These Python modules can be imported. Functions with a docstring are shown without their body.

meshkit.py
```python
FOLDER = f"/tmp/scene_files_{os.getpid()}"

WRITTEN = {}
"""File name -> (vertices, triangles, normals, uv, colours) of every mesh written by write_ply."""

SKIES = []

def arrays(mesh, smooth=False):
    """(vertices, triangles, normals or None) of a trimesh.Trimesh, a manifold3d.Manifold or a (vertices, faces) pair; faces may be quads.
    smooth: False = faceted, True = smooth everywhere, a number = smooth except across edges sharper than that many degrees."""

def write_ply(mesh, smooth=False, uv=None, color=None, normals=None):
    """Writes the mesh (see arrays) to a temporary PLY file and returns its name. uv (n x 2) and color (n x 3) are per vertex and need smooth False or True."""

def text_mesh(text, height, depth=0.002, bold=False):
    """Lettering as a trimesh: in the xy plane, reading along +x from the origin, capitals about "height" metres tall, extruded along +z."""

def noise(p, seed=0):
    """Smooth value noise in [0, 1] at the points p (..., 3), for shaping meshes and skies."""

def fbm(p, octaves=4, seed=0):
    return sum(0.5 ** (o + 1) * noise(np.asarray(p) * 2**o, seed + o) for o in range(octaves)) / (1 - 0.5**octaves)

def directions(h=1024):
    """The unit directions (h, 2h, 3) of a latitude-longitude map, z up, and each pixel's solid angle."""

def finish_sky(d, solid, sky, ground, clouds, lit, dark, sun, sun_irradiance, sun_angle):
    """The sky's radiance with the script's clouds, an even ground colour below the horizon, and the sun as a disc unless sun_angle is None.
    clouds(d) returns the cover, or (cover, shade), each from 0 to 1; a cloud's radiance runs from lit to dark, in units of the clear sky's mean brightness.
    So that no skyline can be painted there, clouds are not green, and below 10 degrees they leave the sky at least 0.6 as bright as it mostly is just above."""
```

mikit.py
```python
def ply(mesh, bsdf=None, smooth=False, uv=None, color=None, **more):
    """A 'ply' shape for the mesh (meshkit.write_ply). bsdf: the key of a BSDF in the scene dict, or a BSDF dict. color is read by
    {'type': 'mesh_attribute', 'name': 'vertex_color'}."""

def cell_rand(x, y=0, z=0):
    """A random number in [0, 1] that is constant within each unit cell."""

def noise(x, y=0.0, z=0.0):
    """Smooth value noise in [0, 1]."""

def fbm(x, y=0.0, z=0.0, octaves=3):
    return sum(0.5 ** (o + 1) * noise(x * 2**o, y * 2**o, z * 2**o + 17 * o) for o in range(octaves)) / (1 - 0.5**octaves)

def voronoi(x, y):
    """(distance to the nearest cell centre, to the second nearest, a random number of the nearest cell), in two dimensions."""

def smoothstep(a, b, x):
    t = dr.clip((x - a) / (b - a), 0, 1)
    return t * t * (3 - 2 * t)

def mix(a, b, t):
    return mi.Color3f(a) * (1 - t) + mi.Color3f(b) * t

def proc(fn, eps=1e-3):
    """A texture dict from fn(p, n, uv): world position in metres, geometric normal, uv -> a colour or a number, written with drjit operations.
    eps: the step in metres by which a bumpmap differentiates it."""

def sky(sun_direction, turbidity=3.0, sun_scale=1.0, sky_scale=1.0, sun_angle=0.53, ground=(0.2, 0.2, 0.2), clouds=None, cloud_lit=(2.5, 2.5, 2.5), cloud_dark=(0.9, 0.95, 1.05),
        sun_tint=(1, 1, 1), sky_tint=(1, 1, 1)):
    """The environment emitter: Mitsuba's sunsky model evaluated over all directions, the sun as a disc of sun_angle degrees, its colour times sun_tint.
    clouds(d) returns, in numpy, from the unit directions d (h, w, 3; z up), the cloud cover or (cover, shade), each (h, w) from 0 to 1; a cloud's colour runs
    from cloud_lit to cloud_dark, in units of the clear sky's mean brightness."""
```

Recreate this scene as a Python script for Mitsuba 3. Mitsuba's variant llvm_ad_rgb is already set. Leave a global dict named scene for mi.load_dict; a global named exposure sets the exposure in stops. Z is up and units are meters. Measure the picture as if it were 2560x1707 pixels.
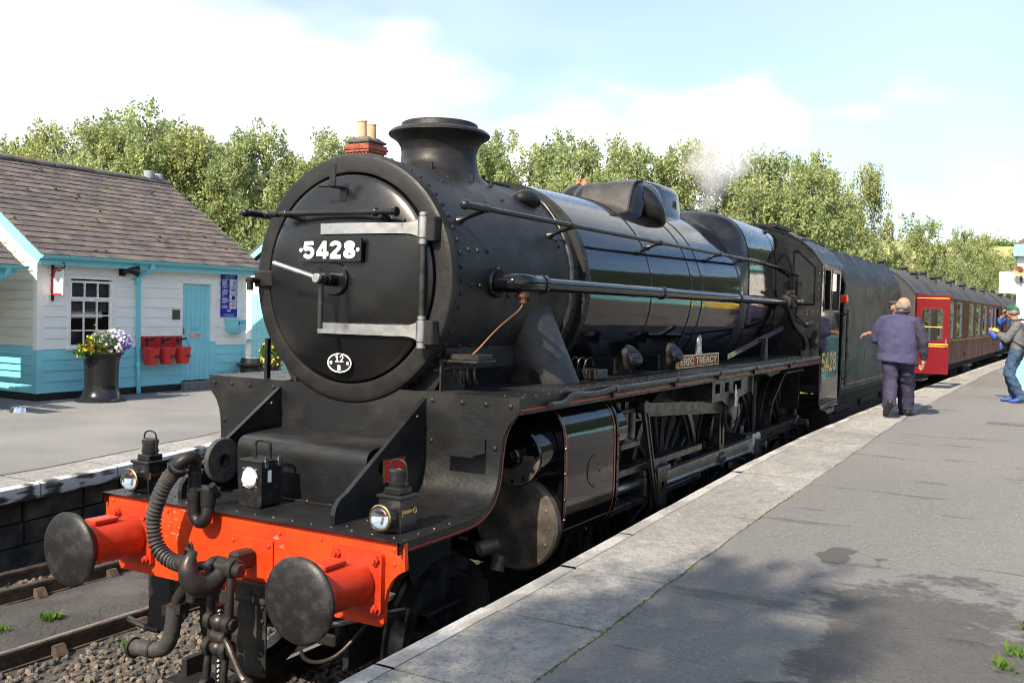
import math, random
import numpy as np, trimesh
import drjit as dr
import mitsuba as mi
import mikit, meshkit
from mikit import proc, noise, fbm, voronoi, cell_rand, smoothstep, mix
from shapely.geometry import Polygon, Point, box as sbox
from shapely.ops import unary_union
T = mi.ScalarTransform4f
rng = np.random.default_rng(7)
random.seed(7)
scene, labels = {}, {}

# ---------------------------------------------------------------- camera, light, exposure
CO = np.array([4.0525, -4.0432, 2.5536])
CF = np.array([-0.49339813, 0.8691169, -0.03455577])
CU = np.array([-0.03834673, 0.01795452, 0.99910318])
scene['camera'] = {'type': 'perspective', 'fov': 55.58, 'fov_axis': 'x', 'near_clip': 0.05, 'far_clip': 3000.0,
                   'to_world': T().look_at(origin=CO.tolist(), target=(CO + CF).tolist(), up=CU.tolist())}
SUN = (-0.04, -1.0, 0.84)

def clouds(d):
    x, y, z = d[..., 0], d[..., 1], np.maximum(d[..., 2], 0.02)
    p = np.stack([x / (z + 0.22), y / (z + 0.22), 0 * x], -1)
    f = meshkit.fbm(p * 1.15 + np.array([3.1, 7.4, 0]), 5, 3)
    g = meshkit.fbm(p * 3.0 + np.array([1.0, 2.0, 5.0]), 4, 9)
    az = np.degrees(np.arctan2(x, y))
    bias = 0.10 * np.exp(-((az + 52) / 34) ** 2) - 0.15 * np.exp(-((az + 16) / 13) ** 2 - ((z - 0.27) / 0.16) ** 2)
    bias = bias - 0.13 * np.exp(-((az - 65) / 50) ** 2)
    low = np.clip((0.30 - z) / 0.30, 0, 1) * 0.26
    c = np.clip((f + 0.22 * (g - 0.5) + bias + low - 0.44) / 0.15, 0, 1)
    c = c * c * (3 - 2 * c)
    sh = np.clip((meshkit.fbm(p * 1.5 + 9.0, 4, 21) - 0.42) / 0.35, 0, 1) * 0.75
    right = 1 / (1 + np.exp(-(az - 3) / 3.5)) * np.clip((z - .10) / .12, 0, 1) / (1 + np.exp((az - 72) / 6.0))  # past this clear zone unseen cloud stays bright to fill the hut front
    mid = np.exp(-((az + 20) / 16) ** 2) * np.clip((z - .12) / .12, 0, 1)
    base = .46 - .46 * right - .15 * mid * (1 - right)
    c = c * (1 - .85 * right)
    return base + (1 - base) * np.clip(c, 0, 1), sh

scene['sky'] = mikit.sky(SUN, turbidity=2.3, clouds=clouds, cloud_lit=(3.0, 3.1, 3.15), cloud_dark=(1.7, 1.85, 1.98), sun_tint=(.95, 1.0, 1.09), sky_tint=(.84, 1.0, 1.10))
exposure = 2.6

# ---------------------------------------------------------------- materials
def rgb(c):
    return {'type': 'rgb', 'value': [float(x) for x in c]} if isinstance(c, (tuple, list)) else c

def mat(name, color, rough=0.5, metal=0.0, bump=None, bscale=0.002, two=True, **kw):
    b = {'type': 'principled', 'base_color': rgb(color), 'roughness': rough, 'metallic': metal, 'specular': kw.pop('spec', 0.5), **kw}
    if bump is not None:
        b = {'type': 'bumpmap', 'tex': bump, 'scale': bscale, 'nested': b}
    scene[name] = {'type': 'twosided', 'b': b} if two else b
    return name

def V(p, s):
    return p.x * s, p.y * s, p.z * s

def two_tone(a, b, s, lo=0.4, hi=0.6, fine=0.0, aniso=(1, 1, 1)):
    def f(p, n, uv):
        t = smoothstep(lo, hi, fbm(p.x * s * aniso[0], p.y * s * aniso[1], p.z * s * aniso[2], 4))
        c = mix(a, b, t)
        if fine:
            c = c * (1 - fine + 2 * fine * noise(p.x * 90, p.y * 90, p.z * 90))
        return c
    return proc(f)

def rough_var(lo, hi, s):
    return proc(lambda p, n, uv: lo + (hi - lo) * fbm(p.x * s, p.y * s, p.z * s, 4))

def bump_fbm(s, o=3):
    return proc(lambda p, n, uv: fbm(p.x * s, p.y * s, p.z * s, o), 2e-3)

# locomotive paint
mat('black_gloss', two_tone((.0025, .003, .0045), (.0055, .006, .0075), 5.0, .45, .75), rough_var(.035, .10, 6.0), bump=bump_fbm(3.0, 2), bscale=.0018)
mat('black_paint', two_tone((.005, .006, .0075), (.013, .0135, .014), 7.0, .4, .7, .1), rough_var(.2, .45, 9.0))
mat('black_soot', two_tone((.0075, .0075, .008), (.016, .0155, .016), 6.0, .35, .7, .12), rough_var(.38, .6, 8.0), spec=.4, bump=bump_fbm(60.0), bscale=.0012)
mat('deck_black', two_tone((.0075, .008, .009), (.024, .023, .023), 4.0, .45, .85, .2), rough_var(.28, .55, 14.0), spec=.4, bump=bump_fbm(70.0), bscale=.0016)
mat('frame_black', (.012, .012, .013), .5)
mat('grime', two_tone((.012, .012, .011), (.042, .036, .030), 9.0, .4, .7, .2), rough_var(.35, .7, 12.0))
mat('door_black', two_tone((.005, .0055, .0065), (.013, .013, .014), 3.5, .4, .8, .06), rough_var(.16, .36, 5.0))
mat('cover_dusty', two_tone((.036, .031, .027), (.10, .080, .066), 6.0, .35, .7, .15), rough_var(.35, .6, 10.0))
mat('steel_bright', two_tone((.60, .59, .575), (.45, .44, .425), 12.0, .4, .7, .05), rough_var(.26, .46, 20.0), 1.0)
mat('steel_oily', two_tone((.085, .082, .080), (.035, .032, .030), 10.0, .4, .7, .1), rough_var(.22, .45, 12.0), .8)
mat('steel_rust', two_tone((.040, .038, .037), (.080, .052, .037), 22.0, .55, .85, .2), rough_var(.32, .55, 25.0), .6)
def beam_fn(p, n, uv):
    t = smoothstep(.45, .8, fbm(p.x * 5, p.y * 5, p.z * 5, 4))
    run = smoothstep(.62, .80, fbm(p.x * 16, p.y * 3, p.z * 1.6, 4))
    chip = smoothstep(.80, .84, noise(p.x * 46, p.y * 46, p.z * 46)) * smoothstep(.55, .7, fbm(p.x * 4, p.y, p.z * 4, 3))
    c = mix((.62, .050, .008), (.52, .036, .007), t)
    c = mix(c, (.30, .030, .012), run * .45)
    return mix(c, (.30, .20, .15), chip * .8)
mat('beam_red', proc(beam_fn), rough_var(.28, .42, 12.0))
mat('buffer_red', two_tone((.46, .034, .010), (.34, .024, .008), 9.0, .4, .75, .06), rough_var(.3, .5, 14.0))
mat('buffer_head', two_tone((.013, .0135, .015), (.028, .028, .028), 18.0, .45, .75, .25), rough_var(.32, .6, 18.0), .2, bump=bump_fbm(90.0), bscale=.001)
mat('lining_red', (.42, .03, .015), .35)
mat('white_paint', (.80, .80, .78), .45)
mat('cream_letter', (.62, .55, .33), .4)
mat('gold_letter', (.60, .42, .10), .38)
mat('number_red', (.45, .05, .02), .4)
mat('rubber', two_tone((.030, .030, .031), (.05, .048, .046), 20.0, .4, .7, .15), .62)
mat('brass', (.62, .42, .16), .3, 1.0)
mat('copper', (.17, .090, .05), .45, .8)
mat('grey_soot', two_tone((.022, .022, .023), (.042, .041, .041), 9.0, .35, .7, .12), .5)
mat('chrome', (.75, .75, .76), .12, 1.0)
mat('lamp_black', two_tone((.012, .012, .013), (.03, .03, .03), 20.0, .5, .8, .1), rough_var(.18, .4, 20.0))
mat('lens_white', (.62, .64, .66), .15, 0.0, clearcoat=1.0)
scene['glass_pane'] = {'type': 'thindielectric', 'int_ior': 1.5}
scene['lens_glass'] = {'type': 'dielectric', 'int_ior': 1.5}
mat('glass_dark', (.02, .022, .024), .06)
# ground
def asphalt_fn(p, n, uv):
    g = noise(p.x * 120, p.y * 120, 0) * .5 + noise(p.x * 55, p.y * 55, 3.0) * .5
    big = fbm(p.x * .7, p.y * .45, 2.0, 4)
    c = mi.Float(.124) * (.80 + .40 * g) * (.86 + .26 * big)
    chips = smoothstep(.80, .9, noise(p.x * 75, p.y * 75, 9.0))
    c = c + chips * .035
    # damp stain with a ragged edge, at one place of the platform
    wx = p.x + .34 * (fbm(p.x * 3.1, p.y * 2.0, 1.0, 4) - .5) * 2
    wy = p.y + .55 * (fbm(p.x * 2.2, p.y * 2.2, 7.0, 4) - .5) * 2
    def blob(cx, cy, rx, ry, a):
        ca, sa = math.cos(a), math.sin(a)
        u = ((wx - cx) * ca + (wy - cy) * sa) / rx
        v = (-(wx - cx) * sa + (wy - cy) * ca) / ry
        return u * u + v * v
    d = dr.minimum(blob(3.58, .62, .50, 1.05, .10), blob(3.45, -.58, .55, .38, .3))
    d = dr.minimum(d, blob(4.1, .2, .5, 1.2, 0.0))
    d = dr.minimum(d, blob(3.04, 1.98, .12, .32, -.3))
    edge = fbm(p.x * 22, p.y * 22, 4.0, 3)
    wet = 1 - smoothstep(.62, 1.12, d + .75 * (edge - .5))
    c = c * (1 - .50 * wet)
    scuff = smoothstep(.66, .80, fbm(p.x * 1.6, p.y * 9.0, 5.0, 4))
    c = c * (1 - .30 * scuff)
    return mi.Color3f(c * 1.0, c * .99, c * .985)
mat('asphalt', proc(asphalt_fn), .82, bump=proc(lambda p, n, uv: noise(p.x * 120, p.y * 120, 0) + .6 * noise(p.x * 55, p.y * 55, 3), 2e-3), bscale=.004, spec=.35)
mat('asphalt_far', two_tone((.120, .120, .121), (.155, .154, .152), .8, .3, .7, .12), .85)
def slab_fn(p, n, uv):
    g = noise(p.x * 70, p.y * 70, p.z * 70) * .55 + noise(p.x * 26, p.y * 26, 5.0) * .45
    big = fbm(p.x * 1.6, p.y * 1.1, 3.0, 4)
    c = .222 * (.62 + .62 * g) * (.70 + .55 * big)
    pit = smoothstep(.52, .8, fbm(p.x * 95, p.y * 70, p.z * 40, 3))
    c = c * (1 - .38 * pit) * (.82 + .36 * fbm(p.x * 14, p.y * 6, 2.0, 3))
    return mi.Color3f(c, c * .985, c * .95)
mat('slab', proc(slab_fn), .85, bump=proc(lambda p, n, uv: noise(p.x * 60, p.y * 60, p.z * 60) + noise(p.x * 24, p.y * 24, 1), 2e-3), bscale=.006, spec=.3)
def nosing_fn(p, n, uv):
    w = fbm(p.x * 9, p.y * 3.5, p.z * 9, 4)
    g = noise(p.x * 80, p.y * 80, p.z * 80)
    t = smoothstep(.40, .60, w)
    return mix((.20, .198, .192), (.30, .30, .292), t) * (.8 + .4 * g)
mat('nosing', proc(nosing_fn), .75)
def nosing_old_fn(p, n, uv):
    w = fbm(p.x * 4, p.y * 3.0, p.z * 14, 4) * .7 + .3 * noise(p.x * 5, p.y * 9.0, p.z * 2)
    t = smoothstep(.44, .58, w + .55 * (p.z - .66))
    g = noise(p.x * 80, p.y * 80, p.z * 80)
    return mix((.035, .034, .034), (.52, .53, .54), t) * (.8 + .4 * g)
mat('nosing_worn', proc(nosing_old_fn), .75)
mat('wall_stone', two_tone((.022, .021, .020), (.070, .064, .056), 5.0, .35, .7, .25), .85, bump=bump_fbm(18.0), bscale=.02)
mat('ash', two_tone((.040, .038, .037), (.072, .068, .064), 2.2, .35, .7, .35), .9, bump=bump_fbm(40.0), bscale=.02)
mat('earth', two_tone((.07, .075, .04), (.10, .12, .045), .6, .35, .7, .2), .95)
for i, c in enumerate([(.115, .095, .078), (.062, .057, .052), (.175, .14, .11)]):
    mat('ballast_%d' % i, c, .85)
mat('rail_side', two_tone((.045, .036, .030), (.10, .065, .042), 12.0, .4, .7, .2), .7)
mat('rail_top', two_tone((.30, .26, .23), (.22, .15, .11), 8.0, .4, .7), .38, .8)
mat('sleeper', (.045, .038, .032), .9)
mat('weed', (.16, .25, .04), .6)
# buildings
mat('cream_board', two_tone((.85, .83, .775), (.79, .77, .72), 2.0, .4, .8, .03, (1, 1, 3)), .5)
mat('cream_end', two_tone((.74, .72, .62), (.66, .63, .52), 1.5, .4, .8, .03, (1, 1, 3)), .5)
mat('turquoise', two_tone((.25, .63, .70), (.22, .58, .66), 2.0, .4, .8, .03, (1, 1, 3)), .45)
mat('turquoise_gloss', (.17, .56, .62), .25)
mat('plinth', (.012, .012, .013), .5)
mat('white_board', (.80, .80, .77), .5)
mat('blind', (.10, .10, .12), .6)
mat('inside_dark', (.30, .24, .17), .8)
mat('seat_moquette', (.15, .045, .035), .9)
mat('floor_lino', (.12, .10, .085), .7)
mat('poster_blue', (.012, .022, .30), .35)
mat('poster_pale', (.55, .58, .66), .4)
mat('poster_grey', (.22, .24, .30), .4)
mat('poster_pink', (.55, .25, .38), .4)
mat('sign_red', (.50, .02, .022), .4)
mat('bucket_red', (.55, .035, .028), .35)
mat('plaque_bronze', (.10, .095, .06), .45, .4)
mat('petal_bin', (.75, .50, .04), .5)
mat('pot_black', (.012, .012, .013), .22)
tones = [(.110, .090, .085), (.128, .103, .095), (.094, .080, .079), (.145, .114, .098), (.082, .077, .080)]
for i, c in enumerate(tones):
    mat('tile_%d' % i, two_tone(c, tuple(v * .72 for v in c), 7.0, .4, .7, .18), .8)
mat('ridge_tile', two_tone((.075, .068, .064), (.12, .11, .10), 5.0, .4, .7, .2), .85)
mat('moss', two_tone((.10, .12, .02), (.05, .06, .015), 30.0), .95)
mat('drain_iron', (.085, .085, .087), .6)
mat('plate_red', (.26, .018, .016), .45)
mat('lead', (.30, .32, .35), .5)
for i, c in enumerate([(.33, .095, .055), (.27, .075, .05), (.20, .06, .045)]):
    mat('brick_%d' % i, c, .85)
mat('mortar', (.16, .14, .12), .9)
mat('pot_buff', two_tone((.56, .40, .25), (.48, .32, .19), 4.0), .75)
mat('pot_terracotta', (.50, .20, .11), .75)
mat('slate', (.12, .11, .11), .8)
# foliage
def leaf(name, c, tr=.9):
    scene[name] = {'type': 'principledthin', 'base_color': c if isinstance(c, dict) else rgb(c), 'roughness': .55, 'diff_trans': tr, 'spec_trans': 0.0}
leaf('leaf_tint', {'type': 'mesh_attribute', 'name': 'vertex_color'}, .8)
mat('bark_birch', two_tone((.42, .39, .35), (.10, .085, .07), 5.0, .5, .68, .1, (1, 1, 2.2)), .8)
mat('bark_dark', (.075, .060, .045), .9)
mat('conifer_wood', two_tone((.014, .026, .014), (.026, .042, .018), .35, .35, .7, .2), .9, bump=bump_fbm(.5), bscale=.6)
mat('field_grass', two_tone((.12, .15, .05), (.21, .20, .085), .012, .35, .7, .05), .95)
for n_, c in dict(petal_white=(.80, .80, .78), petal_violet=(.24, .12, .55), petal_yellow=(.80, .55, .04), petal_orange=(.75, .16, .03), petal_cream=(.75, .60, .32)).items():
    leaf(n_, c, .4)
leaf('leaf_bright', (.10, .20, .03), .7)
leaf('leaf_silver', (.36, .40, .36), .5)
# coaches
def coach_fn(p, n, uv):
    st = fbm(p.x * 3, p.y * 9.0, p.z * .55, 4)
    g = fbm(p.x * 2, p.y * 2.2, p.z * 2.0, 3)
    t = smoothstep(.30, .72, st * .7 + g * .3)
    return mix((.105, .016, .020), (.17, .072, .066), t)
mat('maroon_dirty', proc(coach_fn), .45, spec=.3)
mat('door_red', (.155, .008, .014), .28)
mat('maroon', (.16, .02, .024), .25)
mat('coach_roof', two_tone((.050, .050, .053), (.030, .030, .032), 1.6, .35, .7, .1), .7)
mat('lining_yellow', (.75, .50, .06), .4)
mat('curtain_red', (.42, .05, .05), .8)
mat('alu', (.55, .56, .57), .35, .9)
mat('under_black', (.018, .017, .016), .8)
mat('tender_side', two_tone((.009, .011, .012), (.022, .024, .024), 4.0, .38, .75, .06, (3, 3, .5)), rough_var(.38, .6, 4.0), spec=.22)
# people
def cloth(name, c, d=.25, s=9.0):
    mat(name, two_tone(c, tuple(v * (1 - d) for v in c), s, .35, .7, .08), .85, bump=bump_fbm(26.0, 2), bscale=.012, sheen=.3)
cloth('navy_jacket', (.050, .049, .118))
cloth('navy_trousers', (.040, .037, .082))
cloth('navy_jacket_shaded', (.030, .031, .055))  # jacket navy darkened, the shade on the right arm put into the colour
cloth('grey_wool', (.13, .135, .145))
cloth('denim', (.042, .085, .17), .45, 14.0)
cloth('cap_grey', (.05, .05, .054))
cloth('cap_green', (.02, .115, .055))
cloth('blue_top', (.03, .10, .32))
cloth('rucksack', (.022, .022, .025))
cloth('white_shirt', (.62, .62, .62))
mat('skin', two_tone((.40, .215, .15), (.33, .16, .115), 14.0), .5)
mat('hair_grey', (.22, .19, .16), .75)
mat('hair_dark', (.02, .014, .010), .6)
mat('shoe_black', (.025, .024, .024), .5)
mat('shoe_blue', (.028, .075, .33), .6)
mat('bag_yellow', (.75, .50, .05), .5)

# ---------------------------------------------------------------- building blocks
def cat(*ms):
    ms = [m for x in ms for m in (x if isinstance(x, (list, tuple)) else [x])]
    return trimesh.util.concatenate(ms) if len(ms) > 1 else ms[0]

used = {}
def key_for(name, parent=None):
    base = (parent + '__' if parent else '') + name
    used[base] = used.get(base, -1) + 1
    return base if used[base] == 0 else '%s_%03d' % (base, used[base])

def lab(key, label=None, category=None, group=None, kind=None):
    d = labels.setdefault(key, {})
    for k, v in (('label', label), ('category', category), ('group', group), ('kind', kind)):
        if v: d[k] = v
    return key

def thing(name, label, category, group=None):
    return lab(key_for(name), label, category, group)

def add(name, mesh, m, parent=None, smooth=35, label=None, cat_=None, group=None, kind=None, color=None, to_world=None):
    k = key_for(name, parent)
    d = mesh if isinstance(mesh, dict) else mikit.ply(mesh, None, smooth=smooth, color=color)
    d = dict(d)
    d['bsdf'] = {'type': 'ref', 'id': m}
    if to_world is not None: d['to_world'] = to_world
    scene[k] = d
    if label or cat_ or group or kind: lab(k, label, cat_, group, kind)
    return k

def box(x0, x1, y0, y1, z0, z1, b=0.0):
    if b <= 0:
        m = trimesh.creation.box((x1 - x0, y1 - y0, z1 - z0)); m.apply_translation(((x0 + x1) / 2, (y0 + y1) / 2, (z0 + z1) / 2)); return m
    pts = []
    for X, sx in ((x0, 1), (x1, -1)):
        for Y, sy in ((y0, 1), (y1, -1)):
            for Z, sz in ((z0, 1), (z1, -1)):
                pts += [(X + sx * b, Y + sy * b, Z), (X + sx * b, Y, Z + sz * b), (X, Y + sy * b, Z + sz * b)]
    return trimesh.Trimesh(np.array(pts), process=False).convex_hull

def hull(pts):
    return trimesh.Trimesh(np.array(pts, float), process=False).convex_hull

def basis(a):
    a = np.array(a, float); a /= np.linalg.norm(a)
    t = np.array([0, 0, 1.0]) if abs(a[2]) < .9 else np.array([1.0, 0, 0])
    u = np.cross(t, a); u /= np.linalg.norm(u)
    return a, u, np.cross(a, u)

def lathe(prof, o=(0, 0, 0), axis=(0, 0, 1), n=40, a0=0.0, a1=2 * math.pi):
    """prof: (radius, height along axis)"""
    a, u, v = basis(axis)
    full = abs(a1 - a0 - 2 * math.pi) < 1e-6
    th = np.linspace(a0, a1, n + 1)[:-1] if full else np.linspace(a0, a1, n + 1)
    P = np.array(prof, float); m = len(P); k = len(th)
    ring = np.cos(th)[:, None] * u + np.sin(th)[:, None] * v
    vs = np.array(o, float) + P[:, None, 0:1] * ring[None] + P[:, None, 1:2] * a
    f = []
    for i in range(m - 1):
        j = np.arange(k if full else k - 1); j2 = (j + 1) % k
        f.append(np.stack([i * k + j, i * k + j2, (i + 1) * k + j2], 1)); f.append(np.stack([i * k + j, (i + 1) * k + j2, (i + 1) * k + j], 1))
    t = trimesh.Trimesh(vs.reshape(-1, 3), np.vstack(f), process=False)
    t.update_faces(t.area_faces > 1e-12); return t

def cyl(p, q, r, r2=None, n=20, b=0.0):
    p, q = np.array(p, float), np.array(q, float); L = np.linalg.norm(q - p); r2 = r if r2 is None else r2
    pr = [(0, 0), (r, 0), (r2, L), (0, L)] if b <= 0 else [(0, 0), (r - b, 0), (r, b), (r2, L - b), (r2 - b, L), (0, L)]
    return lathe(pr, p, q - p, n)

def ball(c, r, sub=2):
    m = trimesh.creation.icosphere(sub, r); m.apply_translation(c); return m

def tube(pts, r, n=12, cap=True, closed=False):
    p = np.array(pts, float); k = len(p)
    r = np.broadcast_to(np.array(r, float), (k,))
    if closed: t = np.roll(p, -1, 0) - np.roll(p, 1, 0)
    else: t = np.gradient(p, axis=0)
    t /= np.linalg.norm(t, axis=1, keepdims=True) + 1e-12
    _, u, v = basis(t[0]); us = [u]
    for i in range(1, k):
        u = us[-1] - t[i] * np.dot(us[-1], t[i]); us.append(u / np.linalg.norm(u))
    us = np.array(us); vs_ = np.cross(t, us)
    th = np.arange(n) * 2 * np.pi / n
    V_ = p[:, None] + r[:, None, None] * (np.cos(th)[None, :, None] * us[:, None] + np.sin(th)[None, :, None] * vs_[:, None])
    V_ = V_.reshape(-1, 3); f = []
    for i in range(k if closed else k - 1):
        j = np.arange(n); j2 = (j + 1) % n; a, b = i * n, ((i + 1) % k) * n
        f.append(np.stack([a + j, a + j2, b + j2], 1)); f.append(np.stack([a + j, b + j2, b + j], 1))
    if cap and not closed:
        V_ = np.vstack([V_, p[0], p[-1]]); j = np.arange(n); j2 = (j + 1) % n
        f.append(np.stack([j2, j, j * 0 + k * n], 1)); f.append(np.stack([(k - 1) * n + j, (k - 1) * n + j2, j * 0 + k * n + 1], 1))
    return trimesh.Trimesh(V_, np.vstack(f), process=False)

def spline(pts, n=40):
    from scipy.interpolate import CubicSpline
    p = np.array(pts, float); d = np.r_[0, np.cumsum(np.linalg.norm(np.diff(p, axis=0), axis=1) ** .5)]
    return CubicSpline(d, p)(np.linspace(0, d[-1], n))

def extr(poly, d0, d1, plane='xz'):
    """shapely polygon extruded from d0 to d1 along the axis missing from plane"""
    if not isinstance(poly, Polygon) and hasattr(poly, 'geoms'):
        return cat([extr(g, d0, d1, plane) for g in poly.geoms])
    if not isinstance(poly, Polygon): poly = Polygon(poly)
    if not poly.is_valid: poly = poly.buffer(0)
    m = trimesh.creation.extrude_polygon(poly, d1 - d0, engine='earcut')
    v = np.array(m.vertices); a, b, c = v[:, 0], v[:, 1], v[:, 2] + d0
    if plane == 'xz': w = np.stack([a, c, b], 1); flip = True
    elif plane == 'yz': w = np.stack([c, a, b], 1); flip = False
    else: w = np.stack([a, b, c], 1); flip = False
    f = np.array(m.faces); f = f[:, ::-1] if flip else f
    return trimesh.Trimesh(w, f, process=False)

def sheet(A, B):
    """quad strip between two polylines of the same length"""
    A, B = np.array(A, float), np.array(B, float); k = len(A)
    v = np.vstack([A, B]); i = np.arange(k - 1)
    return trimesh.Trimesh(v, np.vstack([np.stack([i, i + 1, k + i + 1], 1), np.stack([i, k + i + 1, k + i], 1)]), process=False)

def grid(P):
    """(m, n, 3) array of points -> surface"""
    m, n = P.shape[:2]; i, j = np.meshgrid(np.arange(m - 1), np.arange(n - 1), indexing='ij'); a = (i * n + j).ravel()
    return trimesh.Trimesh(P.reshape(-1, 3), np.vstack([np.stack([a, a + n, a + n + 1], 1), np.stack([a, a + n + 1, a + 1], 1)]), process=False)

def mirror(m):
    v = np.array(m.vertices); v[:, 0] *= -1
    return trimesh.Trimesh(v, np.array(m.faces)[:, ::-1], process=False)

def moved(m, R=None, t=(0, 0, 0)):
    v = np.array(m.vertices)
    if R is not None: v = v @ np.array(R, float).T
    return trimesh.Trimesh(v + np.array(t, float), m.faces, process=False)

def dome_rivets(pts, nrm, r, h=None):
    """low domes at points with normals"""
    out = []
    nrm = np.broadcast_to(np.array(nrm, float), (len(pts), 3))
    h = h or r * .7
    for p, a in zip(pts, nrm):
        out.append(lathe([(r, 0), (r * .8, h * .6), (0, h)], np.array(p, float) - a / np.linalg.norm(a) * .001, a, 8))
    return cat(out)

def text(s, height, o, right, up, depth=.003, bold=True, width=None, center=False):
    m = meshkit.text_mesh(s, height, depth, bold); v = np.array(m.vertices)
    if width: v[:, 0] *= width / (v[:, 0].max() - v[:, 0].min())
    if center: v[:, 0] -= (v[:, 0].max() + v[:, 0].min()) / 2
    right, up = np.array(right, float), np.array(up, float); nn = np.cross(right, up)
    return trimesh.Trimesh(np.array(o, float) + v[:, :1] * right + v[:, 1:2] * up + v[:, 2:] * nn, m.faces, process=False)

from shapely.geometry import LineString
def bold_digits(st, h, sw=.235):
    arc = lambda cx, cy, rx, ry, a0, a1, n=24: [(cx + rx * math.cos(math.radians(t)), cy + ry * math.sin(math.radians(t))) for t in np.linspace(a0, a1, n)]
    G = {'5': [[(.78, .885), (.20, .885), (.165, .50)], [(.15, .56)] + arc(.40, .355, .32, .245, 125, -155)], '4': [[(.63, 0), (.63, 1.0)], [(.60, .94), (.10, .30)], [(.02, .27), (.90, .27)]],
         '2': [arc(.42, .70, .30, .19, 175, -35) + [(.12, .14)], [(.04, .115), (.80, .115)]], '8': [arc(.43, .735, .26, .15, 0, 360), arc(.43, .275, .31, .16, 0, 360)]}
    out, x = [], 0.0
    for c in st:
        for ln in G[c]: out.append(LineString([(a + x, b) for a, b in ln]).buffer(sw / 2, cap_style=2, join_style=1))
        x += .99
    from shapely import affinity
    return affinity.scale(unary_union(out), h, h, origin=(0, 0)), (x - .12) * h
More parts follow.
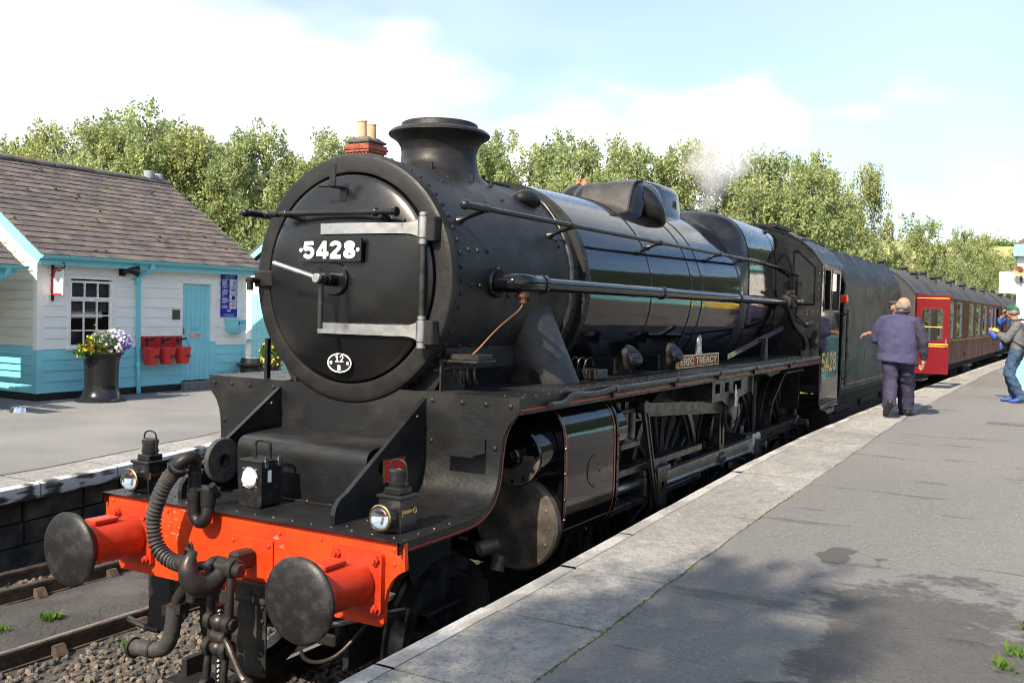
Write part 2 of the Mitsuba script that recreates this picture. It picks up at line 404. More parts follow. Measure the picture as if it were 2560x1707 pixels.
# ================================================================ setting
def edge_x(y):
    return np.interp(y, [-30, -6, -1.2, -.5, 1.2, 2.73, 4.84, 7.38, 8.53, 12.75, 15.74, 21.76, 34, 60], [2.3, 1.80, 1.71, 1.69, 1.623, 1.555, 1.435, 1.392, 1.397, 1.443, 1.527, 1.679, 2.113, 3.6])
def slab_x(y):
    return np.interp(y, [-30, -6, -.17, .37, 1.26, 3.05, 4.5, 6.8, 10.2, 12.7, 16.4, 27.8, 60], [2.95, 2.44, 2.334, 2.309, 2.255, 2.232, 2.21, 2.18, 2.122, 2.106, 2.175, 2.40, 4.2])
yy = np.linspace(-30, 60, 181)
PZ = 1.12
from scipy.ndimage import gaussian_filter1d
EX = gaussian_filter1d(edge_x(yy), 2.5, mode='nearest'); SX = gaussian_filter1d(slab_x(yy), 2.5, mode='nearest')
ex = lambda y: np.interp(y, yy, EX)
sx = lambda y: np.interp(y, yy, SX)

add('ground', grid(np.stack([*np.meshgrid(np.linspace(-900, 900, 3), np.linspace(-600, 1500, 3), indexing='ij'), np.full((3, 3), -.36)], -1)), 'earth', kind='structure')
# ash-covered track bed, gently uneven
gx, gy = np.meshgrid(np.linspace(-4.9, 1.6, 90), np.linspace(-3, 9, 150), indexing='ij')
def bed_z(x, y):
    z = -.16 + .05 * meshkit.fbm(np.stack([x * 2.2, y * 2.2, 0 * x], -1), 4, 5)
    z = z + .055 * np.exp(-((x + 3.18) / .5) ** 2)
    z = z - .05 * np.exp(-((x + 1.5) / .6) ** 2)
    z = z + .04 * np.exp(-((x + 4.7) / .25) ** 2)
    return z
add('track_bed', grid(np.stack([gx, gy, bed_z(gx, gy)], -1)), 'ash', kind='structure', smooth=True)
add('track_bed', cat(box(-4.9, 1.7, 9, 62, -.3, -.15), box(-4.9, 1.7, -30, -3, -.3, -.15)), 'ash', kind='structure')

# --- right platform
inner = np.stack([sx(yy) + .0, yy, 0 * yy + PZ], 1)
jit = .014 * (meshkit.fbm(np.stack([yy * 3, 0 * yy, 0 * yy], 1), 3, 2) - .5) * 2
ya = np.linspace(-30, 60, 721)
ji = .022 * (meshkit.fbm(np.stack([ya * 6, 0 * ya, 0 * ya], 1), 4, 2) - .5) * 2
A = np.stack([sx(ya) + ji + .004, ya, 0 * ya + PZ], 1)
pl = add('platform', cat(sheet(A, np.stack([0 * ya + 22, ya, 0 * ya + PZ], 1)), sheet(A, A - [0, 0, .05])), 'asphalt', kind='structure')
wl = np.stack([ex(yy) + .16, yy, 0 * yy + PZ - .12], 1)
add('retaining_wall', sheet(wl, wl - [0, 0, 1.5]), 'wall_stone', pl)
y = -7.3; i = 0; r_ = random.Random(3)
while y < 44:
    L = r_.uniform(.86, .98) if y < 20 else 1.9
    q = np.linspace(y + .009, y + L - .009, 7)
    e, s = ex(q), sx(q) + np.interp(q, ya, ji) - .003
    dz = r_.uniform(-.004, .004); dz2 = r_.uniform(-.003, .003)
    top = np.concatenate([np.stack([e + .11, q, 0 * q + PZ + dz], 1)[None], np.stack([s, q, 0 * q + PZ + dz2], 1)[None]])
    sec = np.concatenate([top[:1] - [0, 0, .06], top, top[1:] - [0, 0, .06]])
    add('edge_slab', cat(grid(sec), sheet(sec[:, 0], sec[:, 0] - [0, 0, .05]), sheet(sec[:, -1], sec[:, -1] - [0, 0, .05])), 'slab', pl, smooth=False)
    n0 = np.stack([e + .108, q, 0 * q + PZ + dz + .002], 1); n1 = np.stack([e + .018, q, 0 * q + PZ + dz + .002], 1)
    n2 = np.stack([e, q, 0 * q + PZ + dz - .014], 1); n3 = n2 - [0, 0, .12]; n4 = n3 + [.16, 0, 0]
    add('edge_nosing', grid(np.stack([n0, n1, n2, n3, n4])), 'nosing', pl, smooth=50)
    y += L; i += 1
# moss tufts along the joint between slabs and asphalt
tuft = []
for k in range(120):
    yv = r_.choice([r_.gauss(1.0, .25), r_.gauss(3.3, .5), r_.gauss(-.2, .4), r_.uniform(-1, 7)])
    c = (float(sx(yv)) + r_.uniform(-.006, .012), yv, PZ - .002)
    a = r_.uniform(0, 6.28); h = r_.uniform(.004, .011)
    tuft.append(hull([(c[0] + .012 * math.cos(a + t) * r_.uniform(.5, 1.1), c[1] + .022 * math.sin(a + t), c[2]) for t in (0, 1.3, 2.5, 3.8, 5)] + [(c[0], c[1], c[2] + h)]))
add('joint_moss', cat(tuft), 'moss', pl, kind='stuff')
# drain cover let into the asphalt
dk = thing('drain_cover', 'grey metal drain cover let into the asphalt near the man in the green cap', 'drain cover')
add('frame', box(3.16, 3.80, 10.72, 11.12, PZ - .02, PZ + .005), 'drain_iron', dk)
for j in range(9):
    add('slat', box(3.19 + j * .066, 3.235 + j * .066, 10.76, 11.08, PZ + .0055, PZ + .012), 'drain_iron', dk)

# --- left platform
ly = np.array([-30, -8, -1, .6, 1.42, 2.08, 2.76, 3.49, 4.35, 6, 9, 14, 40.])
lx = np.array([-4.40, -4.38, -4.38, -4.40, -4.475, -4.6, -4.735, -4.9, -5.13, -5.55, -6.2, -7.0, -9.0])
LZ = .74
lye = np.linspace(-30, 40, 281); lxe = gaussian_filter1d(np.interp(lye, ly, lx), 2, mode='nearest')
lex = lambda y: np.interp(y, lye, lxe)
yl = np.linspace(-30, 40, 561)
jl = .05 * (meshkit.fbm(np.stack([yl * 1.6, 0 * yl, 0 * yl], 1), 4, 12) - .5) * 2
A = np.stack([lex(yl) - .62 + jl, yl, 0 * yl + LZ + .004], 1)
lp = add('far_platform', sheet(A, np.stack([0 * yl - 40, yl, 0 * yl + LZ + .004], 1)), 'asphalt_far', kind='structure')
y = -6.0
while y < 14:
    L = r_.uniform(1.0, 1.3); q = np.linspace(y + .006, y + L - .006, 6); e = lex(q)
    add('edge_slab', cat(grid(np.stack([np.stack([e - .9, q, 0 * q + LZ - .004], 1), np.stack([e - .1, q, 0 * q + LZ - .002], 1)]))), 'slab', lp)
    dz = r_.uniform(-.008, .006)
    n = [np.stack([e - a, q, 0 * q + LZ + dz + b], 1) for a, b in ((.105, 0), (.03, .0), (.006, -.012), (0, -.04), (.004, -.13), (.02, -.15), (.2, -.15))]
    add('edge_nosing', grid(np.stack(n)), 'nosing_worn', lp, smooth=40)
    y += L
q = np.linspace(-30, 40, 71)
add('retaining_wall', sheet(np.stack([lex(q) - .19, q, 0 * q + LZ - .14], 1), np.stack([lex(q) - .19, q, 0 * q - .4], 1)), 'wall_stone', lp)
for row in range(3):
    y = -1.5 + .3 * (row % 2)
    z1 = LZ - .155 - row * .235
    while y < 6.5:
        L = r_.uniform(.45, .8); y0, y1 = y + .008, y + L - .008
        d = r_.uniform(.03, .055)
        p = [(float(lex(v)) - .19 + (d if f else -.05) - (0 if f else 0), v + (.012 if f and k == 0 else -.012 if f else 0), z) for k, v in enumerate((y0, y1)) for z in (z1 - .012, z1 - .222) for f in (0, 1)]
        add('wall_block', hull(p), 'wall_stone', lp)
        y += L

# --- rails
def rail(x, y0, y1, name='rail', lbl=None):
    k = thing(name, lbl, 'rail')
    add('web', cat(box(x - .03, x + .03, y0, y1, -.045, -.004, .006), box(x - .012, x + .012, y0, y1, -.12, -.045), box(x - .06, x + .06, y0, y1, -.16, -.12)), 'rail_side', k, smooth=False)
    add('running_surface', box(x - .022, x + .022, y0, y1, -.006, .0), 'rail_top', k)
    return k
R1 = rail(-2.47, -6, 40, lbl='rusty rail of the empty siding nearer to the locomotive')
R2 = rail(-3.88, -6, 40, lbl='rail of the empty siding beside the far platform, the middle of three rails')
R3 = rail(-4.36, -6, 40, 'check_rail', 'check rail right under the far platform wall, leftmost rail in view')
rail(-.7175, -6, 60, lbl='rail under the left wheels of the locomotive')
rail(.7175, -6, 60, lbl='rail under the right wheels of the locomotive, by the platform wall')
def chair(x, y, k):
    return add('chair', cat(box(x - .12, x + .12, y - .05, y + .05, -.17, -.12, .008), hull([(x + s * a, y + b, z) for s in (1,) for a, z in ((.035, -.05), (.07, -.05), (.12, -.12), (.035, -.12)) for b in (-.045, .045)]),
        hull([(x - a, y + b, z) for a, z in ((.035, -.05), (.07, -.05), (.12, -.12), (.035, -.12)) for b in (-.045, .045)])), 'rail_side', k, smooth=False)
for j in range(12): chair(-2.47, -.95 + .76 * j, R1); chair(-3.88, -.9 + .76 * j, R2)
# sleepers of the loco road, mostly buried
sl = thing('sleeper_row', 'dark timber sleepers half buried in ballast under the locomotive', 'sleepers')
for j in range(14):
    add('sleeper', box(-1.3, 1.25, -2.2 + .76 * j, -1.95 + .76 * j, -.24, -.115, .01), 'sleeper', sl)
# ballast
stone = []
for v in range(6):
    rr = np.random.default_rng(v); s = trimesh.creation.icosphere(1, 1.0); s.vertices *= rr.uniform(.62, 1.1, (len(s.vertices), 1)) * np.array([1, .8, .62]); s = s.convex_hull; stone.append((np.array(s.vertices), np.array(s.faces)))
def rand_rot(n, g):
    q = g.normal(size=(n, 4)); q /= np.linalg.norm(q, axis=1, keepdims=True); w, x, y, z = q.T
    return np.stack([1 - 2 * (y * y + z * z), 2 * (x * y - z * w), 2 * (x * z + y * w), 2 * (x * y + z * w), 1 - 2 * (x * x + z * z), 2 * (y * z - x * w), 2 * (x * z - y * w), 2 * (y * z + x * w), 1 - 2 * (x * x + y * y)], 1).reshape(n, 3, 3)
for m_i in range(3):
    g = np.random.default_rng(40 + m_i); vs, fs, off = [], [], 0
    n = (2600, 2600, 700)[m_i]
    px = np.where(g.random(n) < .8, g.uniform(-2.35, -.1, n), g.uniform(-2.4, 1.3, n)); py = g.uniform(-2.2, 2.6, n) ** 1.0
    far = g.random(n) < .18
    px = np.where(far, g.uniform(-4.62, -3.95, n), px); py = np.where(far, g.uniform(.2, 4, n), py)
    dens = meshkit.fbm(np.stack([px * 1.5, py * 1.5, 0 * px], 1), 3, 8)
    keep = (dens > .40) | far
    px, py = px[keep], py[keep]; R = rand_rot(len(px), g); sz = g.uniform(.016, .036, len(px))
    pz = bed_z(px, py) + sz * .35
    for i in range(len(px)):
        v, f = stone[i % 6]; vs.append(v @ R[i].T * sz[i] + [px[i], py[i], pz[i]]); fs.append(f + off); off += len(v)
    add('ballast', (np.vstack(vs), np.vstack(fs)), 'ballast_%d' % m_i, smooth=False, label=('brown broken stone ballast beside the locomotive', 'dark grey broken stone ballast beside the rails', 'pale scattered ballast stones beside the locomotive')[m_i], cat_='ballast', kind='stuff')
# weeds between the rails
def weed(x, y, n, s, seed, zb=None):
    g = random.Random(seed); q = []
    z = float(bed_z(np.array(x), np.array(y))) - .005 if zb is None else zb
    for k in range(n):
        a, t, L = g.uniform(0, 6.28), g.uniform(.2, 1.1), g.uniform(.5, 1) * s
        d = np.array([math.cos(a) * math.sin(t), math.sin(a) * math.sin(t), math.cos(t)]); c = np.array([x, y, z]) + np.array([g.uniform(-1, 1), g.uniform(-1, 1), 0]) * s * .8
        w = np.cross(d, [0, 0, 1]); w = w / (np.linalg.norm(w) + 1e-6) * L * .16
        q.append(np.array([c, c + d * L * .55 + w, c + d * L, c + d * L * .55 - w]))
    V_ = np.vstack(q); i = np.arange(len(q)) * 4
    return trimesh.Trimesh(V_, np.vstack([np.stack([i, i + 1, i + 2], 1), np.stack([i, i + 2, i + 3], 1)]), process=False)
for (x, y, n, s, l) in [(-2.62, .95, 60, .09, 'small green weed between the siding rails, rightmost of three'), (-3.05, .95, 90, .08, 'low yellow-green weed in the ash, middle of three'), (-3.1, .55, 50, .07, 'tiny green weed in the ash, nearest to the left frame edge'),
                        (-2.2, 1.0, 70, .06, 'bright green weed beside the near siding rail, close to the black step plate'), (-2.35, -.1, 30, .05, 'tiny weed beside the near siding rail, lowest in view')]:
    add('weed', weed(x, y, n, s, int(x * 100)), 'leaf_bright', label=l, cat_='weed')
for i, (x, y) in enumerate([(3.97, 1.05), (3.93, .62), (3.90, .40)]): add('weed', weed(x, y, 34, .055, 900 + i, PZ), 'leaf_bright', label=('farthest', 'middle', 'nearest')[i] + ' of three green weeds on the right platform at the right frame edge', cat_='weed')
# ================================================================ locomotive
BC = 2.718
def ring_pts(R, y, th): return [(R * math.cos(t), y, BC + R * math.sin(t)) for t in th]
def radial(th): return [(math.cos(t), 0, math.sin(t)) for t in th]
LO = thing('steam_locomotive', 'black steam locomotive with orange-red buffer beam and number 5428 on its round smokebox door', 'steam locomotive')

# --- buffer beam and front platform
half = [(0, 1.33), (1.15, 1.33), (1.16, 1.19), (1.115, 1.165), (1.075, 1.125), (1.045, 1.07), (1.032, 1.0), (1.028, .895), (1.01, .872), (0, .872)]
beam = Polygon(half + [(-x, z) for x, z in half[::-1]])
bm = add('buffer_beam', extr(beam, 0, .03, 'xz'), 'beam_red', LO, smooth=False, label='orange-red buffer beam')
rv = [(s * x, 0, z) for s in (-1, 1) for x, z in ((1.09, 1.29), (1.09, 1.215), (.30, 1.27), (.30, .95), (.60, 1.28))]
add('rivet', dome_rivets(rv, (0, -1, 0), .016), 'beam_red', bm, kind='stuff')
prof = [(.95, 2.02), (.95, 1.86), (.95, 1.70), (.947, 1.60), (.935, 1.53), (.905, 1.46), (.86, 1.41), (.80, 1.375), (.72, 1.352), (.62, 1.342), (.45, 1.338), (.2, 1.338), (-.035, 1.338)]
def halfw(z): return float(np.interp(z, [1.338, 1.62, 1.74, 1.80, 1.85, 1.89, 1.93, 2.03], [1.15, 1.152, 1.165, 1.18, 1.205, 1.24, 1.278, 1.28]))
pr = spline(prof, 60); pr = np.vstack([[(.95, 2.02)], pr[(pr[:, 1] < 2.015)]])
Lh = np.array([(-halfw(z), y, z) for y, z in pr]); Rh = Lh * [-1, 1, 1]
off = np.array([(0, .012, -.012)])
add('front_plate', cat(sheet(Lh, Rh), sheet(Rh + off, Lh + off), sheet(Rh, Rh + off), sheet(Lh + off, Lh), sheet(np.array([Lh[-1], Rh[-1]]), np.array([Lh[-1], Rh[-1]]) + off)), 'deck_black', LO, smooth=30)
rv = [(s * x, .949, z) for s in (-1, 1) for x, z in ((1.22, 1.97), (1.05, 1.97), (.88, 1.97), (.66, 1.97), (1.12, 1.71), (.66, 1.72), (.66, 1.53), (1.08, 1.52))]
add('front_plate_rivet', dome_rivets(rv, (0, -1, 0), .018), 'deck_black', LO, kind='stuff')
rv = [(x, y, 1.338) for x in np.arange(-1.05, 1.1, .14) for y in (.05,)] + [(s * x, y, 1.338) for s in (-1, 1) for x, y in ((1.1, .2), (1.1, .35), (1.1, .5), (.75, .45), (.85, .45), (.95, .45), (.8, .52), (.9, .52), (1.0, .52), (.68, .12), (.68, .3))]
add('deck_rivet', dome_rivets(rv, (0, 0, 1), .013), 'deck_black', LO, kind='stuff')
add('deck_slot', box(.74, .93, .33, .345, 1.339, 1.341), 'frame_black', LO)
for s in (-1, 1):   # valance hanging under the curved plate, with its red line
    o = [(y, z) for y, z in pr if z < 1.9]; P = np.array(o)
    t = np.gradient(P, axis=0); t /= np.linalg.norm(t, axis=1, keepdims=True); nn = np.stack([-t[:, 1], t[:, 0]], 1)
    lo = P + nn * .062
    X = np.array([halfw(z) - .006 for z in P[:, 1]]) * s
    a3 = np.stack([X, P[:, 0] + 0 * X, P[:, 1] - .003], 1); b3 = np.stack([X, lo[:, 0], lo[:, 1]], 1)
    add('valance', cat(sheet(a3, b3), sheet(b3 - [s * .012, 0, 0], a3 - [s * .012, 0, 0]), sheet(b3, b3 - [s * .012, 0, 0])), 'black_paint', LO)
    c3 = a3 + (b3 - a3) * .66 + [s * .003, 0, 0]; d3 = a3 + (b3 - a3) * .80 + [s * .003, 0, 0]
    add('lining', sheet(c3, d3), 'lining_red', LO)
    # running plate
    x0, x1 = sorted((s * .56, s * 1.28))
    rp = add('running_plate', cat(box(x0, x1, .95, 9.12, 2.005, 2.02), box(*sorted((s * 1.266, s * 1.279)), .952, 9.1, 1.92, 2.006)), 'deck_black', LO, smooth=False)
    add('lining', box(*sorted((s * 1.2795, s * 1.2815)), .97, 9.08, 1.943, 1.953), 'lining_red', rp)
    rv = [(s * x, y, 2.02) for x in (1.245, 1.12) for y in np.arange(1.05, 9.0, .17)] + [(s * .75, y, 2.02) for y in np.arange(3.2, 9, .4)] + [(s * 1.18, y, 2.02) for y in np.arange(1.2, 9, .53)]
    add('rivet', dome_rivets(rv, (0, 0, 1), .011), 'deck_black', rp, kind='stuff')
    # front frame plate with sloping top
    g = Polygon([(.09, 1.34), (1.15, 1.34), (1.15, 2.022), (1.03, 2.025), (.97, 1.995), (.20, 1.50), (.135, 1.47), (.10, 1.43), (.09, 1.39)])
    if s > 0: g = g.difference(Point(.52, 1.60).buffer(.045))
    fp = add('frame_plate', extr(g, s * .60 - .015, s * .60 + .015, 'yz'), 'black_paint', LO, smooth=False)
    rv = [(s * .615 if s > 0 else -.585, y, z) for y, z in ((1.0, 1.95), (1.0, 1.75), (1.0, 1.55), (.86, 1.87))]
    add('rivet', dome_rivets(rv, (1, 0, 0), .016), 'black_paint', fp, kind='stuff')
    # main frames
    fr = Polygon([(.03, .86), (.6, .86), (1.1, 1.05), (3.0, 1.05), (3.6, .62), (10.3, .62), (10.3, 1.9), (1.1, 1.98), (1.1, 1.33), (.03, 1.33)])
    add('main_frame', extr(fr, s * .56 - .015, s * .56 + .015, 'yz'), 'frame_black', LO, smooth=False)
add('ledge_step', cat(box(.80, 1.055, .80, .948, 1.665, 1.677), box(.80, 1.055, .937, .949, 1.67, 1.76)), 'deck_black', LO, smooth=False)
kp = add('works_plate', box(.616, .622, .52, .72, 1.515, 1.64), 'sign_red', LO, label='small red works plate on the right-hand frame plate')
add('rim', cat(box(.616, .624, .515, .525, 1.51, 1.645), box(.616, .624, .715, .725, 1.51, 1.645), box(.616, .624, .52, .72, 1.51, 1.518), box(.616, .624, .52, .72, 1.637, 1.645)), 'brass', kp, smooth=False)
# box between the frames (covers the inside motion)
P = spline([(.50, 1.338), (.485, 1.45), (.48, 1.58), (.485, 1.64), (.505, 1.675), (.54, 1.692), (.60, 1.70), (.8, 1.71), (1.05, 1.715)], 40)
lid = cat(sheet(np.stack([0 * P[:, 0] + .52, P[:, 0], P[:, 1]], 1), np.stack([0 * P[:, 0] - .52, P[:, 0], P[:, 1]], 1)), extr([tuple(p) for p in P] + [(1.05, 1.338)], .519, .52, 'yz'), extr([tuple(p) for p in P] + [(1.05, 1.338)], -.52, -.519, 'yz'))
add('front_casing', lid, 'deck_black', LO, smooth=40)
add('casing_flange', cat(box(-.52, .52, .445, .492, 1.338, 1.352, .003), dome_rivets([(x, .465, 1.352) for x in np.arange(-.45, .5, .18)], (0, 0, 1), .012)), 'deck_black', LO, smooth=False)

# --- buffers
def buffer(x):
    k = add('buffer', cat(lathe([(.118, .0), (.128, .03), (.122, .07), (.122, .30), (.132, .325), (.132, .345), (.10, .35)], (x, -.03, 1.105), (0, -1, 0), 40)), 'buffer_red', LO)
    fl = Polygon([(x + a, 1.105 + b) for a, b in ((-.165, -.165), (.165, -.165), (.165, .165), (-.165, .165))]).buffer(.0); fl = fl.buffer(-.03).buffer(.03)
    add('flange', extr(fl, -.034, -.001, 'xz'), 'buffer_red', k, smooth=30)
    for a in (-.128, .128):
        for b in (-.128, .128): add('bolt', cat(cyl((x + a, -.034, 1.105 + b), (x + a, -.055, 1.105 + b), .026, n=6), cyl((x + a, -.055, 1.105 + b), (x + a, -.07, 1.105 + b), .015, n=10)), 'buffer_red', k, smooth=30)
    add('top_step', cat(box(x - .05, x + .05, -.34, -.17, 1.225, 1.252, .006)), 'buffer_red', k, smooth=False)
    add('shank', cyl((x, -.36, 1.105), (x, -.47, 1.105), .098, n=32), 'rubber', k)
    add('head', lathe([(0, .0), (.1, -.004), (.17, -.014), (.205, -.026), (.217, -.042), (.212, -.062), (.15, -.085), (.10, -.10)], (x, -.515, 1.105), (0, -1, 0), 56), 'buffer_head', k)
buffer(-.868); buffer(.868)

# --- drawhook and couplings
dh = add('draw_hook', tube(spline([(.10, -.01, 1.12), (.10, -.10, 1.115), (.095, -.19, 1.085), (.085, -.27, 1.03), (.07, -.345, 1.015), (.05, -.40, 1.06), (.04, -.415, 1.13), (.045, -.395, 1.185), (.055, -.37, 1.20)], 40), np.interp(np.linspace(0, 1, 40), [0, .3, .5, .65, .8, .93, 1], [.036, .04, .058, .062, .05, .030, .012]), 18), 'steel_rust', LO)
add('hook_pin', cat(cyl((.02, -.20, 1.10), (.20, -.20, 1.10), .045, n=20, b=.006), box(.06, .14, -.16, -.02, 1.06, 1.165, .015)), 'steel_rust', dh)
add('drawhook_plate', cat(box(-.07, .26, -.012, -.001, .98, 1.22, .004), dome_rivets([(a, -.012, b) for a in (-.04, .23) for b in (1.01, 1.19)], (0, -1, 0), .018)), 'beam_red', LO, smooth=30)
def link(x, y, z0, z1, r, ):
    return cat(tube(spline([(x, y, z0), (x, y - .01, z0 - .05), (x, y - .02, (z0 + z1) / 2), (x, y - .02, z1)], 14), np.r_[r * 1.2, np.full(12, r), r * 1.25], 10), cyl((x - .022, y, z0), (x + .022, y, z0), .055, n=20, b=.006), cyl((x - .022, y - .02, z1), (x + .022, y - .02, z1), .05, n=20, b=.006))
sc = add('screw_coupling', cat(link(.03, -.22, 1.09, .80, .024), link(.17, -.22, 1.10, .80, .024), cyl((-.01, -.22, 1.095), (.235, -.22, 1.095), .038, n=20, b=.006), cyl((-.0, -.24, .80), (.21, -.24, .80), .033, n=18, b=.005), ball((.1, -.24, .80), .052),
    ), 'steel_rust', LO, smooth=40)
zs = np.linspace(.90, .48, 60)
add('screw', tube([(.1, -.24, z) for z in zs], .020 + .004 * np.sin(np.arange(60) * 1.6), 12), 'steel_oily', sc)
add('lever', cat(tube(spline([(.13, -.25, .715), (.19, -.27, .70), (.27, -.28, .60), (.33, -.28, .535)], 16), np.linspace(.016, .024, 16), 10), ball((.345, -.28, .515), .04), cyl((.06, -.245, .72), (.16, -.245, .72), .04, n=14, b=.006)), 'steel_rust', sc)
add('shackle', cat(link(.035, -.25, .66, .44, .021), link(.165, -.25, .66, .42, .021), cyl((0, -.25, .66), (.21, -.25, .66), .03, n=16, b=.004), ball((.1, -.25, .66), .045), cyl((.0, -.25, .42), (.2, -.25, .42), .026, n=16, b=.004)), 'steel_rust', sc, smooth=40)
gp = add('guard_plate', cat(box(-.235, .225, -.02, -.005, .44, .885, .003), box(-.02, .235, -.045, -.018, .86, .975, .006)), 'grime', LO, smooth=False)
add('bolt', dome_rivets([(a, -.02, b) for a in (-.205, .2) for b in (.84, .76, .58, .49)] + [(x, -.045, .92) for x in (.0, .13, .2)], (0, -1, 0), .017, .016), 'steel_rust', gp, kind='stuff')
add('life_guard', cat(box(-.28, .1, -.30, -.10, .40, .42, .004), box(-.24, -.2, -.2, -.01, .38, .52, .004)), 'frame_black', LO, smooth=False)

# --- vacuum hose and steam heating pipe
sw = add('vacuum_standpipe', cat(tube(spline([(-.185, -.07, 1.47), (-.185, -.07, 1.36), (-.195, -.08, 1.30), (-.235, -.08, 1.275), (-.275, -.08, 1.30), (-.285, -.08, 1.36), (-.285, -.08, 1.50), (-.28, -.085, 1.585), (-.262, -.10, 1.635), (-.245, -.14, 1.66), (-.262, -.185, 1.645), (-.30, -.2, 1.60)], 60), .036, 16),
    cyl((-.285, -.08, 1.555), (-.285, -.08, 1.575), .05, n=20), cyl((-.285, -.08, 1.40), (-.285, -.08, 1.48), .043, n=20), cyl((-.185, -.07, 1.38), (-.185, -.07, 1.47), .043, n=18), box(-.30, -.15, -.10, -.0, 1.455, 1.475, .004), cyl((-.15, -.08, 1.50), (-.15, -.02, 1.43), .022, n=12)), 'black_soot', LO)
hp = spline([(-.285, -.2, 1.612), (-.335, -.2, 1.56), (-.387, -.205, 1.498), (-.441, -.21, 1.395), (-.474, -.21, 1.294), (-.466, -.21, 1.197), (-.422, -.21, 1.116), (-.324, -.21, 1.068), (-.225, -.215, 1.062)], 300)
add('vacuum_hose', tube(hp, .0405 + .0058 * np.clip(np.sin(np.arange(300) * 2 * np.pi / 10.2) * 1.6, -1, 1), 18), 'rubber', LO)
add('hose_clip', cyl(hp[4], hp[16], .0475, n=20), 'steel_oily', LO)
co = add('hose_coupling', cat(cyl((-.232, -.215, 1.063), (-.18, -.215, 1.07), .052, n=20, b=.006), tube(spline([(-.2, -.215, 1.09), (-.17, -.23, 1.16), (-.14, -.22, 1.13), (-.13, -.21, 1.07), (-.16, -.22, 1.03)], 24), .011, 8), tube(spline([(-.19, -.2, 1.15), (-.165, -.215, 1.195), (-.15, -.21, 1.15)], 10), .008, 8), cyl((-.17, -.215, 1.05), (-.10, -.10, 1.06), .026, n=12),
    tube(spline([(-.2, -.21, 1.02), (-.22, -.22, .97), (-.23, -.21, .92)], 10), .009, 8)), 'steel_rust', LO)
sh = spline([(-.20, -.13, .99), (-.225, -.15, .945), (-.27, -.15, .90), (-.318, -.15, .85), (-.352, -.15, .78), (-.366, -.15, .70), (-.385, -.15, .61), (-.43, -.15, .535), (-.50, -.16, .505), (-.58, -.17, .50), (-.66, -.18, .492)], 50)
sp_ = add('steam_heat_pipe', cat(tube(sh[:17], .035, 14), cyl((-.205, -.13, .87), (-.2, -.13, 1.01), .062, n=14, b=.01), box(-.235, -.165, -.19, -.07, .83, .99, .012), cyl((-.31, -.14, .955), (-.2, -.14, .93), .03, n=12), tube(spline([(-.30, -.14, 1.03), (-.305, -.15, .96), (-.28, -.15, .90)], 10), .012, 8)), 'steel_rust', LO, smooth=40)
add('hose', tube(sh[18:], .047, 16), 'rubber', sp_)
add('flange', cat(hull([(-.352 + a, -.15 + b, .77 + c + a * .2) for a in (-.075, .075) for b in (-.035, .035) for c in (-.028, .028)])), 'steel_rust', sp_, smooth=False)
add('end_collar', cat(cyl((-.655, -.18, .492), (-.675, -.18, .49), .06, n=20), cyl(sh[40], sh[41], .052, n=18)), 'steel_rust', sp_)

# --- guard irons, front steps
lg = add('step_bracket', cat(extr(Polygon([(-1.05, .87), (-.70, .87), (-.70, .56), (-.78, .47), (-.98, .40), (-1.06, .40), (-1.04, .55)]), .24, .262, 'xz')), 'frame_black', LO, smooth=False)
add('chain', cat([lathe([(.012, -.004), (.016, 0), (.012, .004)], (-.82 + .002 * (j % 2), .225, .82 - j * .026), (1, 0, 0) if j % 2 else (0, 1, 0), 10) for j in range(18)]), 'frame_black', LO, kind='stuff')
add('foot_lever', tube(spline([(-1.2, .22, .46), (-1.1, .2, .455), (-1.02, .23, .43), (-.95, .25, .42)], 16), .02, 8), 'steel_rust', LO)
add('step_bracket', cat(extr(Polygon([(.72, .87), (1.02, .87), (1.02, .5), (.72, .5)]), 1.06, 1.075, 'xz'), extr(Polygon([(.5, 1.3), (1.05, 1.3), (1.05, .70), (.72, .70)]), .745, .757, 'yz')), 'frame_black', LO, smooth=False)
add('step_board', box(.66, .90, .62, 1.06, .735, .76, .006), 'deck_black', LO, smooth=False)
add('air_pipe', cat(tube(spline([(.25, .25, .52), (.38, .2, .50), (.52, .22, .55), (.60, .28, .64), (.66, .35, .74)], 30), .012, 8), box(.30, .52, .22, .34, .60, .67, .01), cyl((.5, .28, .66), (.5, .28, .72), .03, n=12)), 'steel_rust', LO)
add('drain_pipe', tube(spline([(.62, .06, .80), (.72, .1, .83), (.85, .15, .87), (.98, .25, .9)], 12), .022, 10), 'steel_oily', LO)
add('sand_pipe', tube(spline([(.80, .55, .80), (.78, .50, .62), (.74, .45, .45), (.73, .42, .25)], 14), .02, 10), 'steel_oily', LO)

# --- smokebox
sb = add('smokebox', cat(lathe([(.803, .975), (.803, 2.735), (.845, 2.737)], (0, 0, BC), (0, 1, 0), 128)), 'black_soot', LO)
th = np.linspace(0, 2 * np.pi, 61)[:-1]
rv = ring_pts(.803, 1.03, th) + ring_pts(.803, 2.66, th[::2]) + ring_pts(.803, 2.56, th[::2] + .05); nr = radial(th) + radial(th[::2]) + radial(th[::2] + .05)
for yv, ta in ((1.14, 14), (1.25, 14), (1.37, 14), (1.14, -2), (1.25, -2), (1.37, -2), (1.5, -6), (1.62, -6), (1.75, -6), (1.9, -7), (1.2, -31), (1.35, -31), (1.55, -33), (1.7, -33), (1.9, -35), (2.1, -35), (1.45, -22), (1.95, 48), (1.3, 55), (1.5, 62), (2.45, 22), (2.45, 26), (2.3, -20), (1.16, -40), (1.3, -40), (1.45, -42), (1.6, -42)):
    rv += ring_pts(.803, yv, [math.radians(ta)]); nr += radial([math.radians(ta)])
add('rivet', dome_rivets(rv, nr, .017, .015), 'black_soot', sb, kind='stuff')
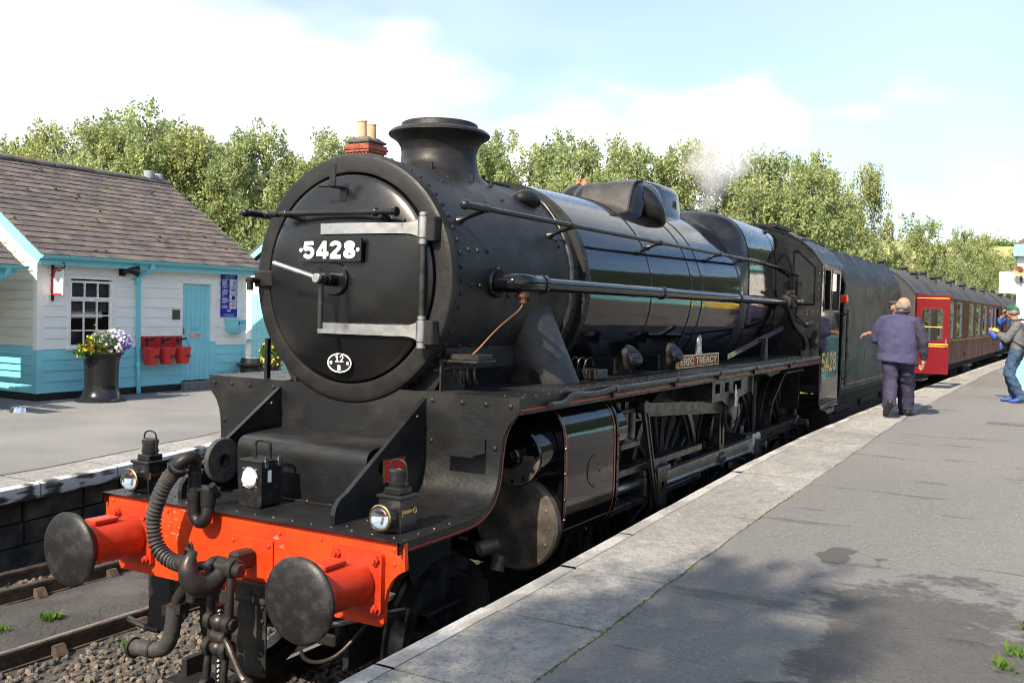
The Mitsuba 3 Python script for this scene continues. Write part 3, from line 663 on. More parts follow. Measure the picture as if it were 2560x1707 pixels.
add('front_ring', lathe([(.805, .99), (.815, .975), (.812, .955), (.798, .933), (.775, .921), (.70, .917), (.688, .919), (.682, .930), (.682, .96)], (0, 0, BC), (0, 1, 0), 128), 'black_soot', LO, smooth=28)
dr_p = spline([(.0, .795), (.12, .797), (.25, .806), (.4, .828), (.53, .860), (.62, .888), (.655, .903)], 30)
door = add('smokebox_door', lathe([tuple(p) for p in dr_p] + [(.668, .913), (.672, .93), (.672, .95)], (0, 0, BC), (0, 1, 0), 128), 'door_black', LO)
def door_y(x, z): return float(np.interp(math.hypot(x, z - BC), dr_p[:, 0], dr_p[:, 1]))
for z0, x0 in ((3.03, -.13), (2.395, -.145)):
    xs = np.linspace(x0, .585, 24)
    hw = np.where(xs < .5, .034, .034 + (xs - .5) ** 2 * 3.2)
    a = np.array([(x, min(door_y(x, z0) - .022, .90 - .012 - .0), z0 + h) for x, h in zip(xs, hw)]); b = np.array([(x, y, z0 - h) for (x, y, _), h in zip(a, hw)])
    bk = np.array([0, .04, 0])
    hs = add('hinge_strap', cat(sheet(b, a), sheet(a, a + bk), sheet(b + bk, b), sheet(np.array([a[0], a[0] + bk]), np.array([b[0], b[0] + bk]))), 'steel_bright', LO, smooth=25)
    add('knuckle', cat(cyl((.625, .862, z0 - .065), (.625, .862, z0 + .068), .033, n=24, b=.004), cyl((.625, .862, z0 - .105), (.625, .862, z0 - .067), .030, n=24, b=.004), cyl((.625, .862, z0 + .07), (.625, .862, z0 + .095), .028, n=20, b=.006)), 'steel_bright', hs)
    add('hinge_bracket', box(.645, .715, .85, .93, z0 - .085, z0 + .07, .008), 'black_soot', hs, smooth=False)
add('hinge_rod', cyl((.625, .862, 2.29), (.625, .862, 3.10), .0205, n=20), 'steel_oily', LO)
# number plate
npz = 2.893; npy = door_y(-.03, npz) - .035
npk = add('number_plate', extr(Polygon([(-.285, 2.818), (.225, 2.818), (.225, 2.968), (-.285, 2.968)]).buffer(-.012).buffer(.012), npy - .0, npy + .018, 'xz'), 'door_black', LO, smooth=False, label='black cast number plate reading 5428 in white')
from shapely import affinity
dg, dw = bold_digits('5428', .112)
add('number', extr(affinity.translate(dg, -.03 - dw / 2, 2.837), npy - .006, npy, 'xz'), 'white_paint', npk, smooth=False)
for x in (-.262, .202): add('number_dot', cyl((x, npy + .001, npz), (x, npy - .006, npz), .013, n=14), 'white_paint', npk)
add('plate_stud', cat([cyl((x, npy + .015, npz), (x, npy + .06, npz), .012, n=10) for x in (-.2, .15)]), 'frame_black', npk)
# dart and handles
dt = add('door_dart', cat(cyl((0, .80, BC - .01), (0, .772, BC - .01), .105, n=40, b=.008), cyl((0, .78, BC - .01), (0, .69, BC - .01), .045, n=28, b=.006), cyl((0, .69, BC - .01), (0, .62, BC - .01), .034, n=24, b=.006), dome_rivets([(.09, .772, BC + .02), (-.06, .772, BC + .07)], (0, -1, 0), .009)), 'door_black', LO)
add('handle', cat(cyl((0, .655, BC), (0, .655, 2.395), .0185, .0165, 18, .003), cyl((0, .672, BC - .01), (0, .64, BC - .01), .036, n=20)), 'steel_oily', dt, label='vertical dart handle')
add('handle', cat(cyl((0, .625, BC - .01), (-.345, .60, 2.80), .0165, .019, 18, .003), cyl((0, .64, BC - .01), (0, .60, BC - .01), .030, n=20, b=.004)), 'steel_bright', dt, label='slanted bright dart handle')
# shed plate
spy = door_y(0, 2.17) - .016
sk = add('shed_plate', extr(Polygon([(.098 * math.cos(t), 2.172 + .062 * math.sin(t)) for t in np.linspace(0, 2 * np.pi, 48)]), spy, spy + .012, 'xz'), 'door_black', LO, smooth=False, label='oval black shed plate with white rim reading 12 B')
ov = Polygon([(.099 * math.cos(t), 2.172 + .063 * math.sin(t)) for t in np.linspace(0, 2 * np.pi, 48)])
add('rim', extr(ov.difference(ov.buffer(-.0085)), spy - .003, spy, 'xz'), 'white_paint', sk, smooth=False)
add('lettering', text('12', .042, (0, spy - .0005, 2.178), (1, 0, 0), (0, 0, 1), .003, True, None, True), 'white_paint', sk, smooth=False)
add('lettering', text('B', .032, (0, spy - .0005, 2.125), (1, 0, 0), (0, 0, 1), .003, True, None, True), 'white_paint', sk, smooth=False)
for x in (-.068, .068): add('dot', cyl((x, spy + .001, 2.172), (x, spy - .004, 2.172), .011, n=14), 'white_paint', sk)
# handrail across the door, lamp iron, latch
add('door_handrail', cat(tube([(-.56, .79, 3.135), (-.3, .778, 3.131), (0, .774, 3.128), (.3, .778, 3.126), (.46, .79, 3.125)], .017, 14), ball((-.585, .79, 3.136), .027), cyl((-.57, .79, 3.135), (-.49, .787, 3.134), .022, n=16), ball((-.42, .784, 3.133), .026), ball((.32, .78, 3.126), .029), cyl((.37, .784, 3.126), (.45, .79, 3.125), .021, n=16), cyl((.465, .79, 3.125), (.478, .79, 3.125), .03, n=18),
    cyl((-.40, .79, 3.13), (-.33, .86, 3.10), .02, n=12), cyl((.37, .79, 3.12), (.37, .88, 3.07), .018, n=12)), 'black_paint', LO)
add('lamp_iron', cat(box(-.028, .028, .852, .866, 3.17, 3.30, .004), box(-.028, .028, .76, .866, 3.285, 3.30, .004), box(-.022, .026, .742, .757, 3.29, 3.44, .004), box(-.115, -.02, .735, .765, 3.29, 3.303, .004)), 'black_paint', LO, smooth=False)
add('door_latch', cat(box(-.795, -.635, .885, .925, 2.655, 2.765, .01), box(-.80, -.735, .80, .90, 2.68, 2.72, .012), cyl((-.765, .82, 2.63), (-.765, .82, 2.71), .02, n=10)), 'black_soot', LO, smooth=False)
# saddle
add('smokebox_saddle', cat(extr(Polygon([(-.40, 1.34), (.40, 1.34), (.41, 1.72), (.52, 1.90), (.68, 2.15), (.68, 2.3), (-.68, 2.3), (-.68, 2.15), (-.52, 1.90), (-.41, 1.72)]), 1.06, 2.72, 'xz'), dome_rivets([(x, 1.06, 1.79) for x in np.arange(-.36, .4, .09)], (0, -1, 0), .012)), 'black_soot', LO, smooth=30)
add('saddle_pipe', cat(tube([(-.50, 1.0, 1.34), (-.50, 1.0, 2.2)], .016, 10), tube([(-.46, 1.02, 1.34), (-.46, 1.02, 2.2)], .012, 10)), 'steel_oily', LO)
# lower smokebox lagging on each side, front bracket left of the door
add('lamp_bracket', cat(box(-.80, -.772, 1.0, 1.04, 2.02, 2.3, .003)), 'black_paint', LO, smooth=False)

# --- chimney
th = np.linspace(0, 2 * np.pi, 97); cpts = []
zs_ = [(0, .435), (.06, .405), (.16, .365), (.30, .33), (.47, .305), (.70, .291), (1.0, .287)]
for f, r in zs_:
    row = []
    for t in th:
        x, yv = .965 * r * math.cos(t), .965 * r * math.sin(t)
        zb = BC + math.sqrt(max(.0, .806 ** 2 - (.435 * math.cos(t)) ** 2)) - .004
        row.append((x, 1.94 + yv, zb + (3.665 - zb) * f))
    cpts.append(row)
for r, z in [(.288, 3.69), (.296, 3.725), (.318, 3.76), (.352, 3.785), (.378, 3.80), (.388, 3.812), (.382, 3.826), (.36, 3.842), (.315, 3.853), (.298, 3.858), (.294, 3.866), (.29, 3.892), (.276, 3.9), (.26, 3.895), (.25, 3.6)]:
    cpts.append([(.965 * r * math.cos(t), 1.94 + .965 * r * math.sin(t), z - .01) for t in th])
ch = add('chimney', grid(np.array(cpts)), 'black_soot', LO, smooth=40)
tb = np.radians([20, 65, 115, 160, 200, 245, 295, 340]); add('bolt', cat([cyl((.39 * math.cos(t), 1.95 + .39 * math.sin(t), BC + math.sqrt(.806 ** 2 - (.39 * math.cos(t)) ** 2)), (.39 * math.cos(t), 1.95 + .39 * math.sin(t), BC + .05 + math.sqrt(.806 ** 2 - (.39 * math.cos(t)) ** 2)), .016, n=6) for t in tb]), 'black_soot', ch, kind='stuff')
add('smokebox_bolt', cat([box(x - .02, x + .02, y - .03, y + .03, 3.5, 3.545, .006) for y in (2.45, 2.55, 2.65) for x in (-.05, .06)] + [box(-.15, .15, 2.42, 2.72, 3.5, 3.528)]), 'black_soot', LO, smooth=False)
bl = trimesh.creation.icosphere(3, 1.0); bl.vertices = bl.vertices * [.09, .15, .075] + [.485, 2.42, 3.375]
add('snifting_cover', bl, 'black_soot', LO)

# --- boiler barrel
def barR(y): return float(np.interp(y, [2.8, 4.1, 6.9], [.852, .872, .93]))
bo = add('boiler', lathe([(.803, 2.80), (.846, 2.80)] + [(barR(y), y) for y in np.linspace(2.806, 6.6, 24)], (0, 0, BC), (0, 1, 0), 160), 'black_gloss', LO, smooth=20)
add('smokebox_rear_ring', cat(lathe([(.845, 2.735), (.85, 2.74), (.85, 2.798), (.80, 2.80)], (0, 0, BC), (0, 1, 0), 128), dome_rivets(ring_pts(.849, 2.768, th[:-1:2]), radial(th[:-1:2]), .012)), 'black_soot', LO)
for y in (4.06, 5.06, 5.36, 6.62):
    R = barR(y)
    add('boiler_band', lathe([(R, y - .028), (R + .006, y - .026), (R + .006, y + .026), (R, y + .028)], (0, 0, BC), (0, 1, 0), 128), 'black_gloss', LO, smooth=30)
pth = [(.862 * math.cos(t) + .0, 2.50 - .07 * (1.2 - t) * .6, BC + .862 * math.sin(t)) for t in np.linspace(.82, -.62, 40)]
add('feed_pipe', tube([(.50, 2.5, 3.40)] + pth, .019, 12), 'steel_oily', LO)

# --- Belpaire firebox
def fb_r(t, f):
    c, s = math.cos(t), math.sin(t)
    n = 3.6 if s > 0 else 2.2
    a, b = .90, (1.0 if s > 0 else .95)
    rb = (abs(c / a) ** n + abs(s / b) ** n) ** (-1 / n)
    return .925 * (1 - f) + rb * f
th2 = np.linspace(-math.pi * .75, math.pi * 1.75 - math.pi * .5 + 0, 160); th2 = np.linspace(math.radians(-62), math.radians(242), 181)
rows = []
for y, f, k in [(6.55, 0, 1.0), (6.60, .02, 1.0), (6.64, .10, 1.0), (6.68, .26, 1.0), (6.72, .47, 1.0), (6.76, .68, 1.0), (6.81, .86, 1.0), (6.86, .96, 1.0), (6.92, 1.0, 1.0), (6.98, 1.0, 1.003), (7.6, 1, 1.0), (8.2, 1, .99), (9.1, 1, .975)]:
    rows.append([(fb_r(t, f) * k * math.cos(t) * (1 if f < 1 else 1), y, BC + .02 * f + fb_r(t, f) * k * math.sin(t)) for t in th2])
rows = np.array(rows)
add('firebox_throat', grid(rows[:10]), 'black_paint', LO, smooth=50)
add('firebox', grid(rows[9:]), 'black_gloss', LO, smooth=40)
for y0 in (6.96, 8.15):
    j = 9 if y0 < 7 else 11
    a = rows[j] * 1.0; c = np.array([0, 0, BC]); d = a - c; d[:, 1] = 0; d /= np.linalg.norm(d, axis=1, keepdims=True)
    add('boiler_band', sheet(a + d * .006 + [0, -.02, 0], a + d * .006 + [0, .03, 0]), 'black_gloss', LO)
add('mud_plug', cat([cat(cyl((x, y, z), (x + .05, y, z + .05), .03, n=12), box(x - .05, x + .07, y - .03, y + .03, z + .03, z + .06, .01)) for x, y, z in ((.66, 8.3, 3.55), (.70, 8.9, 3.45))]), 'black_soot', LO, smooth=False)
add('safety_valve', cat([cyl((x, 7.95, 3.66), (x, 7.95, 3.86), .07, .06, 20, .01) for x in (-.13, .13)]), 'black_soot', LO)

# --- top feed cover and dome
def saddle(y0, y1, zt, hw, base_z, nose):
    rows = []
    ys = np.linspace(y0, y1, 26)
    for y in ys:
        e = min((y - y0) / nose, (y1 - y) / nose, 1.0); e = max(e, 0.0); e = math.sqrt(max(0, 1 - (1 - e) ** 2)) if e < 1 else 1
        row = []
        for t in np.linspace(0, math.pi, 33):
            c, s = math.cos(t), math.sin(t)
            k = (abs(c) ** 2.7 + abs(s) ** 2.7) ** (-1 / 2.7)
            x = hw * (.35 + .65 * e) * c * k; z = base_z + (zt - base_z) * (.25 + .75 * e) * s * k
            row.append((x * (1 + .32 * (1 - min(1, max(0, (z - base_z) / (zt - base_z)))) ** 2), y, z))
        rows.append(row)
    return grid(np.array(rows))
tfs = spline([(4.56, 3.40), (4.60, 3.55), (4.66, 3.69), (4.72, 3.77), (4.80, 3.805), (4.95, 3.82), (5.2, 3.825), (5.36, 3.77), (5.44, 3.6), (5.46, 3.40)], 40)
rows = []
for x in np.linspace(-.32, .47, 32):
    e = min(1.0, (x + .325) / .16, (.475 - x) / .10); e = math.sqrt(max(0, 1 - (1 - e) ** 2)) if e < 1 else 1.0
    rows.append([(x, 5.0 + (y - 5.0) * (.55 + .45 * e), 3.38 + (z - 3.38) * (.30 + .70 * e)) for y, z in tfs])
tf = add('top_feed_cover', grid(np.array(rows)), 'black_paint', LO, smooth=True)
fs = tfs[:20]
add('front_sheet', grid(np.array([[(x, y - .012, z + .010) for y, z in fs] for x in np.linspace(-.13, .395, 6)])), 'grey_soot', tf, smooth=True)
add('sheet_edge', tube([(.395, y - .010, z + .008) for y, z in fs], .011, 8), 'black_soot', tf)
for s in (-1, 1):
    td = spline([(s * .26, 4.92, 3.72), (s * .38, 4.93, 3.66), (s * .47, 4.98, 3.56), (s * .535, 5.06, 3.46), (s * .56, 5.12, 3.42)], 24)
    add('feed_fairing', tube(td, np.interp(np.linspace(0, 1, 24), [0, .3, .6, .85, 1], [.12, .135, .12, .06, .01]), 16), 'black_paint', tf)
rows = []
for f, (r, zz) in zip(range(12), [(.41, 3.50), (.375, 3.55), (.352, 3.61), (.342, 3.68), (.336, 3.75), (.326, 3.82), (.305, 3.87), (.27, 3.90), (.22, 3.918), (.15, 3.926), (.07, 3.93), (.001, 3.93)]):
    row = []
    for t in np.linspace(0, 2 * math.pi, 73):
        c, s = math.cos(t), math.sin(t); k = (abs(c) ** 2.6 + abs(s) ** 2.6) ** (-1 / 2.6)
        x, yv = r * .96 * c * k, r * 2.08 * s * k
        zb = zz if f > 3 else min(zz, BC + math.sqrt(max(.01, .91 ** 2 - x * x)) + (zz - 3.52))
        row.append((x, 5.86 + yv, zb))
    rows.append(row)
add('dome_cover', grid(np.array(rows)), 'black_gloss', LO, smooth=True)

# --- handrails and ejector pipe
for s in (-1, 1):
    hr = add('boiler_handrail', cat(tube([(s * .9, .93, 3.165), (s * .9, 7.3, 3.165), (s * .905, 8.3, 3.14), (s * .93, 9.2, 3.07)], .0175, 14), ball((s * .9, .90, 3.165), .031), cyl((s * .9, .92, 3.165), (s * .9, 1.10, 3.165), .0235, n=16), ball((s * .93, 9.2, 3.07), .026)), 'black_paint', LO)
    for y in (1.13, 2.36, 4.15, 5.86, 7.52):
        R = .80 if y < 2.7 else .87
        b = np.array([s * R * .885, y, BC + R * .466]); a = np.array([s * .9, y, 3.165])
        add('stanchion', cat(lathe([(.0, .0), (.032, .0), (.024, .02), (.015, .05), (.017, .1), (.026, np.linalg.norm(a - b))], b, a - b, 14), cyl(a - [0, .03, 0], a + [0, .03, 0], .027, n=16, b=.005)), 'black_paint', hr)
ej = add('ejector_pipe', cat(tube(spline([(.78, 1.44, 2.715), (.92, 1.44, 2.715), (.985, 1.47, 2.715), (1.0, 1.56, 2.715), (1.0, 1.72, 2.715)], 30), .062, 18), cyl((1.0, 1.72, 2.715), (1.0, 8.25, 2.715), .047, n=24), cyl((.79, 1.44, 2.715), (.83, 1.44, 2.715), .10, n=20, b=.01), cyl((1.0, 1.69, 2.715), (1.0, 1.73, 2.715), .067, n=24, b=.004)), 'black_gloss', LO)
for y in (3.94, 6.22): add('clip', cat(cyl((1.0, y - .02, 2.715), (1.0, y + .02, 2.715), .058, n=24, b=.004), box(.85, .97, y - .015, y + .015, 2.705, 2.725)), 'black_paint', ej)
add('elbow_union', cat(cyl((.985, 1.49, 2.66), (.985, 1.49, 2.625), .04, n=16), cyl((.985, 1.49, 2.63), (.985, 1.49, 2.585), .024, n=6)), 'copper', ej)
add('copper_pipe', tube(spline([(.985, 1.49, 2.59), (.975, 1.46, 2.54), (.93, 1.38, 2.47), (.87, 1.28, 2.37), (.80, 1.18, 2.25), (.70, 1.08, 2.17), (.62, 1.02, 2.15)], 30), .0065, 8), 'copper', ej)
vb = add('ejector_valve', cat(cyl((1.0, 8.22, 2.715), (1.0, 8.55, 2.715), .075, n=20, b=.01), box(.92, 1.09, 8.33, 8.5, 2.64, 2.80, .02), cyl((1.0, 8.42, 2.6), (1.0, 8.42, 2.86), .05, n=16, b=.01), cyl((1.0, 8.42, 2.72), (1.16, 8.42, 2.72), .03, n=12), ball((1.17, 8.42, 2.72), .035), cyl((1.0, 8.3, 2.78), (1.10, 8.25, 2.84), .02, n=10)), 'grime', LO)
add('delivery_pipe', cat(tube(spline([(1.02, 8.42, 2.62), (1.03, 8.47, 2.5), (1.06, 8.62, 2.38), (1.10, 8.85, 2.27), (1.12, 8.95, 2.15), (1.12, 8.95, 2.02)], 30), .036, 14), box(1.05, 1.18, 8.86, 9.02, 2.02, 2.09, .01)), 'black_paint', vb)
add('valve_lever', cat(tube([(1.03, 8.5, 2.6), (1.12, 8.75, 2.45), (1.15, 8.85, 2.41)], .012, 8), tube([(1.0, 8.5, 2.56), (1.1, 8.78, 2.42)], .010, 8), cyl((1.13, 8.82, 2.42), (1.2, 8.96, 2.45), .035, n=12, b=.01)), 'frame_black', vb)

# --- outside steam pipe cover
def rrect(cx, cy, hx, hy, r):
    return np.array(Polygon([(cx - hx, cy - hy), (cx + hx, cy - hy), (cx + hx, cy + hy), (cx - hx, cy + hy)]).buffer(-r).buffer(r, 8).exterior.coords)
def ring_of(pts): return spline(pts + pts[:1], 49)
cov_lo = [(.50, 2.06), (.70, 2.035), (.86, 2.06), (.945, 2.12), (.985, 2.20), (1.0, 2.30), (.97, 2.40), (.75, 2.42), (.5, 2.40)]
cov_hi = [(.42, 1.84), (.60, 1.83), (.72, 1.88), (.775, 1.98), (.79, 2.10), (.79, 2.22), (.76, 2.30), (.6, 2.32), (.42, 2.30)]
lo_, hi_ = ring_of(cov_lo), ring_of(cov_hi)
scp = [np.stack([*((lo_ * (1 - f) + hi_ * f).T), 0 * lo_[:, 0] + 2.02 + .55 * f], 1) for f in np.linspace(0, 1.12, 12)]
scm = grid(np.array(scp))
sp2 = add('steam_pipe_cover', scm, 'grey_soot', LO, smooth=True)
add('steam_pipe_cover', mirror(scm), 'black_soot', LO, smooth=True)
arch = [(a, z) for a, z in [(-.042, .002), (.042, .002)] + [(.042 * math.cos(t), .055 + .042 * math.sin(t)) for t in np.linspace(0, math.pi, 12)]]
cpt, crt = np.array([.80, 2.046, 2.02]), np.array([.98, .17, 0]); crt = crt / np.linalg.norm(crt); cn_ = np.array([crt[1], -crt[0], 0]); cup = np.array([-.12, -.36, 1.0])
add('access_hole', hull([cpt + crt * a + cup * z + cn_ * d for a, z in arch for d in (-.004, .004)]), 'frame_black', sp2, smooth=False)
add('lubricator_fitting', cat([tube(spline([(.80 + i * .06, 2.62, 2.05), (.80 + i * .06, 2.60, 2.15), (.82 + i * .06, 2.63, 2.19), (.84 + i * .06, 2.66, 2.13)], 14), .007, 8) for i in range(3)] + [box(.75, 1.0, 2.66, 2.85, 2.02, 2.10, .01)]), 'steel_oily', LO)

# --- oil box bracket, nameplate, sand box fillers, reversing rod
add('oil_box', cat(box(.66, .673, 1.02, 1.3, 2.02, 2.22, .002), box(.66, .93, 1.02, 1.26, 2.205, 2.22, .003), box(.70, .92, 1.06, 1.24, 2.22, 2.255, .006), *[tube(spline([(.72 + i * .05, 1.1, 2.2), (.72 + i * .05, 1.1, 2.13), (.70 + i * .05, 1.16, 2.07)], 10), .010, 8) for i in range(4)]), 'grime', LO, smooth=False)
nk = add('nameplate', box(.945, .962, 4.52, 5.72, 2.035, 2.14, .003), 'plate_red', LO, smooth=False, label='red nameplate with pale cast letters on the running plate')
add('rim', cat(box(.944, .966, 4.515, 5.725, 2.136, 2.146), box(.944, .966, 4.515, 5.725, 2.028, 2.037), box(.944, .966, 4.512, 4.524, 2.03, 2.145), box(.944, .966, 5.714, 5.727, 2.03, 2.145)), 'cream_letter', nk, smooth=False)
add('lettering', text('ERIC TREACY', .066, (.9625, 5.12, 2.054), (0, 1, 0), (0, 0, 1), .004, True, 1.08, True), 'cream_letter', nk, smooth=False)
cr = Polygon([(5.03, 2.14), (5.05, 2.19), (5.06, 2.27), (5.075, 2.31), (5.12, 2.335), (5.165, 2.31), (5.18, 2.27), (5.19, 2.19), (5.21, 2.14)])
ck = add('crest', cat(extr(cr, .944, .956, 'yz'), extr(cr.difference(cr.buffer(-.018)), .956, .962, 'yz')), 'steel_bright', nk, smooth=False)
add('crest_field', cat(extr(Polygon([(5.08, 2.16), (5.16, 2.16), (5.155, 2.22), (5.085, 2.22)]), .956, .960, 'yz'), *[box(.956, .960, 5.09 + i * .022, 5.10 + i * .022, 2.235, 2.30) for i in range(3)]), 'white_paint', ck, smooth=False)
for y in (3.42, 4.42):
    a = np.array([.85, y + .06, 2.10]); d = np.array([.62, -.12, .55]); d /= np.linalg.norm(d)
    add('sand_filler', cat(cyl(a - d * .12, a + d * .10, .085, n=28), cyl(a + d * .10, a + d * .15, .10, n=28, b=.006)), 'grime', LO)
    e = a + d * .151; _, u, v = basis(d)
    add('filler_slot', cat([hull([e + u * p + v * q_ + d * r for p in (-.06, .06) for q_ in (s * .03 - .014, s * .03 + .014) for r in (0, .003)]) for s in (-1, 1)]), 'frame_black', LO, smooth=False)
    add('sand_box', box(.58, .86, y - .12, y + .26, 2.02, 2.16, .01), 'black_paint', LO, smooth=False)
add('reversing_rod', cat(hull([(.99 + a, 5.9, 2.07 + b) for a in (0, .016) for b in (0, .055)] + [(.99 + a, 8.2, 2.36 + b) for a in (0, .016) for b in (0, .06)])), 'black_gloss', LO, smooth=False)
add('rod_bracket', cat(hull([(1.0 + a, 7.25 + b, 2.02) for a in (0, .05) for b in (-.09, .09)] + [(1.0 + a, 7.25 + b, 2.27) for a in (0, .05) for b in (-.035, .035)])), 'black_paint', LO, smooth=False)
add('rail_pipe', cat(tube(spline([(1.305, 1.30, 1.955), (1.305, 1.42, 1.955), (1.305, 1.52, 1.965), (1.305, 1.60, 1.995), (1.305, 1.72, 2.0), (1.305, 2.2, 2.0)], 24), .022, 12), cyl((1.305, 2.2, 2.0), (1.305, 8.9, 2.0), .020, n=14), *[cyl((1.305, y - .02, 2.0), (1.305, y + .02, 2.0), .029, n=14, b=.003) for y in (2.3, 3.55, 4.7, 5.9, 7.3, 7.5)], *[box(1.282, 1.31, y - .035, y + .035, 1.935, 1.99, .006) for y in (2.3, 3.55, 4.7, 5.9, 7.4)]), 'black_paint', LO)
# ---------------------------------------------------------------- cylinders and motion (both sides)
def wheel(x, y, r, ns, w, parent, name, tread=.13, side=1):
    k = add(name, cat(lathe([(r - .075, -tread / 2), (r, -tread / 2), (r + .0, tread / 2 - .03), (r + .028, tread / 2 - .02), (r + .028, tread / 2), (r - .075, tread / 2), (r - .075, -tread / 2)], (x, y, r), (-side, 0, 0), 72)), 'steel_oily', parent, label=None)
    add('hub', cyl((x + side * .09, y, r), (x - side * .08, y, r), .13 if r > .6 else .10, n=24, b=.01), 'frame_black', k)
    sp = []
    for i in range(ns):
        a = 2 * math.pi * (i + .5) / ns; c = np.array([x, y, r]); d = np.array([0, math.cos(a), math.sin(a)])
        sp.append(tube([c + d * .10, c + d * (r - .09)], [.030, .024], 8, False))
    sp.append(lathe([(r - .13, -.04), (r - .07, -.045), (r - .07, .045), (r - .13, .04), (r - .13, -.04)], (x, y, r), (-side, 0, 0), 72))
    add('spokes', cat(sp), 'frame_black', k)
    return k
CA = math.atan2(.21, -.25)
PIN = (math.cos(CA) * .33, math.sin(CA) * .33)
def rod(x, p, q, h0, h1, t=.03, fl=True):
    p, q = np.array(p), np.array(q); d = (q - p) / np.linalg.norm(q - p); n = np.array([-d[1], d[0]])
    P = Polygon([tuple(p + n * h0), tuple(q + n * h1), tuple(q - n * h1), tuple(p - n * h0)])
    m = [extr(P, x - t * .45, x + t * .45, 'yz')]
    if fl: m += [extr(P.difference(P.buffer(-.016)), x - t, x + t, 'yz')]
    return cat(m)
def big_end(x, y, z, r, t=.05): return cyl((x - t, y, z), (x + t, y, z), r, n=24, b=.006)
for s in (1, -1):
    M = (lambda m: m) if s > 0 else mirror
    # cylinder cladding: outline across the locomotive, swept along it
    cl = [(.60, 1.935), (1.02, 1.935), (1.12, 1.925), (1.20, 1.895), (1.255, 1.845), (1.285, 1.77), (1.297, 1.68), (1.30, 1.50), (1.30, 1.30), (1.292, 1.20), (1.27, 1.12), (1.225, 1.055), (1.15, 1.01), (1.02, .985), (.60, .98)]
    cs = spline(cl, 80)
    k = add('cylinder_block', M(cat(grid(np.array([[(x, 1.50, z) for x, z in cs], [(x, 2.40, z) for x, z in cs]])), extr([tuple(c) for c in cs], 1.50, 1.503, 'xz'), extr([tuple(c) for c in cs], 2.397, 2.40, 'xz'))), 'black_gloss', LO, smooth=40)
    for y in (1.545, 2.315):
        o = cs * 1.0; cn = np.array([.95, 1.45]); o = o + (o - cn) / np.linalg.norm(o - cn, axis=1, keepdims=True) * .004
        sel = slice(14, 72)
        a = np.array([(x, y, z) for x, z in o[sel]]); b = a + [0, .013, 0]
        add('lining', M(sheet(a, b)), 'lining_red', k)
    for y in (1.51, 2.36):
        o = np.array([(x, y, z) for x, z in (cs + (cs - [.95, 1.45]) / np.linalg.norm(cs - [.95, 1.45], axis=1, keepdims=True) * .008)])[10:74]
        add('edge_strip', M(cat(sheet(o, o + [0, .03, 0]), dome_rivets([(1.307, y + .015, z) for z in (1.2, 1.33, 1.5, 1.66)], (1, 0, 0), .012, .014))), 'black_paint', k)
    add('inspection_cover', M(cat(tube([(1.302, 1.97 + .095 * math.cos(t), 1.46 + .10 * math.sin(t)) for t in np.linspace(math.pi * .55, math.pi * 1.45, 24)], .004, 6), dome_rivets([(1.30, 1.97 + .10 * math.cos(t), 1.46 + .105 * math.sin(t)) for t in (1.5, 3.1, 4.7, 6.2)], (1, 0, 0), .010, .012))), 'steel_oily', k, smooth=40)
    add('valve_chest', M(cat(cyl((1.065, 1.505, 1.64), (1.065, 1.27, 1.625), .20, n=56, b=.012), cyl((1.065, 1.275, 1.625), (1.065, 1.21, 1.62), .075, n=24, b=.01), cyl((1.065, 1.215, 1.62), (1.065, 1.18, 1.62), .04, n=6), dome_rivets([(1.065 + .165 * math.cos(t), 1.27, 1.625 + .165 * math.sin(t)) for t in np.linspace(0, 6.28, 13)[:-1]], (0, -1, 0), .016),
        )), 'black_gloss', k, smooth=30)
    add('rear_valve_chest', M(cyl((1.065, 2.39, 1.66), (1.065, 2.66, 1.675), .195, n=48, b=.015)), 'black_gloss', k, smooth=30)
    add('valve_chest_face', M(lathe([(.0, 0), (.188, 0), (.192, .002)], (1.065, 1.2695, 1.625), (0, 1, 0), 48)), 'cover_dusty', k)
    add('cylinder_cover', M(cat(lathe([(.305, 0), (.305, .055), (.29, .07), (.10, .085), (0, .088)], (1.0, 1.50, 1.155), (0, -1, 0), 56), dome_rivets([(1.0 + .25 * math.cos(t), 1.432, 1.155 + .25 * math.sin(t)) for t in np.linspace(0, 6.28, 15)[:-1]], (0, -1, 0), .017), cyl((.88, 1.42, 1.02), (.80, 1.30, .98), .05, n=16, b=.01), cyl((.9, 1.42, .93), (.9, 1.38, .84), .045, n=14))), 'cover_dusty', k, smooth=30)
    # slide bars, crosshead
    add('slide_bar', M(cat(box(1.02, 1.14, 2.4, 4.75, 1.27, 1.325, .004), box(1.02, 1.14, 2.4, 4.75, 1.0, 1.05, .004))), 'steel_oily', LO, smooth=False)
    add('piston_rod', M(cyl((1.05, 2.35, 1.155), (1.05, 3.35, 1.145), .042, n=20)), 'steel_bright', LO)
    xh = add('crosshead', M(cat(box(.98, 1.17, 3.25, 3.78, 1.215, 1.275, .01), box(.99, 1.16, 3.3, 3.74, 1.04, 1.22, .015), big_end(1.08, 3.6, 1.135, .085, .10), box(1.16, 1.19, 3.38, 3.62, .86, 1.25, .006), box(1.0, 1.20, 3.30, 3.46, 1.28, 1.32, .006))), 'steel_oily', LO, smooth=30)
    add('drop_link', M(cat(extr(Polygon([(3.42, 1.24), (3.66, 1.24), (3.60, .86), (3.48, .86)]).difference(Point(3.54, 1.12).buffer(.035)), 1.19, 1.215, 'yz'), box(1.17, 1.24, 3.36, 3.66, 1.245, 1.285, .006))), 'steel_oily', xh, smooth=False)
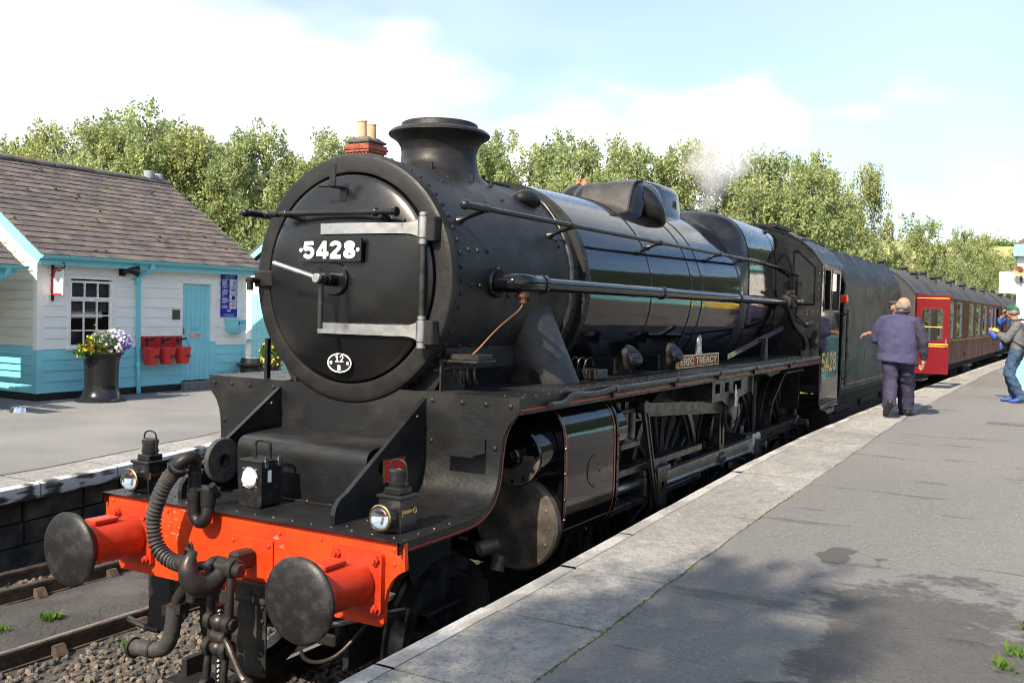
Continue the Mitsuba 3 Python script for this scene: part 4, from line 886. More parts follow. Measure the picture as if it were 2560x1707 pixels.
    add('valve_guide', M(cat(box(1.02, 1.17, 2.72, 3.02, 1.52, 1.80, .01), box(1.0, 1.2, 2.68, 3.06, 1.50, 1.545, .006), box(1.06, 1.19, 2.75, 2.83, 1.56, 1.78, .012), box(1.06, 1.19, 2.90, 2.98, 1.56, 1.78, .012), cyl((1.12, 2.78, 1.8), (1.12, 2.78, 1.85), .022, n=6), cyl((1.12, 2.94, 1.8), (1.12, 2.94, 1.85), .022, n=6), cyl((1.06, 2.6, 1.68), (1.06, 3.5, 1.68), .03, n=14))), 'steel_oily', LO, smooth=False)
    add('combination_lever', M(cat(rod(1.20, (3.12, 1.80), (3.48, .86), .042, .032, .016), big_end(1.19, 3.12, 1.80, .055, .035), big_end(1.19, 3.48, .88, .045, .03))), 'steel_oily', LO, smooth=30)
    add('radius_rod', M(cat(rod(1.11, (3.18, 1.765), (5.45, 1.62), .055, .06, .024), big_end(1.11, 3.18, 1.765, .07, .04))), 'steel_oily', LO, smooth=30)
    # expansion link and its bracket
    arc = [(5.36 + .16 * (1 - math.cos((z - 1.5) * 2.2)) * .6, z) for z in np.linspace(1.84, 1.14, 20)]
    lk = Polygon([(y - .075, z) for y, z in arc] + [(y + .075, z) for y, z in arc[::-1]])
    li = add('expansion_link', M(cat(extr(lk.difference(Polygon([(y - .03, z) for y, z in arc[3:-3]] + [(y + .03, z) for y, z in arc[3:-3][::-1]])), 1.07, 1.135, 'yz'), box(1.05, 1.16, 5.26, 5.46, 1.08, 1.14, .01), big_end(1.11, 5.36, 1.03, .055, .06))), 'steel_oily', LO, smooth=False)
    bk = Polygon([(4.9, 1.70), (4.9, 1.92), (6.15, 1.92), (6.15, 1.73), (5.78, 1.70), (5.68, 1.62), (5.66, 1.50), (5.60, 1.42), (5.52, 1.40), (5.46, 1.46), (5.42, 1.62), (5.2, 1.70)])
    for y0, y1 in ((4.97, 5.12), (5.27, 5.40), (5.55, 5.82)): bk = bk.difference(sbox(y0, 1.78, y1, 1.87))
    mb = add('motion_bracket', M(cat(extr(bk, 1.16, 1.18, 'yz'), box(.6, 1.22, 4.88, 6.17, 1.905, 1.925), box(.6, 1.21, 6.14, 6.17, 1.70, 1.92), box(.6, 1.18, 4.88, 4.91, 1.70, 1.92))), 'steel_oily', LO, smooth=False)
    add('link_bearing', M(cat(lathe([(0, .0), (.09, 0), (.1, -.02), (.1, -.05)], (1.215, 5.50, 1.57), (1, 0, 0), 32), extr(Polygon([(5.50 + .085 * math.cos(t), 1.585 + .17 * math.sin(t)) for t in np.linspace(0, 6.28, 40)]), 1.18, 1.205, 'yz'), dome_rivets([(1.205, 5.47, 1.46), (1.205, 5.53, 1.46)], (1, 0, 0), .016), box(1.17, 1.2, 5.66, 5.76, 1.50, 1.64, .02))), 'steel_oily', mb, smooth=30)
    add('oil_cup', M(cat(cyl((1.22, 5.50, 1.62), (1.22, 5.50, 1.72), .028, n=14, b=.004), lathe([(.022, 0), (.02, .04), (.012, .07), (.006, .12), (0, .13)], (1.22, 5.50, 1.72), (0, 0, 1), 14))), 'steel_bright', mb)
    p2 = (6.80 + PIN[0], .915 + PIN[1]); p1 = (4.67 + PIN[0], .915 + PIN[1]); p3 = (9.24 + PIN[0], .915 + PIN[1])
    add('connecting_rod', M(cat(rod(1.115, (3.6, 1.135), p2, .058, .075, .032), big_end(1.115, p2[0], p2[1], .13, .055), box(1.06, 1.17, p2[0] - .13, p2[0] + .14, p2[1] - .11, p2[1] + .12, .02))), 'steel_bright', LO, smooth=30)
    add('coupling_rod', M(cat(rod(.985, p1, p2, .06, .06, .03), rod(.985, p2, p3, .06, .06, .03), *[big_end(.985, p[0], p[1], .11, .05) for p in (p1, p2, p3)], cyl((1.0, p3[0], p3[1]), (1.17, p3[0], p3[1]), .06, n=20, b=.008), cyl((1.0, p1[0], p1[1]), (1.06, p1[0], p1[1]), .06, n=20, b=.008), *[cyl((.985, p[0], p[1] + .1), (.985, p[0], p[1] + .19), .03, n=12, b=.005) for p in (p1, p2, p3)])), 'steel_oily', LO, smooth=30)
    e = (p2[0] - .17, p2[1] - .30)
    add('return_crank', M(cat(hull([(x, p2[0] + .06 * math.cos(t), p2[1] + .06 * math.sin(t)) for x in (1.18, 1.22) for t in np.linspace(0, 6.28, 14)] + [(x, e[0] + .05 * math.cos(t), e[1] + .05 * math.sin(t)) for x in (1.18, 1.22) for t in np.linspace(0, 6.28, 14)]), cyl((1.16, p2[0], p2[1]), (1.27, p2[0], p2[1]), .05, n=16, b=.006), big_end(1.24, e[0], e[1], .075, .035), cyl((1.24, e[0], e[1] + .06), (1.24, e[0], e[1] + .12), .022, n=12))), 'steel_oily', LO, smooth=30)
    add('eccentric_rod', M(cat(rod(1.225, (5.38, 1.05), e, .03, .036, .02))), 'steel_oily', LO, smooth=False)
    for i, y in enumerate((4.67, 6.80, 9.24)):
        wk = wheel(s * .75, y, .915, 19, .13, LO, 'driving_wheel', .14, s)
        add('crank_boss', cyl((s * .80, y + PIN[0], .915 + PIN[1]), (s * .93, y + PIN[0], .915 + PIN[1]), .10, n=20), 'frame_black', wk)
    for y in (.96, 2.95): wheel(s * .75, y, .50, 10, .13, LO, 'bogie_wheel', .13, s)
    add('bogie_frame', M(cat(box(.48, .52, .35, 3.55, .42, .72), box(.50, .62, .82, 1.10, .36, .62, .01), box(.50, .62, 2.81, 3.09, .36, .62, .01))), 'frame_black', LO, smooth=False)
    add('spring_hanger', M(cat(cyl((.85, 7.5, 1.0), (.85, 7.5, 1.75), .03, n=12), extr(Polygon([(6.55, 1.93), (7.35, 1.93), (7.3, 1.88), (6.9, 1.85)]), .9, 1.2, 'yz'), box(.98, 1.24, 7.45, 8.35, 1.86, 1.885, .008), hull([(1.0, 8.2, 1.86), (1.05, 8.2, 1.86), (1.0, 7.6, 1.5), (1.05, 7.6, 1.5), (1.0, 8.26, 1.86), (1.05, 8.26, 1.86), (1.0, 7.6, 1.46), (1.05, 7.6, 1.46)]))), 'frame_black', LO, smooth=False)
    add('brake_gear', M(cat(*[box(.7, .82, y - 1.02, y - .95, .35, 1.2, .01) for y in (6.8, 9.24)], box(.75, .8, 4.2, 9.9, .28, .34))), 'frame_black', LO, smooth=False)
for y, r in ((4.67, .915), (6.8, .915), (9.24, .915), (.96, .5), (2.95, .5)): add('axle', cyl((-.7, y, r), (.7, y, r), .09, n=16), 'frame_black', LO)
add('inside_stretcher', cat(box(-.55, .55, 1.0, 1.06, .7, 1.34), box(-.55, .55, 3.6, 9.9, 1.55, 1.6), box(-.6, .6, 7.0, 9.2, 1.2, 2.1)), 'frame_black', LO, smooth=False)

# ---------------------------------------------------------------- cab
CX = 1.25
cab = add('cab', cat(box(-CX, CX, 9.7, 10.2, 1.2, 1.32), box(-1.0, 1.0, 9.10, 9.16, 1.3, 3.0)), 'black_paint', LO, smooth=False)
roofp = [(CX + .02, 3.235), (1.14, 3.415), (1.0, 3.535), (.80, 3.65), (.50, 3.745), (.2, 3.785), (0, 3.79)]
for s in (-1, 1):
    sp = Polygon([(9.10, 3.26), (9.10, 2.02), (9.10, 1.62), (9.108, 1.50), (9.135, 1.40), (9.19, 1.33), (9.28, 1.295), (9.40, 1.29), (10.36, 1.29), (10.36, 3.26)])
    sp = sp.difference(sbox(9.25, 2.60, 9.66, 3.19).buffer(-.02).buffer(.02)).difference(sbox(9.74, 2.60, 10.27, 3.17).buffer(-.02).buffer(.02))
    sd = add('cab_side', extr(sp, s * CX - .006, s * CX + .006, 'yz'), 'black_gloss', LO, smooth=False)
    if s > 0:
        add('lettering', text('5428', .245, (CX + .008, 9.72, 1.80), (0, 1, 0), (0, 0, 1), .0016, True, .92, True), 'gold_letter', sd, smooth=False, label='gold cab side number 5428')
        add('letter_shade', text('5428', .245, (CX + .0068, 9.735, 1.79), (0, 1, 0), (0, 0, 1), .0008, True, .92, True), 'number_red', sd, smooth=False)
        rv = [(CX + .006, 9.13, z) for z in np.arange(2.1, 3.25, .10)] + [(CX + .006, 10.33, z) for z in np.arange(1.4, 3.2, .12)] + [(CX + .006, y, z) for y in np.arange(9.25, 10.3, .09) for z in (2.50, 1.37)] + [(CX + .006, y, 2.28) for y in np.arange(9.25, 10.3, .25)]
        add('rivet', dome_rivets(rv, (1, 0, 0), .009), 'black_paint', sd, kind='stuff')
        bd = spline([(9.10, 2.0), (9.10, 1.62), (9.108, 1.50), (9.135, 1.40), (9.19, 1.33), (9.28, 1.295), (9.40, 1.29), (10.36, 1.29)], 60)
        add('beading', tube([(CX + .012, y, z) for y, z in bd], .014, 8), 'black_paint', sd)
        add('lining', tube([(CX + .007, y + .03, z + .045) for y, z in bd[4:]], .005, 4), 'lining_red', sd)
        add('footstep', cat(box(1.2, 1.31, 9.3, 9.95, 1.27, 1.285)), 'black_paint', sd, smooth=False)
    for (y0, y1) in ((9.25, 9.66), (9.74, 10.27)):
        F = sbox(y0, 2.60, y1, 3.19 if y0 < 9.5 else 3.17)
        add('window_frame', extr(F.difference(F.buffer(-.03)), s * CX - .02, s * CX + .012, 'yz'), 'black_paint', sd, smooth=False)
    add('window_pane', sheet([(s * (CX - .01), 9.76, 2.61), (s * (CX - .01), 10.25, 2.61)], [(s * (CX - .01), 9.76, 3.16), (s * (CX - .01), 10.25, 3.16)]), 'glass_pane', sd)
rp_ = np.array(roofp); rp_ = np.vstack([rp_, (rp_ * [-1, 1])[::-1][1:]])
ff = Polygon([(x, z - .01) for x, z in rp_] + [(-CX, 2.02), (CX, 2.02)])
wn = Polygon([(.885, 2.70), (1.165, 2.70), (1.165, 3.19), (.94, 3.40), (.885, 3.40)]).buffer(-.02).buffer(.02)
wn2 = Polygon([(-x, z) for x, z in wn.exterior.coords])
ff = ff.difference(wn).difference(wn2)
cf = add('cab_front', extr(ff, 9.10, 9.115, 'xz'), 'black_paint', LO, smooth=False)
for wp in (wn, wn2):
    add('window_rim', extr(wp.buffer(.012).difference(wp.buffer(-.008)), 9.088, 9.10, 'xz'), 'black_gloss', cf, smooth=False)
    add('window_pane', extr(wp.buffer(-.001), 9.112, 9.1135, 'xz'), 'glass_dark', cf, smooth=False)
rv = [(1.22, 9.10, z) for z in np.arange(2.1, 3.2, .10)] + [(x, 9.10, z) for x in np.arange(.93, 1.2, .075) for z in (2.60, 2.56)] + [(x, 9.10, float(np.interp(-x, -rp_[:7, 0], rp_[:7, 1])) - .05) for x in np.arange(.3, 1.2, .085)] + [(.9, 9.10, z) for z in np.arange(2.15, 2.5, .09)]
add('rivet', dome_rivets(rv, (0, -1, 0), .012), 'black_paint', cf, kind='stuff')
add('washout_plate', cat(cyl((1.13, 9.10, 2.17), (1.13, 9.09, 2.17), .055, n=24), cyl((1.13, 9.09, 2.17), (1.13, 9.07, 2.17), .012, n=10)), 'black_paint', cf)
rs = grid(np.array([[(x, 9.06, z) for x, z in rp_], [(x, 10.55, z) for x, z in rp_]]))
rf = add('cab_roof', cat(rs, grid(np.array([[(x, 9.06, z - .02) for x, z in rp_], [(x, 9.06, z) for x, z in rp_]]))), 'deck_black', LO, smooth=False)
add('rain_strip', cat([tube([(s * .98, 9.1, 3.56), (s * .93, 9.8, 3.60), (s * .98, 10.5, 3.56)], .012, 6) for s in (-1, 1)]), 'black_soot', rf)
add('ventilator', cat([box(s * .15, s * .55, 9.35, 10.3, 3.75, 3.80) if s > 0 else box(s * .55, s * .15, 9.35, 10.3, 3.75, 3.80) for s in (-1, 1)]), 'black_soot', rf, smooth=False)
add('backhead', cat(box(-.8, .8, 9.2, 9.3, 1.5, 3.0), cyl((0, 9.3, 2.3), (0, 9.34, 2.3), .2), *[cyl((x, 9.3, z), (x, 9.36, z), .06) for x, z in ((-.4, 2.6), (.3, 2.7), (.5, 2.4), (-.5, 2.3))]), 'grime', LO, smooth=False)

# ---------------------------------------------------------------- tender
TE = thing('tender', 'black riveted coal tender coupled behind the locomotive cab', 'tender')
ty = .016
def trot(m, y0=10.6): return trimesh.Trimesh(np.stack([np.array(m.vertices)[:, 0] + (np.array(m.vertices)[:, 1] - y0) * ty, np.array(m.vertices)[:, 1], np.array(m.vertices)[:, 2]], 1), m.faces, process=False)
tp = [(1.225, 1.44), (1.225, 2.90), (1.218, 3.02), (1.19, 3.13), (1.14, 3.25), (1.07, 3.36), (.99, 3.47), (.95, 3.535)]
tps = np.vstack([tp[:1], spline(tp[1:], 24)])
for s in (-1, 1):
    fo = lambda z: float(np.interp(z, [1.4, 2.6, 2.95, 3.2, 3.4, 3.5], [10.68, 10.70, 10.80, 10.76, 10.68, 10.62]))
    sh_ = grid(np.array([[(s * x, fo(z) + (15.9 - fo(z)) * u, z) for x, z in tps] for u in (0, .33, .34, .67, .68, 1)]))
    k = add('tank_side', trot(sh_), 'tender_side', TE, smooth=40)
    if s > 0:
        add('seam', trot(cat(*[sheet([(x + .003, 10.7 + 1.75 * j, z) for x, z in tps], [(x + .003, 10.735 + 1.75 * j, z) for x, z in tps]) for j in (1, 2)])), 'black_paint', k)
        add('lining', trot(box(1.2255, 1.228, 10.75, 15.8, 1.52, 1.53)), 'lining_red', k, smooth=False)
        add('front_beading', trot(tube([(x + .004, fo(z), z) for x, z in tps], .016, 8)), 'steel_oily', k)
    add('frame', trot(cat(box(*sorted((s * 1.05, s * 1.09)), 10.6, 16.0, .75, 1.42), box(*sorted((s * 1.09, s * 1.25)), 10.6, 16.0, 1.39, 1.44, .006), *[box(*sorted((s * 1.09, s * 1.2)), y - .16, y + .16, .55, .95, .02) for y in (11.4, 13.3, 15.2)], *[box(*sorted((s * 1.09, s * 1.15)), y - .55, y + .55, 1.1, 1.2, .02) for y in (11.4, 13.3, 15.2)])), 'under_black', TE, smooth=False)
    for y in (11.4, 13.3, 15.2): wheel(s * .75 + (y - 10.6) * ty, y, .648, 12, .13, TE, 'wheel', .13, s)
add('tank_top', trot(cat(box(-.95, .95, 11.2, 15.9, 3.3, 3.50), box(-1.2, 1.2, 10.9, 11.0, 1.5, 3.2), extr([(-x, z) for x, z in tps] + [(x, z) for x, z in tps[::-1]], 15.89, 15.90, 'xz'))), 'black_soot', TE, smooth=False)
cm = np.random.default_rng(5); lumps = []
for i in range(260):
    x, yv = cm.uniform(-.85, .85), cm.uniform(11.3, 14.6); v, f = stone[i % 6]
    lumps.append(trimesh.Trimesh(v * cm.uniform(.05, .12) + [x, yv, 3.52 + .12 * (1 - (x / .9) ** 2) * (1 - ((yv - 12.9) / 1.8) ** 2)], f, process=False))
add('coal', trot(cat(lumps)), 'frame_black', TE, smooth=False, kind='stuff')
add('handrail', trot(cat(cyl((1.30, 10.70, 1.60), (1.30, 10.70, 2.62), .018, n=14), ball((1.30, 10.70, 2.65), .026), ball((1.30, 10.70, 1.57), .026), cyl((1.2, 10.70, 2.58), (1.30, 10.70, 2.58), .012, n=10), cyl((1.2, 10.70, 1.64), (1.30, 10.70, 1.64), .012, n=10))), 'steel_oily', TE)
add('orange_block', trot(cat(box(1.16, 1.30, 10.62, 10.72, 2.74, 2.86, .02))), 'beam_red', TE, smooth=False, label='small orange block at the front edge of the tender')  # small orange thing of unsettled kind, modelled as a block
add('fall_plate', cat(box(-1.1, 1.1, 10.2, 10.8, 1.35, 1.37), box(-1.15, 1.15, 10.38, 10.42, .7, 1.4)), 'frame_black', TE, smooth=False)
add('hand_brake', cat(cyl((-.7, 10.8, 1.5), (-.7, 10.8, 2.4), .03, n=10), box(-.85, -.55, 10.78, 10.82, 2.38, 2.42)), 'frame_black', TE, smooth=False)

# ---------------------------------------------------------------- coaches
def coach(front, yaw, label, n, near, person_door):
    dv = np.array([math.sin(yaw), math.cos(yaw), 0]); rt = np.array([math.cos(yaw), -math.sin(yaw), 0]); f0 = np.array([front[0], front[1], 0.0])
    R = np.stack([rt, dv, [0, 0, 1]], 1)
    tr = lambda m: moved(m, R, f0)
    C = thing('passenger_coach', label, 'railway coach', 'coaches of the train behind the tender')
    Lc = 19.6; hw = 1.40
    wins = [(1.25, 2.35), (3.2, 4.15), (4.85, 6.1), (6.6, 7.85), (9.35, 10.5), (11.1, 12.4), (13.05, 14.3), (15.05, 16.3), (16.85, 17.5)]
    for s in (1, -1):
        P = sbox(.0, 1.40, Lc, 3.07)
        P = P.difference(sbox(.28, 1.42, 1.02, 2.98)) if (s > 0 and near) else P
        if s > 0 and near: P = P.difference(sbox(17.7, 2.1, 18.4, 2.96).buffer(-.04).buffer(.04))
        for a, b in wins: P = P.difference(sbox(a + .09, 2.07, b - .09, 2.98).buffer(-.05).buffer(.05))
        k = add('side', tr(extr(P, s * hw - .02, s * hw + .0, 'yz')), 'maroon_dirty', C, smooth=False)
        if s < 0: continue
        for a, b in wins:
            F = sbox(a + .075, 2.055, b - .075, 2.995).buffer(-.05).buffer(.05)
            w_ = add('window', tr(cat(extr(F.difference(F.buffer(-.03)), hw - .03, hw + .004, 'yz'), box(hw - .02, hw + .002, a + .1, b - .1, 2.655, 2.68))), 'alu' if n < 2 else 'maroon', k, smooth=False)
            add('pane', tr(sheet([(hw - .025, a + .09, 2.06), (hw - .025, b - .09, 2.06)], [(hw - .025, a + .09, 2.99), (hw - .025, b - .09, 2.99)])), 'glass_pane', w_)
            for c0, c1 in ((a + .10, a + .10 + (b - a) * .26), (b - .10 - (b - a) * .26, b - .10)):
                xs = np.linspace(c0, c1, 9); zz = np.where(np.arange(9) % 2, .02, 0)
                add('curtain', tr(sheet(np.stack([hw - .08 - zz, xs, 0 * xs + 2.69], 1), np.stack([hw - .08 - zz, xs, 0 * xs + 3.0], 1))), 'curtain_red', w_)
        for y in (8.12, 8.66, 9.15, 18.55): add('door_line', tr(box(hw + .0, hw + .003, y, y + .012, 1.42, 3.05)), 'maroon', k, smooth=False)
        for y in (8.2, 9.05): add('hinge', tr(box(hw, hw + .02, y, y + .05, 1.9, 1.94)), 'maroon', k, smooth=False)
        for y, z in ((8.64, 1.55), (8.64, 2.02), (.2, 2.02)): add('door_handle', tr(box(hw, hw + .03, y - .04, y + .04, z, z + .05, .01)), 'steel_oily', k, smooth=False)
        add('lining', tr(cat(box(hw, hw + .0025, 1.1, Lc, 2.0, 2.012), box(hw, hw + .0025, 1.1, Lc, 1.975, 1.981))), 'lining_yellow', k, smooth=False)
        add('step_board', tr(cat(box(hw, hw + .16, .3, 1.05, 1.26, 1.29, .005), box(hw, hw + .16, 8.2, 9.1, 1.26, 1.29, .005), box(hw, hw + .16, 17.6, 18.5, 1.26, 1.29, .005))), 'steel_oily', k, smooth=False)
    prof_ = np.array([(hw + .012, 3.05), (1.375, 3.09), (1.315, 3.17), (1.22, 3.285), (1.08, 3.40), (.86, 3.545), (.5, 3.67), (.2, 3.715), (0, 3.72)])
    prof_ = np.vstack([prof_, (prof_ * [-1, 1])[::-1][1:]])
    r_f = add('roof', tr(grid(np.array([[(x, -.03, z) for x, z in prof_], [(x, Lc + .03, z) for x, z in prof_]]))), 'coach_roof', C, smooth=60)
    rr = np.random.default_rng(n)
    vt = [(.95 if i % 2 else .5, y) for i, y in enumerate(np.arange(1.2, Lc, 1.45))]
    for x, y in vt:
        zr = float(np.interp(-x, -prof_[:9, 0], prof_[:9, 1]))
        add('ventilator', tr(cat(cyl((x, y, zr - .03), (x, y, zr + .10), .10, .08, 12, .01), box(x - .07, x + .07, y - .14, y + .14, zr + .06, zr + .13, .02))), 'coach_roof', r_f, smooth=40)
    for y in np.arange(2.4, Lc, 2.45): add('seam', tr(sheet([(x * 1.003, y, z + .004) for x, z in prof_], [(x * 1.003, y + .03, z + .004) for x, z in prof_])), 'coach_roof', r_f)
    for y0, nm in ((0, 'end'), (Lc, 'end')):
        add(nm, tr(extr([(x, z) for x, z in prof_] + [(-hw, 1.4), (hw, 1.4)], y0 - .0, y0 + .03, 'xz')), 'under_black' if y0 else 'coach_roof', C, smooth=False)
    add('corridor_connection', tr(cat(box(-.5, .5, -.42, 0, 1.35, 3.35, .05), box(-.62, .62, -.5, -.42, 1.3, 3.40, .02))), 'under_black', C, smooth=False)
    add('underframe', tr(cat(box(-1.25, 1.25, .1, Lc - .1, 1.2, 1.39), box(1.0, 1.12, .4, 5.0, .45, .95), box(1.0, 1.12, Lc - 5, Lc - .4, .45, .95), box(.5, 1.2, 7.5, 9.0, .65, 1.15), box(.5, 1.2, 10.2, 12.2, .6, 1.15), box(-1.3, 1.3, 0, .1, .9, 1.39))), 'under_black', C, smooth=False)
    for y in (1.5, 4.1, Lc - 4.1, Lc - 1.5): add('wheel', tr(cat(cyl((.68, y, .46), (.82, y, .46), .46, n=28), cyl((-.68, y, .46), (-.82, y, .46), .46, n=28))), 'under_black', C)
    add('floor', tr(box(-1.3, 1.3, .1, Lc - .1, 1.42, 1.5)), 'floor_lino', C, smooth=False)
    for y in np.arange(3.0, 17.0, 1.62): add('seat', tr(box(.35, 1.25, y - .25, y + .25, 1.5, 2.45, .05)), 'seat_moquette', C, smooth=False)
    for y in (1.15, 8.1, 17.6): add('partition', tr(box(-1.3, 1.2, y, y + .03, 1.5, 3.1)), 'inside_dark', C, smooth=False)
    for x in (-1.0, 1.0): add('buffer', tr(cat(cyl((x, 0, 1.07), (x, -.35, 1.07), .09, n=16), cyl((x, -.35, 1.07), (x, -.5, 1.07), .05, n=12), cyl((x, -.5, 1.07), (x, -.54, 1.07), .21, n=24, b=.01))), 'under_black', C)
    if near:   # open door standing square to the side
        dp = sbox(0, 1.42, .66, 3.02).buffer(-.02).buffer(.02)
        hole = sbox(.13, 2.10, .53, 2.74).buffer(-.05).buffer(.05)
        d = add('open_door', tr(extr(Polygon([(hw - .02 + x, z) for x, z in dp.exterior.coords]).difference(Polygon([(hw - .02 + x, z) for x, z in hole.exterior.coords])), .22, .26, 'xz')), 'door_red', C, smooth=False, label='open bright red coach door')
        hh = Polygon([(hw - .02 + x, z) for x, z in hole.exterior.coords])
        add('window_rim', tr(extr(hh.buffer(.025).difference(hh), .212, .222, 'xz')), 'maroon', d, smooth=False)
        add('pane', tr(extr(hh, .24, .242, 'xz')), 'glass_pane', d, smooth=False)
        add('lining', tr(cat(box(hw, hw + .62, .216, .219, 2.015, 2.04), box(hw, hw + .62, .216, .219, 1.975, 1.99), box(hw, hw + .62, .216, .219, 2.95, 2.965), box(hw + .1, hw + .52, .222, .228, 2.365, 2.385))), 'lining_yellow', d, smooth=False)
        add('handle', tr(cat(cyl((hw + .58, .21, 2.1), (hw + .58, .17, 2.1), .02, n=10), tube([(hw + .58, .17, 2.14), (hw + .585, .165, 2.0)], .012, 8))), 'chrome', d)
    return tr
TR1 = coach((.0, 17.15), .030, 'dirty maroon railway coach with an open red door, next to the tender', 0, True, True)
y2 = np.array([math.sin(.03), math.cos(.03)]) * 20.5
TR2 = coach((.0 + y2[0], 17.15 + y2[1]), .060, 'farther maroon railway coach behind the one with the open door', 1, False, False)
# ================================================================ weatherboarded station hut
HX, Y0, Y1 = -11.3, 6.45, 11.3
HU = thing('station_hut', 'cream and turquoise weatherboarded station hut with brown tiled roof', 'hut')
def plank_front(y0, y1, z0, z1, m, parent, x=HX):
    return add('weatherboard', hull([(x + a, y, z) for y in (y0, y1) for a, z in ((.0, z1 - .001), (.008, z1 - .001), (.026, z0 + .004), (.022, z0), (0, z0))]), m, parent, smooth=False)
def plank_end(x0, x1, z0, z1, m, parent, y=Y0):
    return add('weatherboard', hull([(x, y - a, z) for x in (x0, x1) for a, z in ((.0, z1 - .001), (.008, z1 - .001), (.026, z0 + .004), (.022, z0), (0, z0))]), m, parent, smooth=False)
ZB = .875; pit = .189
core = extr(Polygon([(-16.8, .7), (HX - .03, .7), (HX - .03, 3.2), (-14.05, 5.1), (-16.8, 3.2)]), Y0 + .03, Y1 - .03, 'xz')
# solid walls with real openings: back, right end, left end, front pieces
win, dor = (7.07, 7.95, 1.66, 2.88), (9.60, 10.34, .88, 2.88)
fw = Polygon([(Y0, .75), (Y1, .75), (Y1, 3.25), (Y0, 3.25)]).difference(sbox(win[0], win[2], win[1], win[3])).difference(sbox(dor[0], dor[2], dor[1], dor[3]))
gab = Polygon([(-16.8, .75), (HX - .02, .75), (HX - .02, 3.22), (-14.05, 5.0), (-16.8, 3.22)])
wa = add('wall', cat(extr(fw, HX - .10, HX, 'yz'), extr(gab, Y0 + .0, Y0 + .1, 'xz'), extr(gab, Y1 - .1, Y1, 'xz'), box(-16.8, -16.7, Y0, Y1, .75, 3.2), box(-16.7, HX - .1, Y0 + .1, Y1 - .1, .76, .80)), 'cream_board', HU, smooth=False)
add('plinth', cat(box(HX, HX + .02, Y0 - .02, dor[0] - .02, .735, ZB - .0), box(HX, HX + .02, dor[1] + .14, Y1 + .02, .735, ZB), box(-16.8, HX + .02, Y0 - .022, Y0, .735, ZB)), 'plinth', HU, smooth=False)
for r in range(13):
    z0, z1 = ZB + pit * r, min(ZB + pit * (r + 1), 3.25)
    if z1 - z0 < .03: continue
    m = 'turquoise' if r < 4 else 'cream_board'
    segs = [(Y0 + .10, win[0] - .045), (win[1] + .05, dor[0] - .03), (dor[1] + .13, Y1 - .07)]
    if z1 <= win[2] + .02 or z0 >= win[3] - .03: segs = [(Y0 + .10, dor[0] - .03), segs[2]]
    if z0 >= dor[3] - .03: segs = [(Y0 + .10, Y1 - .07)]
    for a, b in segs: plank_front(a, b, z0, z1, m, wa)
pe = .1625
for r in range(27):
    z0, z1 = ZB + pe * r, ZB + pe * (r + 1)
    xr = HX - .08 if z1 < 3.15 else HX - (z1 - 3.15) / .65 - .1
    xl = -16.7 if z1 < 3.15 else -16.8 + (z1 - 3.15) / .65 + .1
    if xr - xl < .3: break
    plank_end(xl, xr, z0, z1, 'turquoise' if r < 5 else 'cream_end', wa)
for z0, z1, m in ((ZB, 1.631, 'turquoise'), (1.631, 3.24, 'cream_board')):
    for b_ in (box(HX, HX + .028, Y0 - .03, Y0 + .10, z0, z1), box(HX - .08, HX - .0, Y0 - .03, Y0 - .0, z0, z1), box(HX, HX + .028, Y1 - .07, Y1 + .02, z0, z1)): add('corner_board', b_, m, wa, smooth=False)
# window
wk = add('window', cat(*[box(HX - .03, HX + .035, a, b, c, d) for a, b, c, d in ((win[0] - .045, win[0], win[2] - .04, win[3] + .05), (win[1], win[1] + .05, win[2] - .04, win[3] + .05), (win[0], win[1], win[3], win[3] + .05))], box(HX - .03, HX + .07, win[0] - .06, win[1] + .06, win[2] - .05, win[2], .006)), 'cream_board', HU, smooth=False)
for nm, c, d, nx, nz in (('sash', 2.52, 2.85, 3, 1), ('sash', win[2] + .0, 2.52, 3, 3)):
    F = sbox(win[0], c, win[1], d); pw = (win[1] - win[0] - .08 - .022 * (nx - 1)) / nx; ph = (d - c - .08 - .022 * (nz - 1)) / nz
    holes = [sbox(win[0] + .04 + i * (pw + .022), c + .04 + j * (ph + .022), win[0] + .04 + i * (pw + .022) + pw, c + .04 + j * (ph + .022) + ph) for i in range(nx) for j in range(nz)]
    x = HX - (.0 if nz == 1 else .022)
    sk_ = add(nm, extr(F.difference(unary_union(holes)), x - .02, x + .012, 'yz'), 'cream_board', wk, smooth=False)
    for h in holes:
        a, b, e, f = h.bounds
        add('pane', sheet([(x - .005, a, b), (x - .005, e, b)], [(x - .005, a, f), (x - .005, e, f)]), 'glass_pane', sk_)
bk_ = thing('window_blind', 'half lowered dark slatted blind behind the hut window', 'blind')
for j in range(16): add('slat', box(HX - .13, HX - .10, win[0] + .02, win[1] - .02, 2.30 + j * .035, 2.318 + j * .035), 'blind', bk_, smooth=False)
add('inside_partition', box(-13.2, -13.15, Y0 + .1, Y1 - .1, .8, 3.2), 'inside_dark', HU, smooth=False)
add('curtain', sheet(np.array([(HX - .16, 7.09 + .02 * i, 2.18 + .0) for i in range(40)]), np.array([(HX - .16 - .01 * (i % 2), 7.09 + .02 * i, 2.32) for i in range(40)])), 'cream_end', HU)
